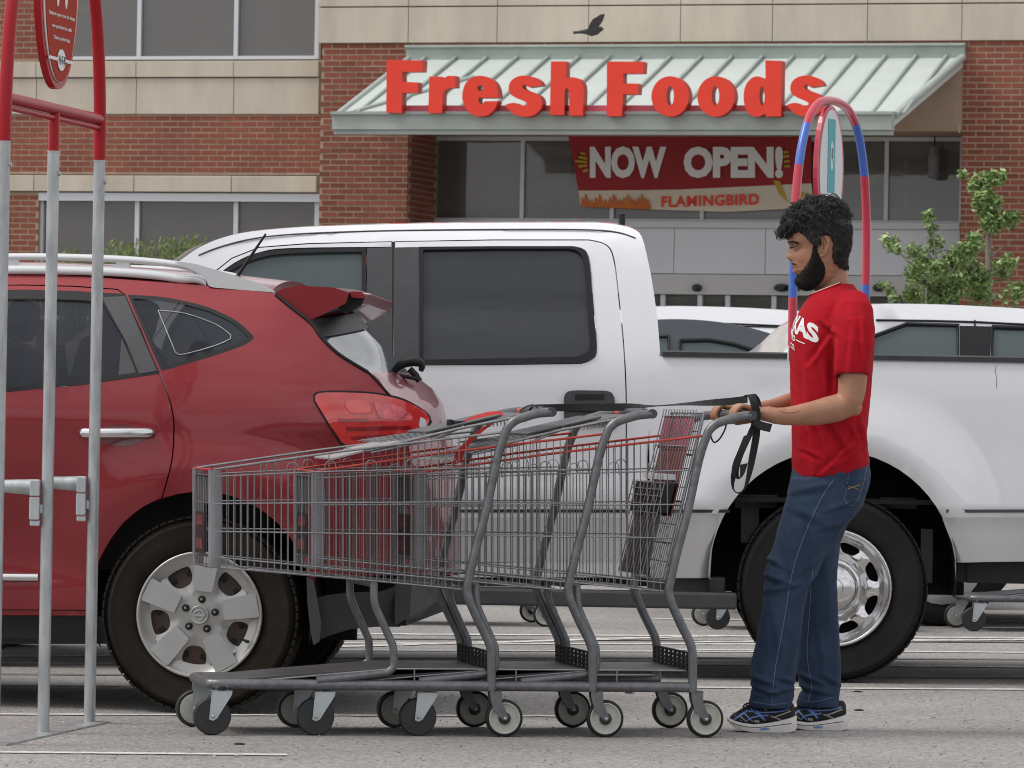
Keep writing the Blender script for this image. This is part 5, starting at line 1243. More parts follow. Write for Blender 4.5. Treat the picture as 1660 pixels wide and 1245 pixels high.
m1 = MB(); m1.tube([(u, df3(u, z) - .004, z) for u, z in S3([(1420, 519), (1500, 520), (1580, 522), (1680, 527)])], 0.006, 4); m1.tube([(u, df3(u, z) - .006, z) for u, z in S3([(1580, 519), (1580, 600)])], 0.005, 4); m1.build('roof_seam', M['trim'], t3)
m1 = MB(); m1.tube([F3.P(1478, 524, .3), F3.P(1458, 478, .3)], [0.009, 0.005], 6); m1.build('aerial', M['trim'], t3)
m1 = MB(); m1.tube([F2.P(1501, 545, .4), F2.P(1501, 466, .4)], 0.004, 5); m1.build('whip_aerial', M['wire'], t2)
# ================================================================== SHOPPING CARTS
C = Frame(347, 1193, 12)
CW = 0.50
GRP = 'nested shopping carts pushed by the man'
unit = MB(); unit.tube([(0, 0, 0), (0, 0, 1)], 1.0, 6, False); uo = unit.build('wire', M['wire']); wire_me = uo.data; bpy.data.objects.remove(uo)
unit = MB(); unit.tube([(0, 0, 0), (0, 0, 1)], 1.0, 8, True); uo = unit.build('wire', M['redwire']); redwire_me = uo.data; bpy.data.objects.remove(uo)
def wire(par, a, b, r=0.0017, me=None, name='wire'):
    a = Vector(a); b = Vector(b); v = b - a; L_ = v.length
    q = v.to_track_quat('Z', 'Y').to_matrix().to_4x4(); m = Matrix.Translation(a) @ q @ Matrix.Diagonal((r, r, L_, 1))
    o = link(name, me or wire_me, par); o.matrix_local = m; return o
def cu(x, y): return C.uz(x, y, 0)
u_nose = cu(347, 840)[0]; u_back = cu(800, 840)[0]
def ins(u): return 0.004 + 0.045 * max(0, min(1, (u_back - u) / (u_back - u_nose)))
def side_pt(uz_, far=False, extra=0.0):
    u, z = uz_; i = ins(u) + extra; return Vector((u, CW - i if far else i, z))
def curve_y(tab): return lambda x: interp(tab, x)
top_y = curve_y([(347, 762), (588, 727), (680, 717), (814, 701), (822, 700)]); w2_y = curve_y([(347, 773), (513, 765), (705, 760), (810, 757)])
w3_y = curve_y([(347, 817), (705, 814), (790, 813)]); w4_y = curve_y([(347, 862), (705, 867), (778, 869)])
b1_y = curve_y([(347, 903), (500, 918), (705, 937), (762, 943)]); b2_y = curve_y([(347, 920), (500, 932), (705, 951), (756, 956)])
back_x = lambda y: 820 - (y - 701) * (820 - 760) / (940 - 701)     # the upright leans
def make_cart(label, red_rim=True):
    t = frame_thing(C, 'shopping_cart', label, 'shopping cart', GRP)
    # --- chassis
    nr = [cu(x, y) for x, y in ((362, 1110), (500, 1110), (650, 1110), (797, 1110))]
    zr = nr[0][1]; inset = lambda u: 0.0 + 0.05 * max(0, min(1, (u_back - u) / (u_back - u_nose)))
    ub_, uf_ = nr[-1][0], cu(350, 1110)[0]
    path = [(ub_, 0, zr), (uf_ + .03, 0.045, zr), (uf_, 0.06, zr), (uf_ - .012, 0.10, zr), (uf_ - .012, CW - 0.10, zr), (uf_, CW - .06, zr), (uf_ + .03, CW - .045, zr), (ub_, CW, zr)]
    mb = MB(); P_ = [path[0]] + cat(path[1:-1], 3) + [path[-1]]; mb.tube(P_, 0.0175, 12); mb.build('base_frame', M['cart'], t)
    # tray
    zt0 = zr + 0.005; zt1 = cu(700, 1083)[1]; mb = MB(); uq = [cu(340, 1100)[0], cu(480, 1100)[0], cu(640, 1100)[0], cu(800, 1100)[0]]
    rg = []
    for u, z in ((uq[0], zt0), (uq[1], zt0 + .028), (uq[2], zt1), (uq[3], zt1)):
        i = 0.02 + .045 * max(0, (u_back - u) / (u_back - u_nose)); rg.append([(u, i, z), (u, CW - i, z), (u, CW - i, z - .006), (u, i, z - .006)])
    mb.loft(rg, True, False); tr_ = mb.build('tray', M['tray'], t)
    for k in range(7):
        y = 0.06 + (CW - .12) * k / 6; wire(tr_, (uq[0], y, zt0 - .008), (uq[2], y, zt1 - .008), 0.002)
    mb = MB(); 
    for s in (0, 1):
        y = 0.018 if not s else CW - .018; mb.tube([(uq[0] + .1, y + (.03 if not s else -.03), zt0 - .0), (uq[2], y, zt1 - .004), (uq[3], y, zt1 - .004)], 0.0035, 6); mb.tube([(uq[2] + .07, y, zt1), (uq[2] + .07, y, zr)], 0.003, 5)
    mb.build('tray_edge_wire', M['wire'], t)
    # --- front support legs
    for s in (0, 1):
        mb = MB(); P_ = [C.P(x, y, 0) for x, y in ((515, 1104), (615, 1093), (632, 1089), (640, 1080), (640, 1062), (639, 1048), (634, 1036), (616, 996), (610, 980), (608, 966), (608, 946))]
        for p in P_: p.y = (0.022 if not s else CW - 0.022) if p.z < .6 else 0; p.y = 0.022 if not s else CW - .022
        mb.tube(cat(P_, 3), 0.0135, 10); mb.build('support_leg', M['cart'], t)
    p = C.P(608, 947, 0); mb = MB(); mb.tube([(p.x, 0.022, p.z), (p.x, CW - .022, p.z)], 0.0125, 10); mb.build('cross_tube', M['cart'], t)
    # --- rear uprights carrying the handle
    for s in (0, 1):
        y = -0.006 if not s else CW + .006
        P_ = [C.P(x, yy, 0) for x, yy in ((892, 668), (872, 670), (853, 675), (836, 681), (824, 691), (818, 704), (806, 741), (788, 824), (770, 892), (758, 944), (757, 957), (760, 972), (776, 1008), (790, 1036), (795, 1052), (796, 1075), (796, 1120))]
        for q in P_: q.y = y
        mb = MB(); mb.tube(cat(P_, 3), 0.0155, 12); mb.build('upright', M['cart'], t)
    a = C.P(893, 668, 0); mb = MB(); mb.tube([(a.x, -.014, a.z), (a.x, CW + .014, a.z)], 0.0145, 14); hd = mb.build('handle', M['redwire'], t)
    mb = MB(); mb.lathe([(.0165, 0), (.0165, .012)], (a.x, -.02, a.z), 14); mb.lathe([(.0165, 0), (.0165, .012)], (a.x, CW + .008, a.z), 14); mb.tube([(a.x, .09, a.z), (a.x, CW - .09, a.z)], .0185, 14); mb.build('handle_sleeve', M['plastic'], hd)
    # --- basket
    bk = thing_part('basket', t, (0, 0, 0))
    xs_ = [350, 450, 550, 650, 750, 814]
    for s in (False, True):
        for fn, r, me, off in ((top_y, 0.0042, redwire_me if red_rim else None, 0), (w2_y, .0026, None, -.004), (w3_y, .0026, None, -.004), (w4_y, .0026, None, -.004), (b1_y, .0026, None, -.004), (b2_y, .0030, None, 0)):
            pts = []
            for x in xs_:
                xx = min(x, back_x(fn(x))); pts.append(side_pt(cu(xx, fn(xx)), s, off))
            mb = MB(); mb.tube(pts, r, 6); mb.build('side_rail', (M['redwire'] if (red_rim and fn is top_y) else M['wire']), bk)
        for k in range(36):
            xb = 371 + k * 11.0; tall = k % 5 == 0
            yb = b2_y(xb); yt = w2_y(xb)
            if tall or xb > 640: yt = top_y(xb)
            xt = xb
            if xb > back_x(yb): 
                yb2 = 701 + (820 - xb) * (940 - 701) / 60; 
                if yb2 < yt + 10: continue
                yb = yb2
            wire(bk, side_pt(cu(xb, yb), s), side_pt(cu(xt, yt), s), 0.0019)
        for x in (477, 538, 604, 668, 733):       # hairpin loops above the second rail
            mb = MB(); q = [(x - 9, w2_y(x) + 4), (x - 8.5, w2_y(x) - 10), (x - 4, w2_y(x) - 16), (x + 4, w2_y(x) - 16), (x + 8.5, w2_y(x) - 10), (x + 9, w2_y(x) + 4)]
            mb.tube([side_pt(cu(*p), s, -.002) for p in cat(q, 3)], 0.0017, 5); mb.build('hook_wire', M['wire'], bk)
    # floor of the basket
    for k in range(11):
        y0 = ins(u_nose) + (CW - 2 * ins(u_nose)) * (k + .5) / 11; y1 = (CW) * (k + .5) / 11; a = cu(350, 921); b = cu(756, 956); wire(bk, (a[0], y0, a[1]), (b[0], y1, b[1]), .0015)
    for k in range(9):
        x = 365 + k * 48; a = side_pt(cu(x, b2_y(x))); b = side_pt(cu(x, b2_y(x)), True); wire(bk, a, b, .0024)
    # nose: plastic corner bumpers and front wires
    for s in (0, 1):
        mb = MB(); rg = []
        for x, y, wd in ((0, 762, 15), (0, 790, 16), (0, 800, 17), (0, 850, 17), (0, 865, 16), (0, 921, 15)):
            u0, z = cu(346, y); u1, _ = cu(346 + wd, y); i = ins(u_nose); o_ = 0.012
            q = [(u0 - .004, i - .005, z), (u1, i - .007, z), (u1, i + .006, z), (u0 + .012, i + .010, z), (u0 + .010, i + .028, z), (u0 - .006, i + .028, z)]
            rg.append(q if not s else [(a, CW - b, c) for a, b, c in q])
        mb.loft(rg, True, True); mb.build('corner_bumper', M['cartplastic'], bk)
    i = ins(u_nose)
    for y, r, me in ((762, .004, 'redwire'), (771, .0024, 'wire'), (817, .0026, 'wire'), (862, .0026, 'wire'), (904, .0026, 'wire'), (921, .003, 'wire')):
        u, z = cu(347, y); wire(bk, (u, i, z), (u, CW - i, z), r, redwire_me if me == 'redwire' and red_rim else None)
    for k in range(7): 
        y = i + .03 + (CW - 2 * i - .06) * k / 6; a, b = cu(348, 771), cu(348, 920); wire(bk, (a[0], y, a[1]), (b[0], y, b[1]), .0016)
    a, b = cu(347, 768), cu(347, 815); mb = MB(); mb.bb(a[0] + .004, a[0] + .007, i + .03, CW - i - .03, b[1], a[1]); mb.build('front_plate', M['plastic'], bk)
    a, b = cu(347, 832), cu(347, 900); mb = MB(); mb.bb(a[0] - .010, a[0] - .004, i + .10, CW - i - .10, b[1], a[1]); fp_ = mb.build('front_sign', mat('dark_front_label', (0.03, 0.026, 0.03), .4) if 'fs' not in M else M['fs'], bk)
    mb = MB(); z0, z1 = b[1], a[1]; mb.bb(a[0] - .012, a[0] - .0105, i + .13, CW - i - .13, z0 + .10 * 0 + .015, z0 + .05); mb.bb(a[0] - .012, a[0] - .0105, i + .13, CW - i - .13, z1 - .045, z1 - .012); mb.build('label_print', M['label_maroon'], fp_)
    # --- rear plastic guard above the tray
    ua, z1 = C.uz(790, 1056); _, z0 = C.uz(790, 1083); mb = MB()
    for k in range(9): y = .01 + (CW - .02) * k / 8; mb.bb(ua - .004, ua + .004, y - .006, y + .006, z0, z1)
    for k in range(5): z = z0 + (z1 - z0) * k / 4; mb.bb(ua - .0045, ua + .0045, .004, CW - .004, z - .0035, z + .0035)
    mb.build('rear_guard', M['trim'], t)
    # --- casters
    def caster(x, s, front):
        y0 = (0.045 if front else 0.0); y0 = y0 if not s else CW - y0; u, _ = cu(x, 1163); cz_ = 0.0635
        cp = thing_part('caster', t, (u, y0, 0)); Rr = .0635; uc = 0
        if front: fz = zr - .018
        else: fz = zr - .016
        w_ = .028
        if front:
            # black plate-covered wheel with a zinc fork in front of it
            mb = MB(); mb.lathe([(Rr - .004, -.014), (Rr, -.008), (Rr, .010), (Rr - .006, .014)], (uc, 0, cz_), 36); mb.build('wheel', M['casterblack'], cp)
            if s:
                mb = MB(); mb.lathe([(Rr - .012, -.0155), (Rr - .016, -.017), (.02, -.016)], (uc, 0, cz_), 32); mb.build('wheel_core', M['castergrey'], cp)
            mb = MB(); P_ = [(uc - .013, cz_ - .010), (uc + .0, cz_ - .015), (uc + .013, cz_ - .008), (uc + .062, fz - .018), (uc + .064, fz - .004), (uc - .004, fz - .004), (uc - .006, fz - .02)]
            mb.prism(P_, -.021, -.018); mb.prism(P_, .018, .021); mb.bb(uc - .004, uc + .064, -.021, .021, fz - .006, fz - .003); o = mb.build('fork', M['zinc'], cp)
            mb = MB(); mb.lathe([(.006, .024), (.006, -.024), (.003, -.026)], (uc, 0, cz_), 10); mb.build('axle', M['galv'], cp)
            mb = MB(); mb.lathe([(.024, fz - .003), (.026, fz + .004), (.02, fz + .012)], (uc + .03, 0, 0), 14, 'Z'); mb.build('swivel', M['trim'], cp)
        else:
            mb = MB(); mb.lathe([(Rr - .010, -.012), (Rr - .002, -.012), (Rr, -.006), (Rr, .008), (Rr - .003, .014), (Rr - .01, .014)], (uc, 0, cz_), 36, 'Y', True, False); mb.build('tyre', M['trim'], cp)
            mb = MB(); mb.lathe([(Rr - .010, .012), (Rr - .010, -.0125), (Rr - .013, -.0135), (Rr - .016, -.010), (Rr - .020, -.007), (.026, -.006), (.022, -.008)], (uc, 0, cz_), 36); mb.build('wheel_core', M['castergrey'], cp)
            mb = MB(); mb.lathe([(.021, -.004), (.021, -.012), (.016, -.015), (.005, -.016)], (uc, 0, cz_), 20); mb.build('hub', M['casterhub'], cp)
            mb = MB(); P_ = [(uc - .006, cz_ - .006), (uc + .006, cz_ - .006), (uc + .010, cz_ + .004), (uc + .004, cz_ + .02), (uc - .012, cz_ + .055), (uc - .012, fz + .005), (uc - .055, fz + .005), (uc - .050, fz - .03), (uc - .040, cz_ + .030), (uc - .02, cz_ + .008)]
            mb.prism(P_, -.020, -.0175); mb.prism(P_, .0175, .020); mb.bb(uc - .055, uc - .012, -.02, .02, fz, fz + .005); mb.build('fork', M['cart'], cp)
            mb = MB(); mb.lathe([(.0055, .024), (.0055, -.0235), (.003, -.025)], (uc, 0, cz_), 8); mb.build('axle', M['galv'], cp)
    caster(347, 0, True); caster(347, 1, True); caster(817, 0, False); caster(817, 1, False)
    for s in (0, 1):
        y = .045 if not s else CW - .045; u, _ = cu(347, 1163); mb = MB(); mb.bb(u + .008, u + .05, y - .018, y + .018, zr - .03, zr + .0); mb.build('caster_mount', M['cart'], t)
    return t
def gate_up(t, red_belt):
    """rear gate and child seat swung up by the cart pushed in from behind"""
    g_ = thing_part('rear_gate', t, (0, 0, 0))
    def Q(x, y, f): p = C.P(x, y, 0); return Vector((p.x, 0.02 + (CW - .04) * f, p.z))
    a = (862, 672); b = (598, 731)
    def at(t_, f, lift=0): return Q(a[0] + (b[0] - a[0]) * t_, a[1] + (b[1] - a[1]) * t_ - lift, f)
    mb = MB()
    for f in (0.02, .98): mb.tube([at(0, f), at(.45, f, 3), at(1, f)], 0.0048, 8)
    mb.tube([at(1, .02), at(1, .98)], 0.0042, 8); mb.tube([at(.0, .02), at(0, .98)], .004, 8); mb.tube([at(.55, .02), at(.55, .98)], .0045, 8)
    mb.build('gate_frame', M['wire'], g_)
    for k in range(1, 12): wire(g_, at(.02, k / 12, 4), at(.98, k / 12, 0), .0017)
    for k in range(1, 6): wire(g_, at(k / 6, .02, 1), at(k / 6, .98, 1), .0017)
    # seat wires fanned out above
    for k in range(9): wire(g_, at(.42, k / 8 * .9 + .05, 1), at(.92, k / 8 * .9 + .05, 9 + 2 * (k % 2)), .0019)
    mb = MB(); mb.tube([at(.40, .05, 4), at(.62, .02, -6), at(.98, .02, -4)], .0042, 8); mb.build('gate_stay', M['wire'], g_); mb = MB(); mb.tube([at(.40, .95, 4), at(.62, .98, -6), at(.98, .98, -4)], .0042, 8); mb.build('gate_stay', M['wire'], g_)
    mb = MB(); q = [at(.16, .12, 10), at(.16, .88, 10), at(.62, .88, 9), at(.62, .12, 9)]; mb.add([tuple(p) for p in q] + [tuple(p - Vector((0, 0, .008))) for p in q], [(0, 1, 2, 3), (7, 6, 5, 4), (0, 4, 5, 1), (1, 5, 6, 2), (2, 6, 7, 3), (3, 7, 4, 0)]); o = mb.build('seat_flap', M['cartplastic'] if 0 else M['tray'], g_); bev(o, .003, 2)
    mb = MB(); q = [at(.78, .10, 3), at(.78, .9, 3), at(1.2, .9, 0), at(1.2, .1, 0)]; mb.add([tuple(p) for p in q] + [tuple(p - Vector((0, 0, .006))) for p in q], [(0, 1, 2, 3), (7, 6, 5, 4), (0, 4, 5, 1), (1, 5, 6, 2), (2, 6, 7, 3), (3, 7, 4, 0)]); mb.build('seat_flap', M['alloy2'], g_)
    # coil-edged mesh below the handle
    mb = MB()
    for k in range(13):
        p = at(.02 + .022 * k, .05, -7 + k * .5); mb.tube([p + Vector((0, 0.006 * math.cos(q_), 0.008 * math.sin(q_))) for q_ in [x * math.pi / 4 for x in range(9)]], .0018, 5)
    mb.build('spring_edge', M['wire'], g_)
    if red_belt:
        mb = MB(); P_ = [at(.12, .3, 8), at(.2, .3, 12), at(.3, .3, 10), at(.36, .25, 8)]; mb.ribbon(cat(P_, 4), .034, [(0, 1, .5)] * 13)
        P_ = [at(.22, .05, 0), at(.32, .04, -12), at(.42, .04, -34), at(.44, .05, -54)]; mb.ribbon(cat(P_, 4), .034, [(1, 0, .3)] * 13)
        mb.build('safety_belt', M['cloth_red'], g_)
        mb = MB(); p = at(.40, .25, 9); mb.box(p, (.045, .03, .018)); mb.box(p + Vector((-.03, 0, 0)), (.018, .034, .026)); mb.box(p + Vector((-.012, 0, 0)), (.012, .04, .01)); o = mb.build('belt_buckle', M['trim'], g_); bev(o, .003, 1)
def gate_down(t):
    g_ = thing_part('rear_gate', t, (0, 0, 0)); dx = 334 
    def Q(x, y, f, back=0.0): p = C.P(x - dx, y, 0); return Vector((p.x - back, 0.02 + (CW - .04) * f, p.z))
    # outer gate plane, then the folded seat in front of it (pixel positions measured on the third cart)
    topo, boto = (1152, 664), (1086, 938)
    def at(t_, f, bk_=0.0): return Q(topo[0] + (boto[0] - topo[0]) * t_, topo[1] + (boto[1] - topo[1]) * t_, f, bk_)
    mb = MB()
    for f in (0.0, 1.0): mb.tube([at(0, f), at(1, f)], .005, 8)
    for t_ in (0, .25, .53, .78, 1): mb.tube([at(t_, 0), at(t_, 1)], .0036, 6)
    mb.build('gate_frame', M['wire'], g_)
    for k in range(1, 16): wire(g_, at(0.0, k / 16), at(1, k / 16), .0018)
    for k in range(1, 9): wire(g_, at(k / 9, 0), at(k / 9, 1), .0018)
    for k in range(0, 13): wire(g_, at(-.02, k / 12, .03), at(.42, k / 12, .03), .002)
    for t_ in (.02, .2, .42): wire(g_, at(t_, 0, .03), at(t_, 1, .03), .0024)
    mb = MB(); q = [at(.02, .05, .020), at(.02, .95, .020), at(.22, .95, .02), at(.22, .05, .02)]
    mb.add([tuple(p) for p in q] + [tuple(p + Vector((-.005, 0, 0))) for p in q], [(0, 1, 2, 3), (7, 6, 5, 4), (0, 4, 5, 1), (1, 5, 6, 2), (2, 6, 7, 3), (3, 7, 4, 0)]); mb.build('printed_flap', mat('pink_red_flap', (0.5, 0.09, 0.15), .5, var=.6, vs=26, c2=(0.07, 0.06, 0.07)), g_)
    mb = MB(); q = [at(.22, .10, .015), at(.22, .9, .015), at(.62, .9, .015), at(.62, .1, .015)]
    mb.add([tuple(p) for p in q] + [tuple(p + Vector((-.006, 0, 0))) for p in q], [(0, 1, 2, 3), (7, 6, 5, 4), (0, 4, 5, 1), (1, 5, 6, 2), (2, 6, 7, 3), (3, 7, 4, 0)]); mb.build('seat_back', mat('dull_red_seat_back', (0.19, 0.045, 0.04), .6, var=.4, vs=14), g_)
    mb = MB(); q = [(.42, .04), (.42, .96), (.60, .96), (.60, .04)]; v0 = [at(a, f, .035) for a, f in q]; v1 = [at(a, f, .075) for a, f in q]; mb.add([tuple(p) for p in v0 + v1], [(0, 1, 2, 3), (7, 6, 5, 4), (0, 4, 5, 1), (1, 5, 6, 2), (2, 6, 7, 3), (3, 7, 4, 0)]); o = mb.build('folded_seat', M['trim'], g_); bev(o, .006, 2)
    for t_ in (.42, .46, .5, .55, .6): wire(g_, at(t_, 0, .08), at(t_, 1, .08), .0023)
    for k in range(0, 9): wire(g_, at(.41, k / 8, .08), at(.62, k / 8, .08), .0021)
    mb = MB(); q = [(.60, .1), (.60, .9), (.97, .9), (.97, .1)]; v0 = [at(a, f, .055) for a, f in q]; v1 = [at(a, f, .060) for a, f in q]; mb.add([tuple(p) for p in v0 + v1], [(0, 1, 2, 3), (7, 6, 5, 4), (0, 4, 5, 1), (1, 5, 6, 2), (2, 6, 7, 3), (3, 7, 4, 0)]); mb.build('leg_guard', M['tray'], g_)
    for k in range(9): wire(g_, at(.60, .12 + .095 * k, .068), at(.97, .12 + .095 * k, .068), .0021)
    mb = MB(); 
    for k in range(5): p = at(.385, .15 + .16 * k, .05); mb.box(p, (.03, .05, .02))
    mb.build('seat_clip', M['signplate'], g_)
    mb = MB(); P_ = [C.P(x - dx, y, 0) for x, y in ((1160, 700), (1166, 712), (1176, 705), (1185, 688), (1186, 676))]; mb.tube(cat(P_, 3), .003, 6); mb.build('tether', M['trim'], g_)
PITCH = (C.uz(347 + 334, 1163)[0] - C.uz(347, 1163)[0]) / 2
U3 = C.U
# two cart families share one set of meshes
base = make_cart('front cart of the nested row, its basket nose over the red car wheel'); index_kids()
third = copy_tree(base); third.location = C.O + U3 * PITCH * 2; third['label'] = 'rearmost of the three nested carts, its handle in the hands of the man'
second_src = copy_tree(base)
bk3 = []
for (px, py, nm, ang, Yd) in ((1166, 1021, 'cart standing beyond the pickup, its two front casters visible left of the big rear tyre', 8, None), (1582, 1024, 'cart beyond the pickup at the right edge, black front caster and base tube visible', 8, None), (884, 1016, 'cart beyond the pickup whose pale-rimmed wheels show under its running board', 8, None)):
    c_ = copy_tree(base); p = ground_pt(px, py); th = R(ang)
    offx = Vector((math.cos(th), math.sin(th), 0)) * (0.0 if px != 884 else cu(817, 1163)[0]); c_.location = p - offx; c_.rotation_euler = (0, 0, th); c_['label'] = nm; c_['group'] = 'carts left standing beyond the pickup truck'
for ch in list(bpy.data.objects):
    if ch.parent and ch.parent.parent == base and ch.name.startswith('side_rail') and ch.data.materials[0] == M['redwire']:
        ch.data = ch.data.copy(); ch.data.materials[0] = M['wire']
gate_up(base, True); gate_up(second_src, False); gate_down(third)
second_src.location = C.O + U3 * PITCH; second_src['label'] = 'middle cart of the nested row, pushed between the front and rearmost carts'

# ================================================================== THE MAN
PF = Frame(1290, 1186, 0, Y=17.2)
man = frame_thing(PF, 'person', 'bearded man in red T-shirt, blue jeans and running shoes pushing nested carts', 'person')
def PP(x, y, d=0.0): return PF.P(x, y, d)
def ell(c, rx, ry, n=28, e=2.0, tilt=0.0, yaw=0.0):
    """horizontal superellipse ring about c"""
    o = []
    for k in range(n):
        a = 2 * math.pi * k / n; ca, sa = math.cos(a), math.sin(a)
        x = rx * math.copysign(abs(ca) ** (2 / e), ca); y = ry * math.copysign(abs(sa) ** (2 / e), sa)
        X = x * math.cos(yaw) - y * math.sin(yaw); Y_ = x * math.sin(yaw) + y * math.cos(yaw)
        o.append((c[0] + X, c[1] + Y_, c[2] + tilt * x))
    return o
def limb(mb, pts, rad, n=16, ry=None):
    """tube with separate thickness in the depth direction; pts in space"""
    P_ = [Vector(p) for p in pts]; rings = []
    for i, p in enumerate(P_):
        t = (P_[min(i + 1, len(P_) - 1)] - P_[max(i - 1, 0)]).normalized(); y = Vector((0, 1, 0)); y = (y - t * y.dot(t)).normalized(); x = t.cross(y)
        r = rad[i]; r2 = (ry[i] if ry else r)
        rings.append([p + x * r * math.cos(2 * math.pi * k / n) + y * r2 * math.sin(2 * math.pi * k / n) for k in range(n)])
    mb.loft(rings, True)
# ---- head ------------------------------------------------------------------------------
HD = -0.02
hs = 1 / 465.0
levels = [  # y px, front profile x without the nose, back x, half width px, nose/lip x (midline)
 (326, 1308, 1350, 16, 1308), (334, 1296, 1362, 25, 1296), (345, 1287, 1370, 31, 1287), (358, 1282, 1375, 34.5, 1282), (372, 1280, 1377, 36, 1279.5),
 (384, 1280, 1377, 36, 1278), (391, 1281, 1376, 35.5, 1276.8), (397, 1285, 1375, 34.5, 1279), (403, 1287, 1374, 34, 1278), (409, 1286, 1372, 33.5, 1276),
 (415, 1285, 1370, 33, 1273.8), (419, 1285, 1369, 32.5, 1274.5), (423, 1286, 1367, 32, 1281.5), (427, 1286, 1365, 31, 1283), (431, 1286.5, 1363, 30, 1283.2), (434, 1288, 1362, 29.5, 1286),
 (438, 1288, 1361, 29, 1285), (442, 1290, 1360, 28, 1287), (447, 1293, 1358, 27, 1292), (454, 1293, 1354, 24, 1291.5), (460, 1297, 1348, 20, 1296), (465, 1304, 1340, 15, 1304)]
sk = MB(); rings = []
for y, xf, xb, hw, xn in levels:
    u0, z = PF.uz(xf, y, HD); u1, _ = PF.uz(xb, y, HD); un, _ = PF.uz(xn, y, HD); w_ = hw * 0.00213; ring = []; n = 48
    cx = u0 + (u1 - u0) * 0.52
    for k in range(n):
        a = 2 * math.pi * k / n; ca, sa = math.cos(a), math.sin(a)     # a = pi faces the nose
        rx = (cx - u0) if ca < 0 else (u1 - cx); e = 2.35 if y < 440 else 2.1
        x = rx * math.copysign(abs(ca) ** (2 / e), ca); yy = w_ * math.copysign(abs(sa) ** (2 / e), sa)
        da = math.degrees(abs(math.atan2(yy, -x))) if x < 0 else 180
        nw = 9 if 405 < y < 424 else (6 if 396 < y < 405 else (26 if y < 396 else 20))
        x += (un - u0) * math.exp(-(da / nw) ** 2)
        if 394 < y < 412: x += 0.010 * math.exp(-((da - 24) / 11) ** 2) * math.exp(-((y - 402) / 6) ** 2)     # eye sockets
        if 385 < y < 397: x -= 0.004 * math.exp(-((da - 24) / 14) ** 2)
        if 408 < y < 425: x -= 0.004 * math.exp(-((da - 38) / 14) ** 2)                                        # cheekbone
        if 414 < y < 424: x -= 0.006 * math.exp(-((da - 11) / 5) ** 2)                                         # nostril wings
        ring.append((cx + x, HD + yy, z))
    rings.append(ring)
sk.loft(rings, True)
limb(sk, [PP(1338, 405, 0), PP(1343, 430, 0.0), PP(1347, 452, 0.0), PP(1352, 474, 0), PP(1356, 490, 0)], [.056, .058, .0585, .060, .055], 24, [.05, .054, .056, .060, .06])
# jaw underside joins the neck
limb(sk, [PP(1312, 452, -0.01), PP(1335, 458, -.005), PP(1345, 470, 0)], [.022, .042, .05], 16)
# ears
for s in (-1, 1):
    ec = PP(1335, 400, HD + s * 0.068)
    E = [PP(x, y, HD + s * dd) for x, y, dd in ((1331, 409, .070), (1328, 400, .072), (1328, 390, .078), (1332, 384.5, .083), (1338, 384, .086), (1342.5, 390, .088), (1342.5, 400, .086), (1339, 409, .080), (1334, 415.5, .073), (1330.5, 414, .070))]
    sk.tube(cat(E, 3), .0042, 8); sk.tube(cat([PP(x, y, HD + s * dd) for x, y, dd in ((1336, 391, .079), (1339, 397, .080), (1337, 405, .077), (1332.5, 408, .074))], 3), .0033, 7)
    sk.loft([ell((0, 0, 0), 1, 1, 12)] * 0 or [[tuple(ec + Vector((rx * math.cos(a) * .014, s * dy, .030 * math.sin(a) * rx))) for a in [k * math.pi / 6 for k in range(12)]] for rx, dy in ((1, -.012), (1.0, .004), (.6, .009))], True)
    sk.tube([PP(1329.5, 398, HD + s * .070), PP(1329.5, 403, HD + s * .073), PP(1331, 406, HD + s * .071)], .0035, 6)
# lips
sk.tube([PP(x, y, dd) for x, y, dd in ((1297, 435.5, -.045), (1290, 433, -.036), (1286, 432, -.025), (1285, 432, HD), (1286, 432, -.010))], [.002, .0035, .0045, .005, .0045], 8)
sk.tube([PP(x, y, dd) for x, y, dd in ((1296, 437, -.045), (1291, 439, -.036), (1288, 439.5, -.025), (1287, 439.5, HD), (1288, 439.5, -.010))], [.002, .004, .005, .0055, .005], 8)
# eyelids over the eyeballs
for s in (-1, 1):
    c = PP(1291.5, 401.5, HD + s * 0.031); sk.loft([[tuple(c + Vector((.0125 * math.sin(p) * math.cos(a), .0125 * math.sin(p) * math.sin(a), .0115 * math.cos(p)))) for a in [k * math.pi / 6 for k in range(12)]] for p in [.2, .6, 1.0, 1.5, 2.1, 2.7]], True)
# ---- arms --------------------------------------------------------------------------------
sh_n = PP(1384, 505, -.20); el_n = PP(1380, 652, -.235)
ch = third.location; Ccart = C
def cart_pt(x, y, f):    # world point on the third cart's handle
    a = C.P(893, 668, 0); w = third.location + C.U * a.x + C.N * (CW * f) + Vector((0, 0, a.z)); return Vector((w.x - PF.O.x, w.y - PF.O.y, w.z))
bar0, bar1 = cart_pt(0, 0, 0), cart_pt(0, 0, 1); bdir = (bar1 - bar0).normalized()
def barp(f): return bar0 + (bar1 - bar0) * f
fN, fF = 0.27, 0.80
hN = barp(fN); hF = barp(fF)
wr_n = PP(1243, 671, hN.y + .0); wr_n.y = hN.y - 0.02
limb(sk, [PP(1383, 545, -.222), PP(1383, 580, -.228), PP(1382, 610, -.233), PP(1381, 630, -.236), PP(1378, 645, -.238), PP(1370, 656, -.238), PP(1355, 662, -.243), PP(1338, 666, -.25), PP(1318, 670, -.258), PP(1295, 673, -.27), PP(1272, 675, -.282), PP(1256, 674, -.292), wr_n], [.045, .051, .051, .049, .047, .047, .0475, .046, .042, .036, .0305, .028, .027], 22, [.045, .050, .050, .048, .046, .044, .044, .043, .04, .034, .031, .031, .031])
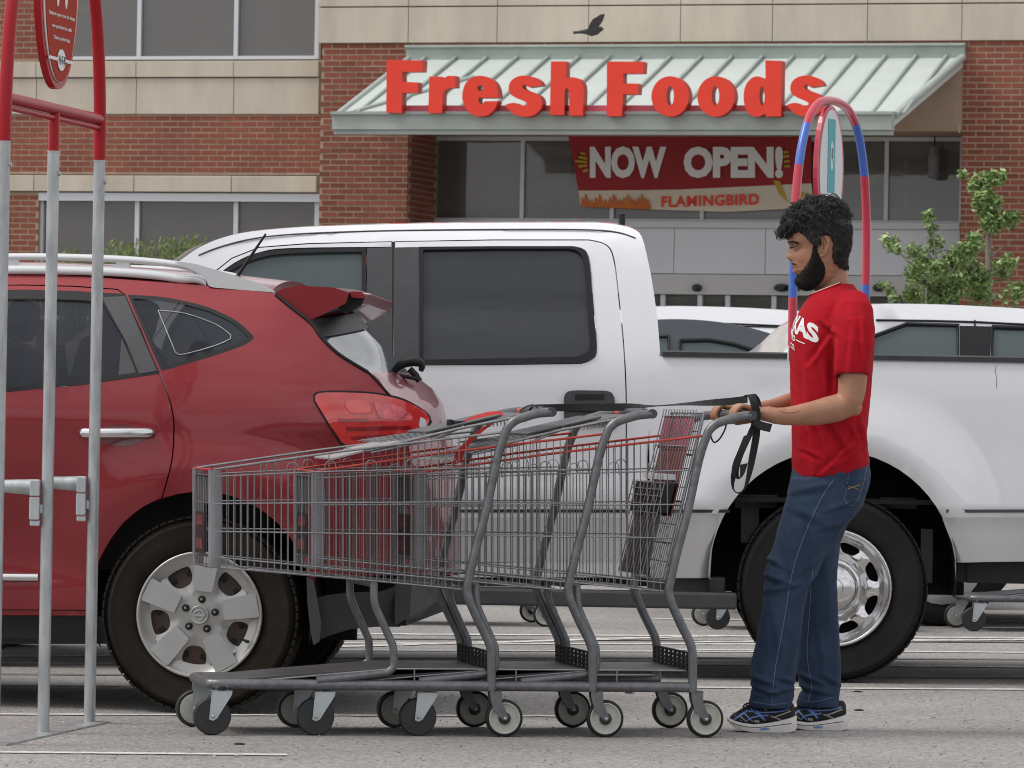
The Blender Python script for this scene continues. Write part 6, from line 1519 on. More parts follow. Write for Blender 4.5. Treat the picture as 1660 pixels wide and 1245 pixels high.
sk.loft([[tuple(PP(1386, 660, -.238) + Vector((.026 * math.sin(q) * math.cos(a), .028 * math.sin(q) * math.sin(a), .03 * math.cos(q)))) for a in [k * math.pi / 6 for k in range(12)]] for q in [.2, .7, 1.2, 1.8, 2.4, 2.9]], True)
sh_f = PP(1376, 505, .20); wr_f = hF + Vector((.085, .0, -.0)); 
limb(sk, [PP(1368, 545, .225), PP(1366, 560, .23), PP(1355, 615, .24), PP(1342, 640, .24)], [.045, .050, .048, .046], 18)
limb(sk, [PP(1345, 636, .24), PP(1325, 643, .215), PP(1300, 650, .175), PP(1275, 656, .12), PP(1250, 662, .065), PP(1228, 664, .02), wr_f], [.044, .046, .044, .038, .031, .027, .026], 18)
def hand(hb, wr, side):
    """hand gripping the bar: side -1 left hand (thumb towards the far side), +1 right"""
    kn = []
    for i in range(4):       # 0 index ... 3 little
        o_ = (0.034 - i * 0.0215) * (1 if side < 0 else -1)
        ctr = hb + bdir * o_; L_ = (.95, 1.0, .95, .82)[i]
        K = ctr + Vector((.040, 0, .026 - .003 * abs(i - 1)))
        r = (.0092, .0094, .009, .0082)[i]
        path = [K + Vector((.03, 0, -.004)), K] + [ctr + Vector((math.cos(R(q)) * (.0275 if q > 80 else .031), 0, math.sin(R(q)) * (.0275 if q > 110 else .033))) for q in (62, 100, 140, 180, 215, 245 * L_)]
        sk.tube(cat(path, 3), [r * (1.15 - .35 * k / 21) for k in range(22)], 10); kn.append(K)
    c0 = sum(kn, Vector()) / 4; rings = []
    for t_, hy, hz in ((0, .038, .015), (.3, .043, .020), (.6, .040, .0235), (.85, .034, .0265), (1.0, .031, .028)):
        p = c0 + Vector((.004, 0, -.012)) + (wr - c0 - Vector((.004, 0, -.012))) * t_; ax = (bdir * (1 - t_) + Vector((0, 1, 0)) * t_).normalized(); fw_ = (wr - c0).normalized(); up = ax.cross(fw_).normalized()
        rings.append([p + ax * hy * math.cos(a) + up * hz * math.sin(a) for a in [k * 2 * math.pi / 16 for k in range(16)]])
    sk.loft(rings, True)
    thd = bdir * (1 if side < 0 else -1); T0 = c0 + (wr - c0) * .55 + thd * .02 + Vector((0, 0, -.012))
    sk.tube(cat([T0, T0 + thd * .022 + Vector((-.015, 0, -.014)), hb + thd * .045 + Vector((.012, 0, -.022)), hb + thd * .040 + Vector((-.010, 0, -.026))], 4), [.0135 - .0045 * k / 12 for k in range(13)], 10)
hand(hN, wr_n, -1); hand(hF, wr_f, 1)
me = remesh(sk, 0.0028, 2, 'body')
def skin_d(p, n):
    v = 0
    for (x, y, d, r_, a) in ():
        pass
    return v + 0.0006 * noise.noise(p * 30)
displace(me, skin_d)
# veins and tendons on the near forearm
body_me = me; me.materials.append(M['skin']); bodyo = link('body', me, man)
bvB = bvh_of(me)
def proj_near(bv, off):
    def f(x, z):
        h = bv.ray_cast(Vector((x, -3, z)), Vector((0, 1, 0))); return None if h[0] is None else tuple(h[0] + Vector((0, -off, 0)))
    return f
pB = proj_near(bvB, -.0006)
def on_body(mb, pts_px, r, proj, taper=True):
    P_ = []
    for x, y in cat(pts_px, 4):
        u, z = PF.uz(x, y, -.2); q = proj(u, z)
        if q: P_.append(q)
    if len(P_) > 2: mb.tube(P_, [r * (1 if not taper else math.sin(math.pi * (k + .7) / (len(P_) + .4))) for k in range(len(P_))], 6)
mb = MB(); 0 and on_body(mb, [(1332, 660), (1318, 668), (1302, 673), (1285, 676)], .0035, pB); on_body(mb, [(1300, 662), (1285, 668), (1268, 668), (1256, 664)], .003, pB); mb.build('forearm_vein', M['skin'], bodyo)
# eye details, brow
mb = MB(); pF = proj_near(bvB, .0006)
def face_pt(x, y, off=.0008):
    """point on the visible side of the face under picture pixel x,y"""
    r = ray(x, y); o_ = CP - PF.O; h = bvB.ray_cast(Vector((o_.x, o_.y, o_.z)), r.normalized()); 
    return None if h[0] is None else h[0] - r.normalized() * off
def face_tube(mb, pts, rad, off=.0005, n=4):
    P_ = [face_pt(x, y, off) for x, y in cat(pts, n)]; P_ = [p for p in P_ if p is not None]
    if len(P_) > 2: mb.tube(P_, [rad[0] + (rad[1] - rad[0]) * k / (len(P_) - 1) for k in range(len(P_))] if isinstance(rad, tuple) else rad, 6)
face_tube(mb, [(1281.5, 401.5), (1287, 400.6), (1293.5, 398.8)], (.0030, .0014)); face_tube(mb, [(1283.5, 397.8), (1289, 396.6), (1294.5, 397.0)], (.0008, .0006)); mb.build('eyelashes', M['hair'], bodyo)
mb = MB(); rb = random.Random(4)
for k in range(90):
    t_ = rb.random(); x = 1278.5 + 13.5 * t_; y = 392.8 - 2.0 * math.sin(t_ * 2.6) + 2.6 * t_ + rb.uniform(-1.5, 1.5) * (1 - .4 * t_); 
    a = face_pt(x, y, .0004); b = face_pt(x + 3.0, y - .9 + 1.3 * t_, .0020)
    if a is not None and b is not None and (a - b).length < .02: mb.tube([a, b], [.0009, .0004], 4)
face_tube(mb, [(1277.3, 393.3), (1282, 391.5), (1288, 391.6), (1294, 395.5)], (.0042, .0016), -.0016); mb.build('eyebrow', M['hair'], bodyo)
mb = MB(); face_tube(mb, [(1284.8, 434.9), (1289, 435.4), (1293, 435.6)], (.0009, .0005), .0002); mb.build('mouth_line', mat('dark_lip_line', (.09, .03, .025), .6), bodyo)
mb = MB(); 
for P_, rr in (([(1284.5, 439.6), (1288.5, 440.2), (1292.5, 438.8)], (.0030, .0012)),): face_tube(mb, P_, rr, -.0012)
mb.build('lower_lip', mat('lip_skin', (.30, .12, .095), .45), bodyo)
mb = MB(); face_tube(mb, [(1279.5, 421.3), (1281.5, 421.8), (1283, 421.2)], (.0013, .0008)); mb.build('nostril', M['dark'], bodyo)
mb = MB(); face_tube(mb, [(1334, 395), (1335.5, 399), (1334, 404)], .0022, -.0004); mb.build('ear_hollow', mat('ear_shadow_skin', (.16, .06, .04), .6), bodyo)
# ---- beard and hair : grown from the head surface inside outlines -------------------------------
def patch(src, outline, off, name, m, edge=.010, ymax=.2, keep=None):
    P_ = [PF.uz(x, y, HD) for x, y in outline]; n = len(P_)
    def bdist(u, z):
        b = 9
        for i in range(n):
            a_, c_ = Vector(P_[i]), Vector(P_[(i + 1) % n]); ab = c_ - a_; t_ = max(0, min(1, (Vector((u, z)) - a_).dot(ab) / max(1e-9, ab.dot(ab)))); b = min(b, (Vector((u, z)) - a_ - ab * t_).length)
        return b
    idx = {}; vs = []; fs = []
    us = [p[0] for p in P_]; zs = [p[1] for p in P_]; lo_, hi_, zl_, zh2 = min(us), max(us), min(zs), max(zs)
    ins_ = {}
    for v in src.vertices:
        if lo_ < v.co.x < hi_ and zl_ < v.co.z < zh2 and abs(v.co.y) < ymax and (keep is None or keep(v.co)) and inpoly(v.co.x, v.co.z, P_): ins_[v.index] = v
    for f in src.polygons:
        if all(i in ins_ for i in f.vertices):
            for i in f.vertices:
                if i not in idx:
                    v = ins_[i]; d = bdist(v.co.x, v.co.z); idx[i] = len(vs); vs.append(tuple(v.co + v.normal * (off(v.co, v.normal) * sst(-.001, edge, d) + .0004)))
            fs.append([idx[i] for i in f.vertices])
    q = MB(); q.add(vs, fs, True); return q.build(name, m, man)
rb2 = random.Random(8)
BEARD = [(1316, 397), (1321.5, 397), (1323.5, 408), (1328, 418), (1333, 427), (1336.5, 436), (1336, 445), (1332, 453), (1325, 461), (1317, 467), (1304, 472), (1292, 470), (1284, 462), (1286, 449), (1291.5, 447.5), (1297, 445.5), (1302, 440), (1307, 434), (1311.5, 427), (1314.5, 420), (1315, 410)]
zch = PF.uz(1300, 440)[1]
bo_ = patch(body_me, BEARD, lambda p, n: (.003 + .0035 * sst(zch + .01, zch - .04, p.z) * (1 if n.z < .3 else .3)) + .0026 * noise.noise(p * 150) + .002 * noise.noise(p * 60), 'beard', M['beard'], .012)
mb = MB(); vs_ = [v for v in bo_.data.vertices if v.normal.y < .5]
for k in range(5000):
    v = rb2.choice(vs_); n = v.normal; q = v.co - n * .001; e = q + n * rb2.uniform(.002, .0065) + Vector((rb2.uniform(-.002, .003), rb2.uniform(-.002, .002), -.005)); mb.add([q + Vector((.0008, 0, 0)), q - Vector((.0008, 0, 0)), e], [(0, 1, 2)])
mb.build('beard_strands', M['beard'], bo_)
mb = MB()
def hairs(n, gx, L_, r=.0006):
    for k in range(n):
        x, y, dx, dy = gx(rb2); a = face_pt(x, y, .0001); b = face_pt(x + dx, y + dy, L_)
        if a is not None and b is not None and (a - b).length < .014: mb.tube([a, b], [r, r * .4], 3, False)
hairs(100, lambda q: (lambda t: (1283.5 + 6.5 * t, 427.6 + .8 * t * t + q.uniform(-1.3, .8), 1.3, 1.2))(q.random()), .0012, .0005)
mb.build('moustache', M['beard'], bo_); mb = MB()
hairs(70, lambda q: (q.uniform(1288.5, 1294), q.uniform(443, 448), 0, 2), .0016)
mb.build('chin_tuft', M['beard'], bo_); mb = MB()
hairs(650, lambda q: (lambda t: (1319 - 24 * t ** 1.9 + q.uniform(-2.5, 2.5), 402 + 44 * t + q.uniform(-2, 3), .5, 1.8))(q.random()), .0010, .0005)
mb.build('stubble', M['beard'], bo_)
# ---- hair --------------------------------------------------------------------------------
zl1 = PF.uz(1320, 384)[1]
HAIR = [(1240, 300), (1400, 300), (1400, 425), (1379, 437), (1368, 437), (1358, 432), (1349, 426), (1346.5, 412), (1346.5, 390), (1341, 382.5), (1334, 382), (1329, 387), (1327.5, 400), (1321, 402), (1314, 396), (1306, 387), (1299, 378.5), (1293, 376), (1286, 379), (1278, 386), (1240, 386)]
hro2 = patch(body_me, HAIR, lambda p, n: .0085 + .0022 * noise.noise(p * 50) + .0018 * noise.noise(p * 120), 'hair', M['hair'], .007)
hm = MB(); R1 = []
for y, xf, xb, hw in ((320, 1322, 1348, .02), (324, 1306, 1361, .042), (331, 1294, 1369, .060), (341, 1281, 1374, .072), (352, 1271, 1376, .080), (362, 1268, 1372, .082), (370, 1270, 1360, .078), (376, 1275, 1330, .06)):
    u0, z = PF.uz(xf, y, HD); u1, _ = PF.uz(xb, y, HD); R1.append(ell(((u0 + u1) / 2, HD, z), (u1 - u0) / 2, hw, 36, 2.2))
hm.loft(R1, True)
hme_ = remesh(hm, .0035, 2, 'hair')
displace(hme_, lambda p, n: .006 * noise.noise(p * 48) + .004 * noise.noise(p * 105)); hme_.materials.append(M['hair'])
hro = link('hair', hme_, man); hro2.parent = hro; hro2.name = 'side_hair'
mb = MB(); rh = random.Random(11); zc1 = PF.uz(1320, 366)[1]; V_ = list(hme_.vertices); V2 = [v for v in hro2.data.vertices if v.co.z < zc1 + .01 and v.normal.y < .4]
cnt = 0
while cnt < 1000:
    v = rh.choice(V_); p = v.co; n = v.normal
    if n.y > .6 or (n.z < -.6 and p.x > PF.uz(1300, 360)[0]): continue
    cnt += 1; R_ = rh.uniform(.0045, .0105); turns = rh.uniform(.6, 1.3); ax = Vector((rh.uniform(-1, 1), rh.uniform(-1, 1), rh.uniform(-1, 1))).normalized(); a = n.cross(ax).normalized(); b = n
    c0 = p + n * R_ * .35; s0 = rh.uniform(0, 6.28); K = 12; P_ = []
    for k in range(K):
        t_ = s0 + turns * 6.28 * k / K; P_.append(c0 + (a * math.cos(t_) + b * math.sin(t_)) * R_ * (1 - .3 * k / K) + ax * (k / K - .5) * R_ * 1.8)
    mb.tube(P_, [.0019 - .0013 * k / K for k in range(K)], 5, False)
for k in range(95):       # loose locks of the fringe falling over the forehead
    x = rh.uniform(1259, 1290); y = rh.uniform(364, 378) + (3 if x < 1284 else 0); c0 = PF.P(x, y, HD + rh.uniform(-.06, .05)); R_ = rh.uniform(.005, .009); P_ = []
    for q in range(12): t_ = q / 11 * 5.5 + x; P_.append(c0 + Vector((R_ * math.cos(t_), R_ * .7 * math.sin(t_ * 1.1), -q * .0016 + R_ * .5 * math.sin(t_))))
    mb.tube(P_, [.0021 - .0014 * q / 12 for q in range(12)], 5, False)
cu_ = mb.build('curls', M['hair'], hro)
mb = MB()
for k in range(1500):
    v = rh.choice(V2); p = v.co; n = v.normal
    g = Vector((.7 if p.z > zl1 - .04 else .15, 0, -1)) + Vector((rh.uniform(-.25, .25), 0, 0)); d_ = (g - n * n.dot(g)).normalized(); L_ = rh.uniform(.008, .017); mb.tube([p - n * .001, p + d_ * L_ * .5 + n * .0022, p + d_ * L_ + n * .0004], [.0012, .0010, .0003], 4, False)
mb.build('short_strands', M['hair'], hro)
# ---- shirt --------------------------------------------------------------------------------
tb = MB(); R1 = []
tor = [ # y, front x, back x, half depth, centre d
 (774, 1290, 1398, .165, 0), (764, 1285, 1408, .178, 0), (745, 1283, 1410, .180, 0), (725, 1283, 1406, .178, 0), (700, 1282, 1405, .176, 0), (660, 1281, 1409, .180, 0), (620, 1281, 1413, .188, 0), (580, 1280, 1416, .198, 0), (555, 1280.5, 1417.5, .204, 0), (530, 1285, 1418, .208, 0), (510, 1293, 1415, .207, 0), (497, 1300, 1409, .198, 0), (486, 1307, 1402, .178, 0), (476, 1314, 1395, .140, 0), (468, 1321, 1388, .100, 0), (460, 1328, 1383, .076, 0)]
for y, xf, xb, hd_, cd in tor:
    u0, z = PF.uz(xf, y, 0); u1, _ = PF.uz(xb, y, 0); R1.append(ell(((u0 + u1) / 2, cd, z), (u1 - u0) / 2, hd_, 36, 2.25, tilt=(0.17 if y > 750 else 0.0)))
tb.loft(R1, True)
# sleeves
limb(tb, [PP(1382, 486, -.135), PP(1384, 505, -.175), PP(1384, 530, -.205), PP(1383, 560, -.225), PP(1381, 590, -.235), PP(1380.5, 608, -.238)], [.056, .068, .072, .068, .062, .0605], 24, [.05, .062, .066, .064, .06, .058])
limb(tb, [PP(1376, 486, .135), PP(1374, 505, .175), PP(1370, 540, .215), PP(1362, 585, .235), PP(1358, 606, .24)], [.056, .066, .068, .064, .062], 24)
sme = remesh(tb, .0055, 5, 'shirt')
zh_ = lambda y: PF.uz(1340, y)[1]
neck_c = PP(1350, 455, 0)
creases = [  # (px line start, end, width px, depth m) on the near side, oriented folds
 ((1395, 700), (1330, 765), 5, .008), ((1400, 718), (1352, 752), 4, .007), ((1398, 735), (1365, 768), 4, .007), ((1345, 690), (1372, 735), 5, .008), ((1325, 700), (1345, 755), 5, .007), ((1308, 705), (1318, 760), 5, .006),
 ((1300, 600), (1306, 690), 7, .006), ((1322, 560), (1335, 620), 6, .005), ((1345, 540), (1310, 590), 5, .006), ((1350, 555), (1350, 640), 5, .010), ((1330, 525), (1352, 545), 5, .009), ((1362, 480), (1345, 520), 6, .005), ((1391, 520), (1394, 600), 4, .006), ((1375, 530), (1368, 600), 5, .004), ((1405, 520), (1400, 580), 4, .004), ((1392, 680), (1402, 735), 5, .007), ((1290, 640), (1296, 740), 6, .004), ((1375, 690), (1392, 720), 4, .007), ((1300, 730), (1330, 745), 4, .004)]
cr_uz = [(Vector(PF.uz(*a, -.15)), Vector(PF.uz(*b, -.15)), w / 465, d) for a, b, w, d in creases]
def fold(p, n):
    v = .0022 * noise.noise(Vector((p.x * 9, p.y * 7, p.z * 6))) + .0009 * noise.noise(p * 32)
    if n.y < .5:
        q = Vector((p.x, p.z))
        for a, b, w, d in cr_uz:
            ab = b - a; t_ = max(0, min(1, (q - a).dot(ab) / ab.dot(ab))); s_ = (q - (a + ab * t_)); sd_ = s_.length * (1 if ab.x * s_.y - ab.y * s_.x > 0 else -1)
            env = 1.3 * math.sin(math.pi * (0.12 + .76 * t_)); v += d * env * (math.exp(-((sd_ - w * .7) / w) ** 2) - math.exp(-((sd_ + w * .4) / w) ** 2))
    return v
displace(sme, fold)
# open the neck: remove faces round the collar and above
bm = bmesh.new(); bm.from_mesh(sme)
nc0 = PP(1320, 474, 0); nc1 = PP(1381, 450, 0)       # collar plane through front and nape
nrm = Vector((-(nc1.z - nc0.z), 0, (nc1.x - nc0.x))).normalized()
dl = [v for v in bm.verts if (v.co - nc0).dot(nrm) > -.001 and abs(v.co.y) < .12]
bmesh.ops.delete(bm, geom=dl, context='VERTS')
for v in bm.verts:
    if any(e.is_boundary for e in v.link_edges):
        v.co -= nrm * ((v.co - nc0).dot(nrm) + .002)
# open sleeve hems and the bottom hem
sz = PP(1380, 607, 0).z
dl = [f for f in bm.faces if (f.normal.z < -.8 and abs(f.calc_center_median().z - sz) < .012 and abs(f.calc_center_median().y) > .185)]
bmesh.ops.delete(bm, geom=dl, context='FACES')
bm.to_mesh(sme); bm.free(); sme.polygons.foreach_set('use_smooth', [True] * len(sme.polygons)); sme.materials.append(M['shirt'])
sho = link('shirt', sme, man); sol = sho.modifiers.new('thick', 'SOLIDIFY'); sol.thickness = .002; sol.offset = -1
bvS = bvh_of(sme)
# collar rib, seams
def ring_on(bv, c, nrm_, n=60, off=.001, lo=0, hi=360):
    nrm_ = Vector(nrm_).normalized(); a = nrm_.orthogonal().normalized(); b = nrm_.cross(a); P_ = []
    for k in range(n + 1):
        t_ = R(lo + (hi - lo) * k / n); d_ = a * math.cos(t_) + b * math.sin(t_); h = bv.ray_cast(Vector(c) + d_ * .6, -d_)
        if h[0] is not None: P_.append(h[0] + d_ * off)
    return P_
ncm = (nc0 + nc1) / 2
rp = ring_on(bvS, ncm - nrm * .005, nrm, 60, .0005)
mb = MB(); mb.tube(rp, .0036, 6); mb.build('collar', M['shirt'], sho)
cc_ = sum(rp, Vector()) / len(rp); rp = [p + (cc_ - p).normalized() * .0035 + nrm * .004 for p in rp]; mb = MB(); mb.tube(rp, .0022, 6); mb.build('undershirt_edge', mat('cream_undershirt', (.62, .55, .45), .9), sho)
pS = proj_near(bvS, .0009)
mb = MB()
def seam(mb, pts, w, proj, d=-.2):
    strip_on(mb, [PF.uz(x, y, d) for x, y in cat(pts, 6)], w, proj)
DR = mat('dark_red_seam', (.25, .006, .012), .9)
def seam1(pts, w):
    q = MB(); seam(q, pts, w, pS); q.build('seam', DR, sho)
seam1([(1351, 548), (1354, 530), (1362, 517), (1376, 510), (1392, 508), (1406, 514), (1414, 524)], .0022); seam1([(1356, 600), (1380, 604), (1406, 602)], .0016); seam1([(1379, 455), (1384, 480), (1388, 509)], .002); seam1([(1287, 757), (1320, 764), (1360, 766), (1388, 757)], .0016)
# chest print, wrapped round the front-left of the chest
tc_ = PP(1349, 545, 0); PHI0 = R(38)
def wrap(x, z, off=.0016):
    ph = PHI0 + x / .150; d_ = Vector((-math.cos(ph), -math.sin(ph), 0)); o_ = Vector((tc_.x, 0, z))
    h = bvS.ray_cast(o_ + d_ * .6, -d_); return tuple(h[0] + d_ * off) if h[0] is not None else tuple(o_ + d_ * .15)
mb = MB(); zt = PP(1310, 530, 0).z
def arcf(x, z): return wrap(x, z - 2.1 * x * x - .20 * x, .0016)
fit_text(mb, 'TEXAS', -.150, .092, zt - .028, zt + .036, 0, .045, True, arcf)
z2 = PP(1310, 552, 0).z; fit_text(mb, 'PRO', -.062, -.006, z2 - .009, z2 + .011, 0, .03, True, lambda x, z: wrap(x, z - .3 * x)); 
for a, b in ((-.12, -.072), (.002, .048)):
    mb.add([wrap(a, z2 - .3 * a - .001), wrap((a + b) / 2, z2 - .3 * (a + b) / 2 - .001), wrap(b, z2 - .3 * b - .001), wrap(b, z2 - .3 * b + .0025), wrap((a + b) / 2, z2 - .3 * (a + b) / 2 + .0025), wrap(a, z2 - .3 * a + .0025)], [(0, 1, 4, 5), (1, 2, 3, 4)])
z3 = PP(1310, 566, 0).z; fit_text(mb, 'CO.', -.050, -.004, z3 - .009, z3 + .010, 0, .035, True, lambda x, z: wrap(x, z - .3 * x)); fit_text(mb, '-', -.075, -.058, z3 - .002, z3 + .002, 0, .02, True, lambda x, z: wrap(x, z - .3 * x))
mb.build('chest_print', M['white_print'], sho)
mb = MB(); q = [PP(x, y, d) for x, y, d in ((1280, 561, -.01), (1278.6, 563, -.01), (1278, 584, -.01), (1279.5, 588, -.01))]; mb.tube(q, .0035, 8); mb.build('pen_clip', M['white_print'], sho)
# ---- jeans --------------------------------------------------------------------------------
jb = MB()
def leg(rows, n=26):
    R1 = []
    for y, xf, xb, hd_, cd in rows:
        u0, z = PF.uz(xf, y, cd); u1, _ = PF.uz(xb, y, cd); R1.append(ell(((u0 + u1) / 2, cd, z), (u1 - u0) / 2, hd_, n, 2.2))
    jb.loft(R1, True)
leg([(742, 1286, 1408, .165, 0), (765, 1283.5, 1412, .172, 0), (785, 1280, 1410, .175, 0), (805, 1276, 1403, .172, 0), (825, 1273, 1390, .160, 0), (838, 1276, 1375, .14, 0)])
NL = [(775, 1283, 1408, .088, -.085), (800, 1277, 1403, .092, -.088), (830, 1269, 1388, .090, -.09), (860, 1260, 1364, .086, -.09), (890, 1251, 1346, .082, -.09), (915, 1241, 1331, .079, -.09), (940, 1237.5, 1319, .076, -.09), (960, 1238, 1310, .074, -.09), (980, 1236, 1305, .072, -.09), (1005, 1231, 1302, .071, -.09), (1040, 1225, 1297, .070, -.09), (1075, 1217, 1292, .071, -.09), (1095, 1214, 1289, .072, -.09), (1112, 1217, 1288, .071, -.09), (1128, 1216, 1287, .068, -.09), (1140, 1213, 1284, .067, -.09), (1147, 1214, 1283, .066, -.09)]
FL = [(790, 1300, 1408, .085, .085), (820, 1300, 1398, .086, .088), (850, 1296, 1374, .085, .09), (880, 1298, 1362, .08, .09), (910, 1300, 1359, .076, .09), (940, 1300, 1357.5, .074, .09), (970, 1300, 1358, .072, .09), (1000, 1298, 1359.5, .070, .09), (1040, 1295, 1361, .070, .09), (1080, 1291, 1363, .071, .09), (1100, 1292, 1363, .071, .09), (1115, 1298, 1362.5, .069, .09), (1128, 1294, 1361, .067, .09), (1138, 1291, 1360, .066, .09), (1146, 1292, 1360, .065, .09)]
leg(NL); leg(FL)
jme = remesh(jb, .006, 3, 'jeans')
jcr = [((1237, 905), (1262, 918), 5, .006), ((1238, 935), (1270, 945), 5, .008), ((1240, 962), (1290, 950), 5, .007), ((1300, 930), (1330, 905), 5, .006), ((1300, 965), (1322, 935), 4, .006), ((1215, 1098), (1250, 1110), 5, .008), ((1216, 1112), (1260, 1128), 4, .007), ((1225, 1130), (1280, 1118), 4, .006), ((1260, 1100), (1288, 1108), 4, .006), ((1296, 1098), (1330, 1112), 4, .007), ((1296, 1118), (1345, 1130), 4, .007), ((1335, 1100), (1362, 1115), 4, .006), ((1290, 800), (1340, 790), 6, .005), ((1285, 830), (1330, 850), 7, .004), ((1340, 830), (1385, 815), 5, .008), ((1330, 860), (1368, 850), 5, .006), ((1250, 1000), (1262, 1080), 7, .004), ((1330, 960), (1355, 945), 5, .005), ((1325, 1020), (1335, 1090), 6, .004), ((1262, 870), (1275, 920), 8, .003)]
jc = [(Vector(PF.uz(*a, -.09)), Vector(PF.uz(*b, -.09)), w / 465, d) for a, b, w, d in jcr]
def jfold(p, n):
    v = .0025 * noise.noise(Vector((p.x * 10, p.y * 8, p.z * 11))) + .0014 * noise.noise(p * 40)
    q = Vector((p.x, p.z))
    for a, b, w, d in jc:
        ab = b - a; t_ = max(0, min(1, (q - a).dot(ab) / ab.dot(ab))); s_ = (q - (a + ab * t_)); sd_ = s_.length * (1 if ab.x * s_.y - ab.y * s_.x > 0 else -1)
        v += 1.5 * d * math.sin(math.pi * (0.12 + .76 * t_)) * (math.exp(-((sd_ - w * .7) / w) ** 2) - math.exp(-((sd_ + w * .5) / w) ** 2))
    return v
displace(jme, jfold); jme.materials.append(M['jeans']); jo = link('jeans', jme, man); bvJ = bvh_of(jme); pJ = proj_near(bvJ, .0012)
mb = MB()
def dashed(pts, w):
    seam(mb, pts, w, pJ)
dashed([(1352, 777), (1335, 803), (1320, 832), (1305, 868), (1290, 910), (1282, 945), (1276, 985), (1266, 1040), (1257, 1090), (1252, 1144)], .0022)
dashed([(1318, 925), (1321, 960), (1318, 1010), (1315, 1060), (1318, 1095), (1322, 1120), (1316, 1144)], .0022)
dashed([(1216, 1139), (1250, 1143), (1282, 1141)], .0014); dashed([(1295, 1139), (1325, 1144), (1358, 1136)], .0014)
dashed([(1377, 765), (1374, 790), (1370, 810), (1380, 820), (1390, 815), (1400, 790), (1410, 757)], .002); dashed([(1393, 752), (1411, 756)], .003)
mb.build('seam_stitching', M['stitch'], jo); mb = MB(); dashed([(1376, 793), (1386, 789), (1397, 786)], .003); dashed([(1376, 789), (1386, 791), (1395, 795)], .0022); mb.build('pocket_stitching', M['goldstitch'], jo)
mb = MB(); 
for pts in ([(1377, 762), (1374, 790), (1369, 812)],): dashed(pts, .0035)
for k in range(46):       # chain-stitch puckers on the side seam
    t_ = k / 46; y = 790 + 340 * t_; x = interp([(777, 1352), (803, 1335), (832, 1320), (868, 1305), (910, 1290), (945, 1282), (985, 1276), (1040, 1266), (1090, 1257), (1144, 1252)], y); seam(mb, [(x + 2, y), (x + 3.5, y + 3)], .0022, pJ)
mb.build('seam_pucker', mat('dark_denim_seam', (.010, .018, .042), .9), jo)
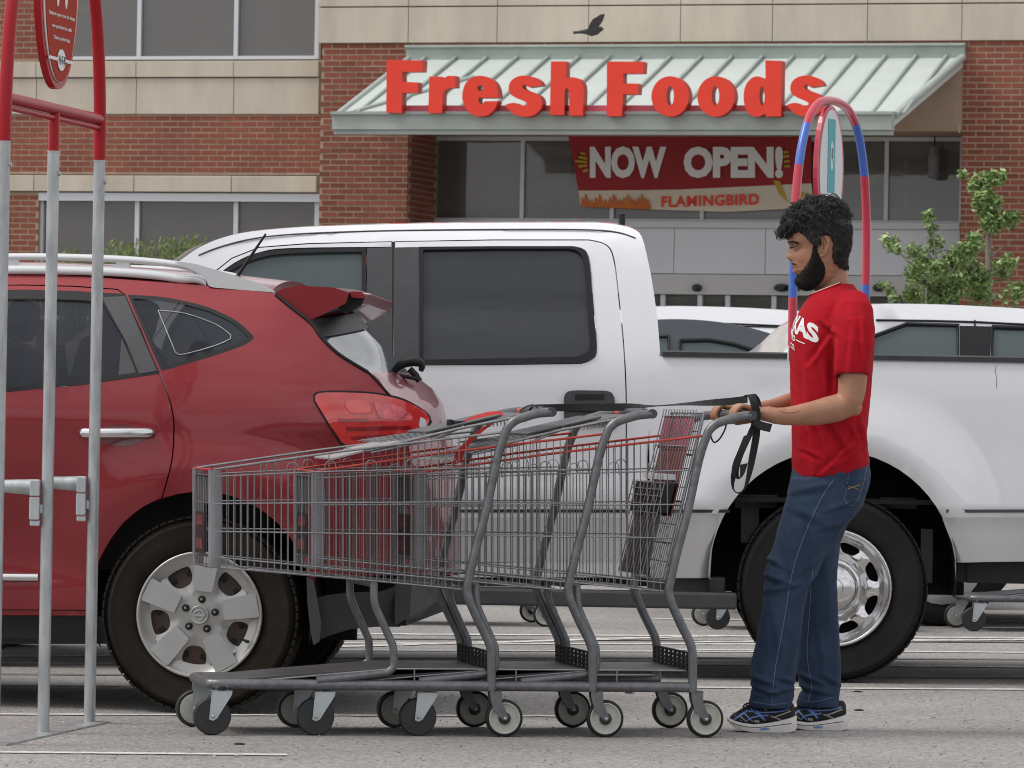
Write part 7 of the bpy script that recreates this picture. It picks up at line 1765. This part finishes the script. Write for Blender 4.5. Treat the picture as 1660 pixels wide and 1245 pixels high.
# ---- shoes --------------------------------------------------------------------------------
def shoe(x0, x1, yb, cd, lift):
    """x0 toe pixel, x1 heel pixel, yb ground pixel under it"""
    sc = (x1 - x0) / 112.0; fx = lambda q: x0 + (q - 1178) * sc; dz = yb - 1187
    up = MB(); R1 = []
    for q, top, bot, hw in ((1183, 1162, 1168, .020), (1188, 1157, 1170, .034), (1197, 1152, 1172, .044), (1208, 1149, 1174, .049), (1220, 1144, 1175, .050), (1230, 1137, 1175, .046), (1240, 1132, 1175, .040), (1252, 1134, 1175, .036), (1266, 1139, 1174, .035), (1278, 1138, 1172, .034), (1285, 1139, 1170, .031), (1288.5, 1146, 1166, .022)):
        u, zt_ = PF.uz(fx(q), top + dz, cd); _, zb_ = PF.uz(fx(q), bot + dz, cd); ring = []
        for k in range(20):
            a = 2 * math.pi * k / 20; ca, sa = math.cos(a), math.sin(a); ring.append((u, cd + hw * math.copysign(abs(ca) ** .8, ca) * (1 if sa < 0 else (1 - .35 * sa)), (zt_ + zb_) / 2 + (zt_ - zb_) / 2 * math.copysign(abs(sa) ** .85, sa)))
        R1.append(ring)
    up.loft(R1, True); ume = remesh(up, .004, 3, 'shoe'); ume.materials.append(M['shoeblack'])
    so_ = link('shoe', ume, man); bv = bvh_of(ume); pr = proj_near(bv, .0012)
    sl = MB(); R1 = []
    for q, top, bot, hw in ((1178, 1163, 1167, .014), (1182, 1164, 1172, .030), (1192, 1168, 1179, .044), (1205, 1171, 1183, .051), (1220, 1173, 1186, .053), (1236, 1172, 1187, .050), (1250, 1170, 1187, .046), (1265, 1167, 1187, .043), (1280, 1163, 1186.5, .041), (1288, 1160, 1184, .036), (1291, 1161, 1180, .026)):
        u, zt_ = PF.uz(fx(q), top + dz, cd); _, zb_ = PF.uz(fx(q), bot + dz, cd); zb_ = max(zb_, .0) if q > 1200 else zb_; R1.append([(u, cd - hw, zb_), (u, cd - hw - .003, (zt_ + zb_) / 2), (u, cd - hw + .001, zt_), (u, cd + hw - .001, zt_), (u, cd + hw + .003, (zt_ + zb_) / 2), (u, cd + hw, zb_)])
    sl.loft(R1, True); o = sl.build('sole', M['shoewhite'], so_); o.data.polygons.foreach_set('use_smooth', [False] * len(o.data.polygons)); bev(o, .002, 2)
    def Z(P_): return [PF.uz(fx(1150 + x / 6.64), 1080 + y / 6.64 + dz, cd - .05) for x, y in P_]
    m1 = MB()
    for P_, w_ in (([(405, 480), (470, 490), (600, 500), (760, 490), (870, 462)], .0048), ([(420, 430), (470, 480), (540, 530), (600, 585)], .0055), ([(470, 425), (520, 490), (570, 540), (600, 590)], .0040), ([(265, 580), (320, 540), (380, 500), (420, 470)], .0060), ([(400, 600), (440, 560), (520, 540), (640, 530)], .0050), ([(370, 500), (430, 560), (470, 600)], .0045)): strip_on(m1, cat(Z(P_), 5), w_, pr)
    m1.build('blue_overlay', M['shoeblue'], so_); m1 = MB()
    for P_, w_ in (([(490, 400), (560, 440), (620, 475)], .0045), ([(660, 540), (720, 560), (790, 590)], .0045), ([(700, 550), (790, 520), (880, 485)], .0045), ([(330, 540), (370, 570), (400, 600)], .004)): strip_on(m1, cat(Z(P_), 5), w_, pr)
    m1.build('silver_overlay', M['shoegrey'], so_); m1 = MB(); 
    for P_, w_ in (([(190, 500), (230, 530), (280, 560)], .016), ([(320, 590), (360, 600)], .010), ([(480, 590), (540, 600)], .009)): strip_on(m1, cat(Z(P_), 5), w_, pr)
    m1.build('toe_patch', M['shoegrey'], so_); m1 = MB()
    for k in range(6):
        x = 1206 + k * 5.0; a = PF.P(fx(x), 1153 - k * 3.0 + dz, cd - .03); b = PF.P(fx(x + 5), 1145 - k * 2.9 + dz, cd); c = PF.P(fx(x + 2), 1152 - k * 3.0 + dz, cd + .03); m1.tube(cat([a, b + Vector((0, 0, .004)), c], 4), .0028, 6)
    P_ = [PF.P(fx(x) if True else 0, y + dz, cd - .01) for x, y in ((1219, 1144), (1214, 1140), (1208, 1142), (1205, 1146), (1209, 1149), (1215, 1147))] if True else [PF.P(fx(x), y + dz, cd - .01) for x, y in ((1216, 1141), (1208, 1138), (1200, 1141), (1196, 1145), (1202, 1147), (1210, 1146))]; m1.tube(cat(P_, 4), .003, 6); P_ = [PF.P(fx(x), y + dz, cd - .02) for x, y in ((1216, 1142), (1206, 1148), (1197, 1154), (1200, 1158))]; m1.tube(cat(P_, 4), .003, 6)
    m1.build('lace', M['shoeblack'], so_); m1 = MB()
    strip_on(m1, cat([PF.uz(fx(x), y + dz, cd - .05) for x, y in ((1182, 1170), (1205, 1177), (1235, 1179), (1262, 1176), (1288, 1172))], 6), .0012, lambda x, z: (x, cd - .0545, z)) if False else None
    for x, y in ((1236, 1182), (1243, 1181)): m1.box(PF.P(fx(x), y + dz, cd - .0525), (.018, .003, .006))
    m1.build('sole_insert', M['shoeblue'], so_)
    m1 = MB(); P_ = [PF.P(fx(x), y + dz, cd - w_) for x, y, w_ in ((1180, 1168, .026), (1192, 1173.5, .046), (1205, 1177, .0545), (1220, 1179, .0565), (1236, 1178.5, .054), (1250, 1177, .0495), (1265, 1175, .0465), (1280, 1173, .0445), (1290, 1171, .032))]; m1.tube(cat(P_, 4), .0011, 5); m1.build('sole_groove', M['inkdark'], so_)
shoe(1178, 1290, 1187, -.07, 0); shoe(1268, 1373, 1184, .10, 0)

# ================================================================== STRAP
st_ = thing('strap', 'black webbing strap from the front cart handle to the wrist of the man', 'strap', PF.O, 0)
def SP(x, y, d): return PP(x, y, d)
a0 = Vector((C.O.x, C.O.y, 0)) - PF.O
def cartA(x, f, y=668):   # point near the front cart's handle, in the strap's frame
    a = C.P(x, y, 0); w = C.O + C.U * a.x + C.N * (CW * f) + Vector((0, 0, a.z)); return w - PF.O
mb = MB()
S0 = cartA(893, .5, 662); lineP = [S0, PP(930, 660.5, -.14), PP(1000, 660, -.14), PP(1060, 658, -.13), PP(1110, 655, -.13), PP(1180, 651, -.12), PP(1212, 647, -.12)]
wdv = [(0, .3, 1), (0, .2, 1), (0, .1, 1), (0, 1, .12), (0, 1, .3), (0, .3, 1), (0, .3, 1)]
def rib(mb, pts, dirs, w=.022, n=5):
    P_ = cat(pts, n); D = cat(dirs, n); mb.ribbon(P_, w, D)
rib(mb, lineP, wdv, .026); mb.build('pull_band', M['cloth_black'], st_)
mb = MB()
hb = cartA(893, .5)
rib(mb, [hb + Vector((.022 * math.cos(a), 0, .022 * math.sin(a))) for a in [k * math.pi / 4 for k in range(9)]], [(0, 1, 0)] * 9, .03, 3)
rib(mb, [cartA(890, .3, 664), cartA(878, .25, 657), cartA(862, .2, 660), cartA(850, .15, 668), cartA(862, .1, 672)], [(0, 1, .2)] * 5, .02)
mb.build('handle_knot', M['cloth_black'], st_)
mb = MB(); wc_ = hN + Vector((.040, -.01, .012))
loop = [PP(1209, 643, hN.y - .04), PP(1217, 640, hN.y - .05), PP(1222, 652, hN.y - .062), PP(1226, 668, hN.y - .060), PP(1225, 685, hN.y - .05), PP(1222, 700, hN.y - .03)]
rib(mb, loop, [(1, -.2, .25), (1, -.3, .1), (1, -.2, -.2), (1, 0, -.1), (1, 0, 0), (1, 0, .1)], .030)
rib(mb, [PP(1212, 642, hN.y - .03), PP(1218, 640, hN.y + .02), PP(1226, 650, hN.y + .05), PP(1230, 670, hN.y + .04)], [(1, 0, .2)] * 4, .028)
rib(mb, [PP(1221, 682, hN.y - .055), PP(1234, 690, hN.y - .06), PP(1250, 694, hN.y - .05)], [(.3, .3, 1)] * 3, .030)
mb.build('wrist_loop', M['cloth_black'], st_)
mb = MB(); dd = hN.y - .04
rib(mb, [PP(1222, 690, dd), PP(1212, 712, dd - .01), PP(1200, 738, dd - .01), PP(1192, 762, dd - .01), PP(1188, 780, dd), PP(1189, 793, dd), PP(1196, 799, dd + .01), PP(1206, 794, dd + .02), PP(1213, 775, dd + .02), PP(1220, 740, dd + .02), PP(1226, 705, dd + .01), PP(1226, 686, dd)], [(1, .1, .3), (1, .2, .35), (1, .2, .3), (.9, .4, .2), (.5, .9, 0), (.2, 1, 0), (0, 1, .1), (.3, 1, .1), (.6, .8, .1), (.9, .3, .1), (1, .1, .1), (1, 0, .1)], .026, 5)
rib(mb, [PP(1212, 705, dd - .02), PP(1202, 730, dd - .03), PP(1194, 752, dd - .03), PP(1192, 768, dd - .03), PP(1198, 776, dd - .03), PP(1203, 768, dd - .03), PP(1206, 752, dd - .02)], [(1, .1, .3), (1, .1, .3), (1, .3, .1), (.8, .6, 0), (.2, 1, .1), (.5, .9, 0), (.9, .3, .2)], .028, 5)
mb.build('hanging_end', M['cloth_black'], st_)
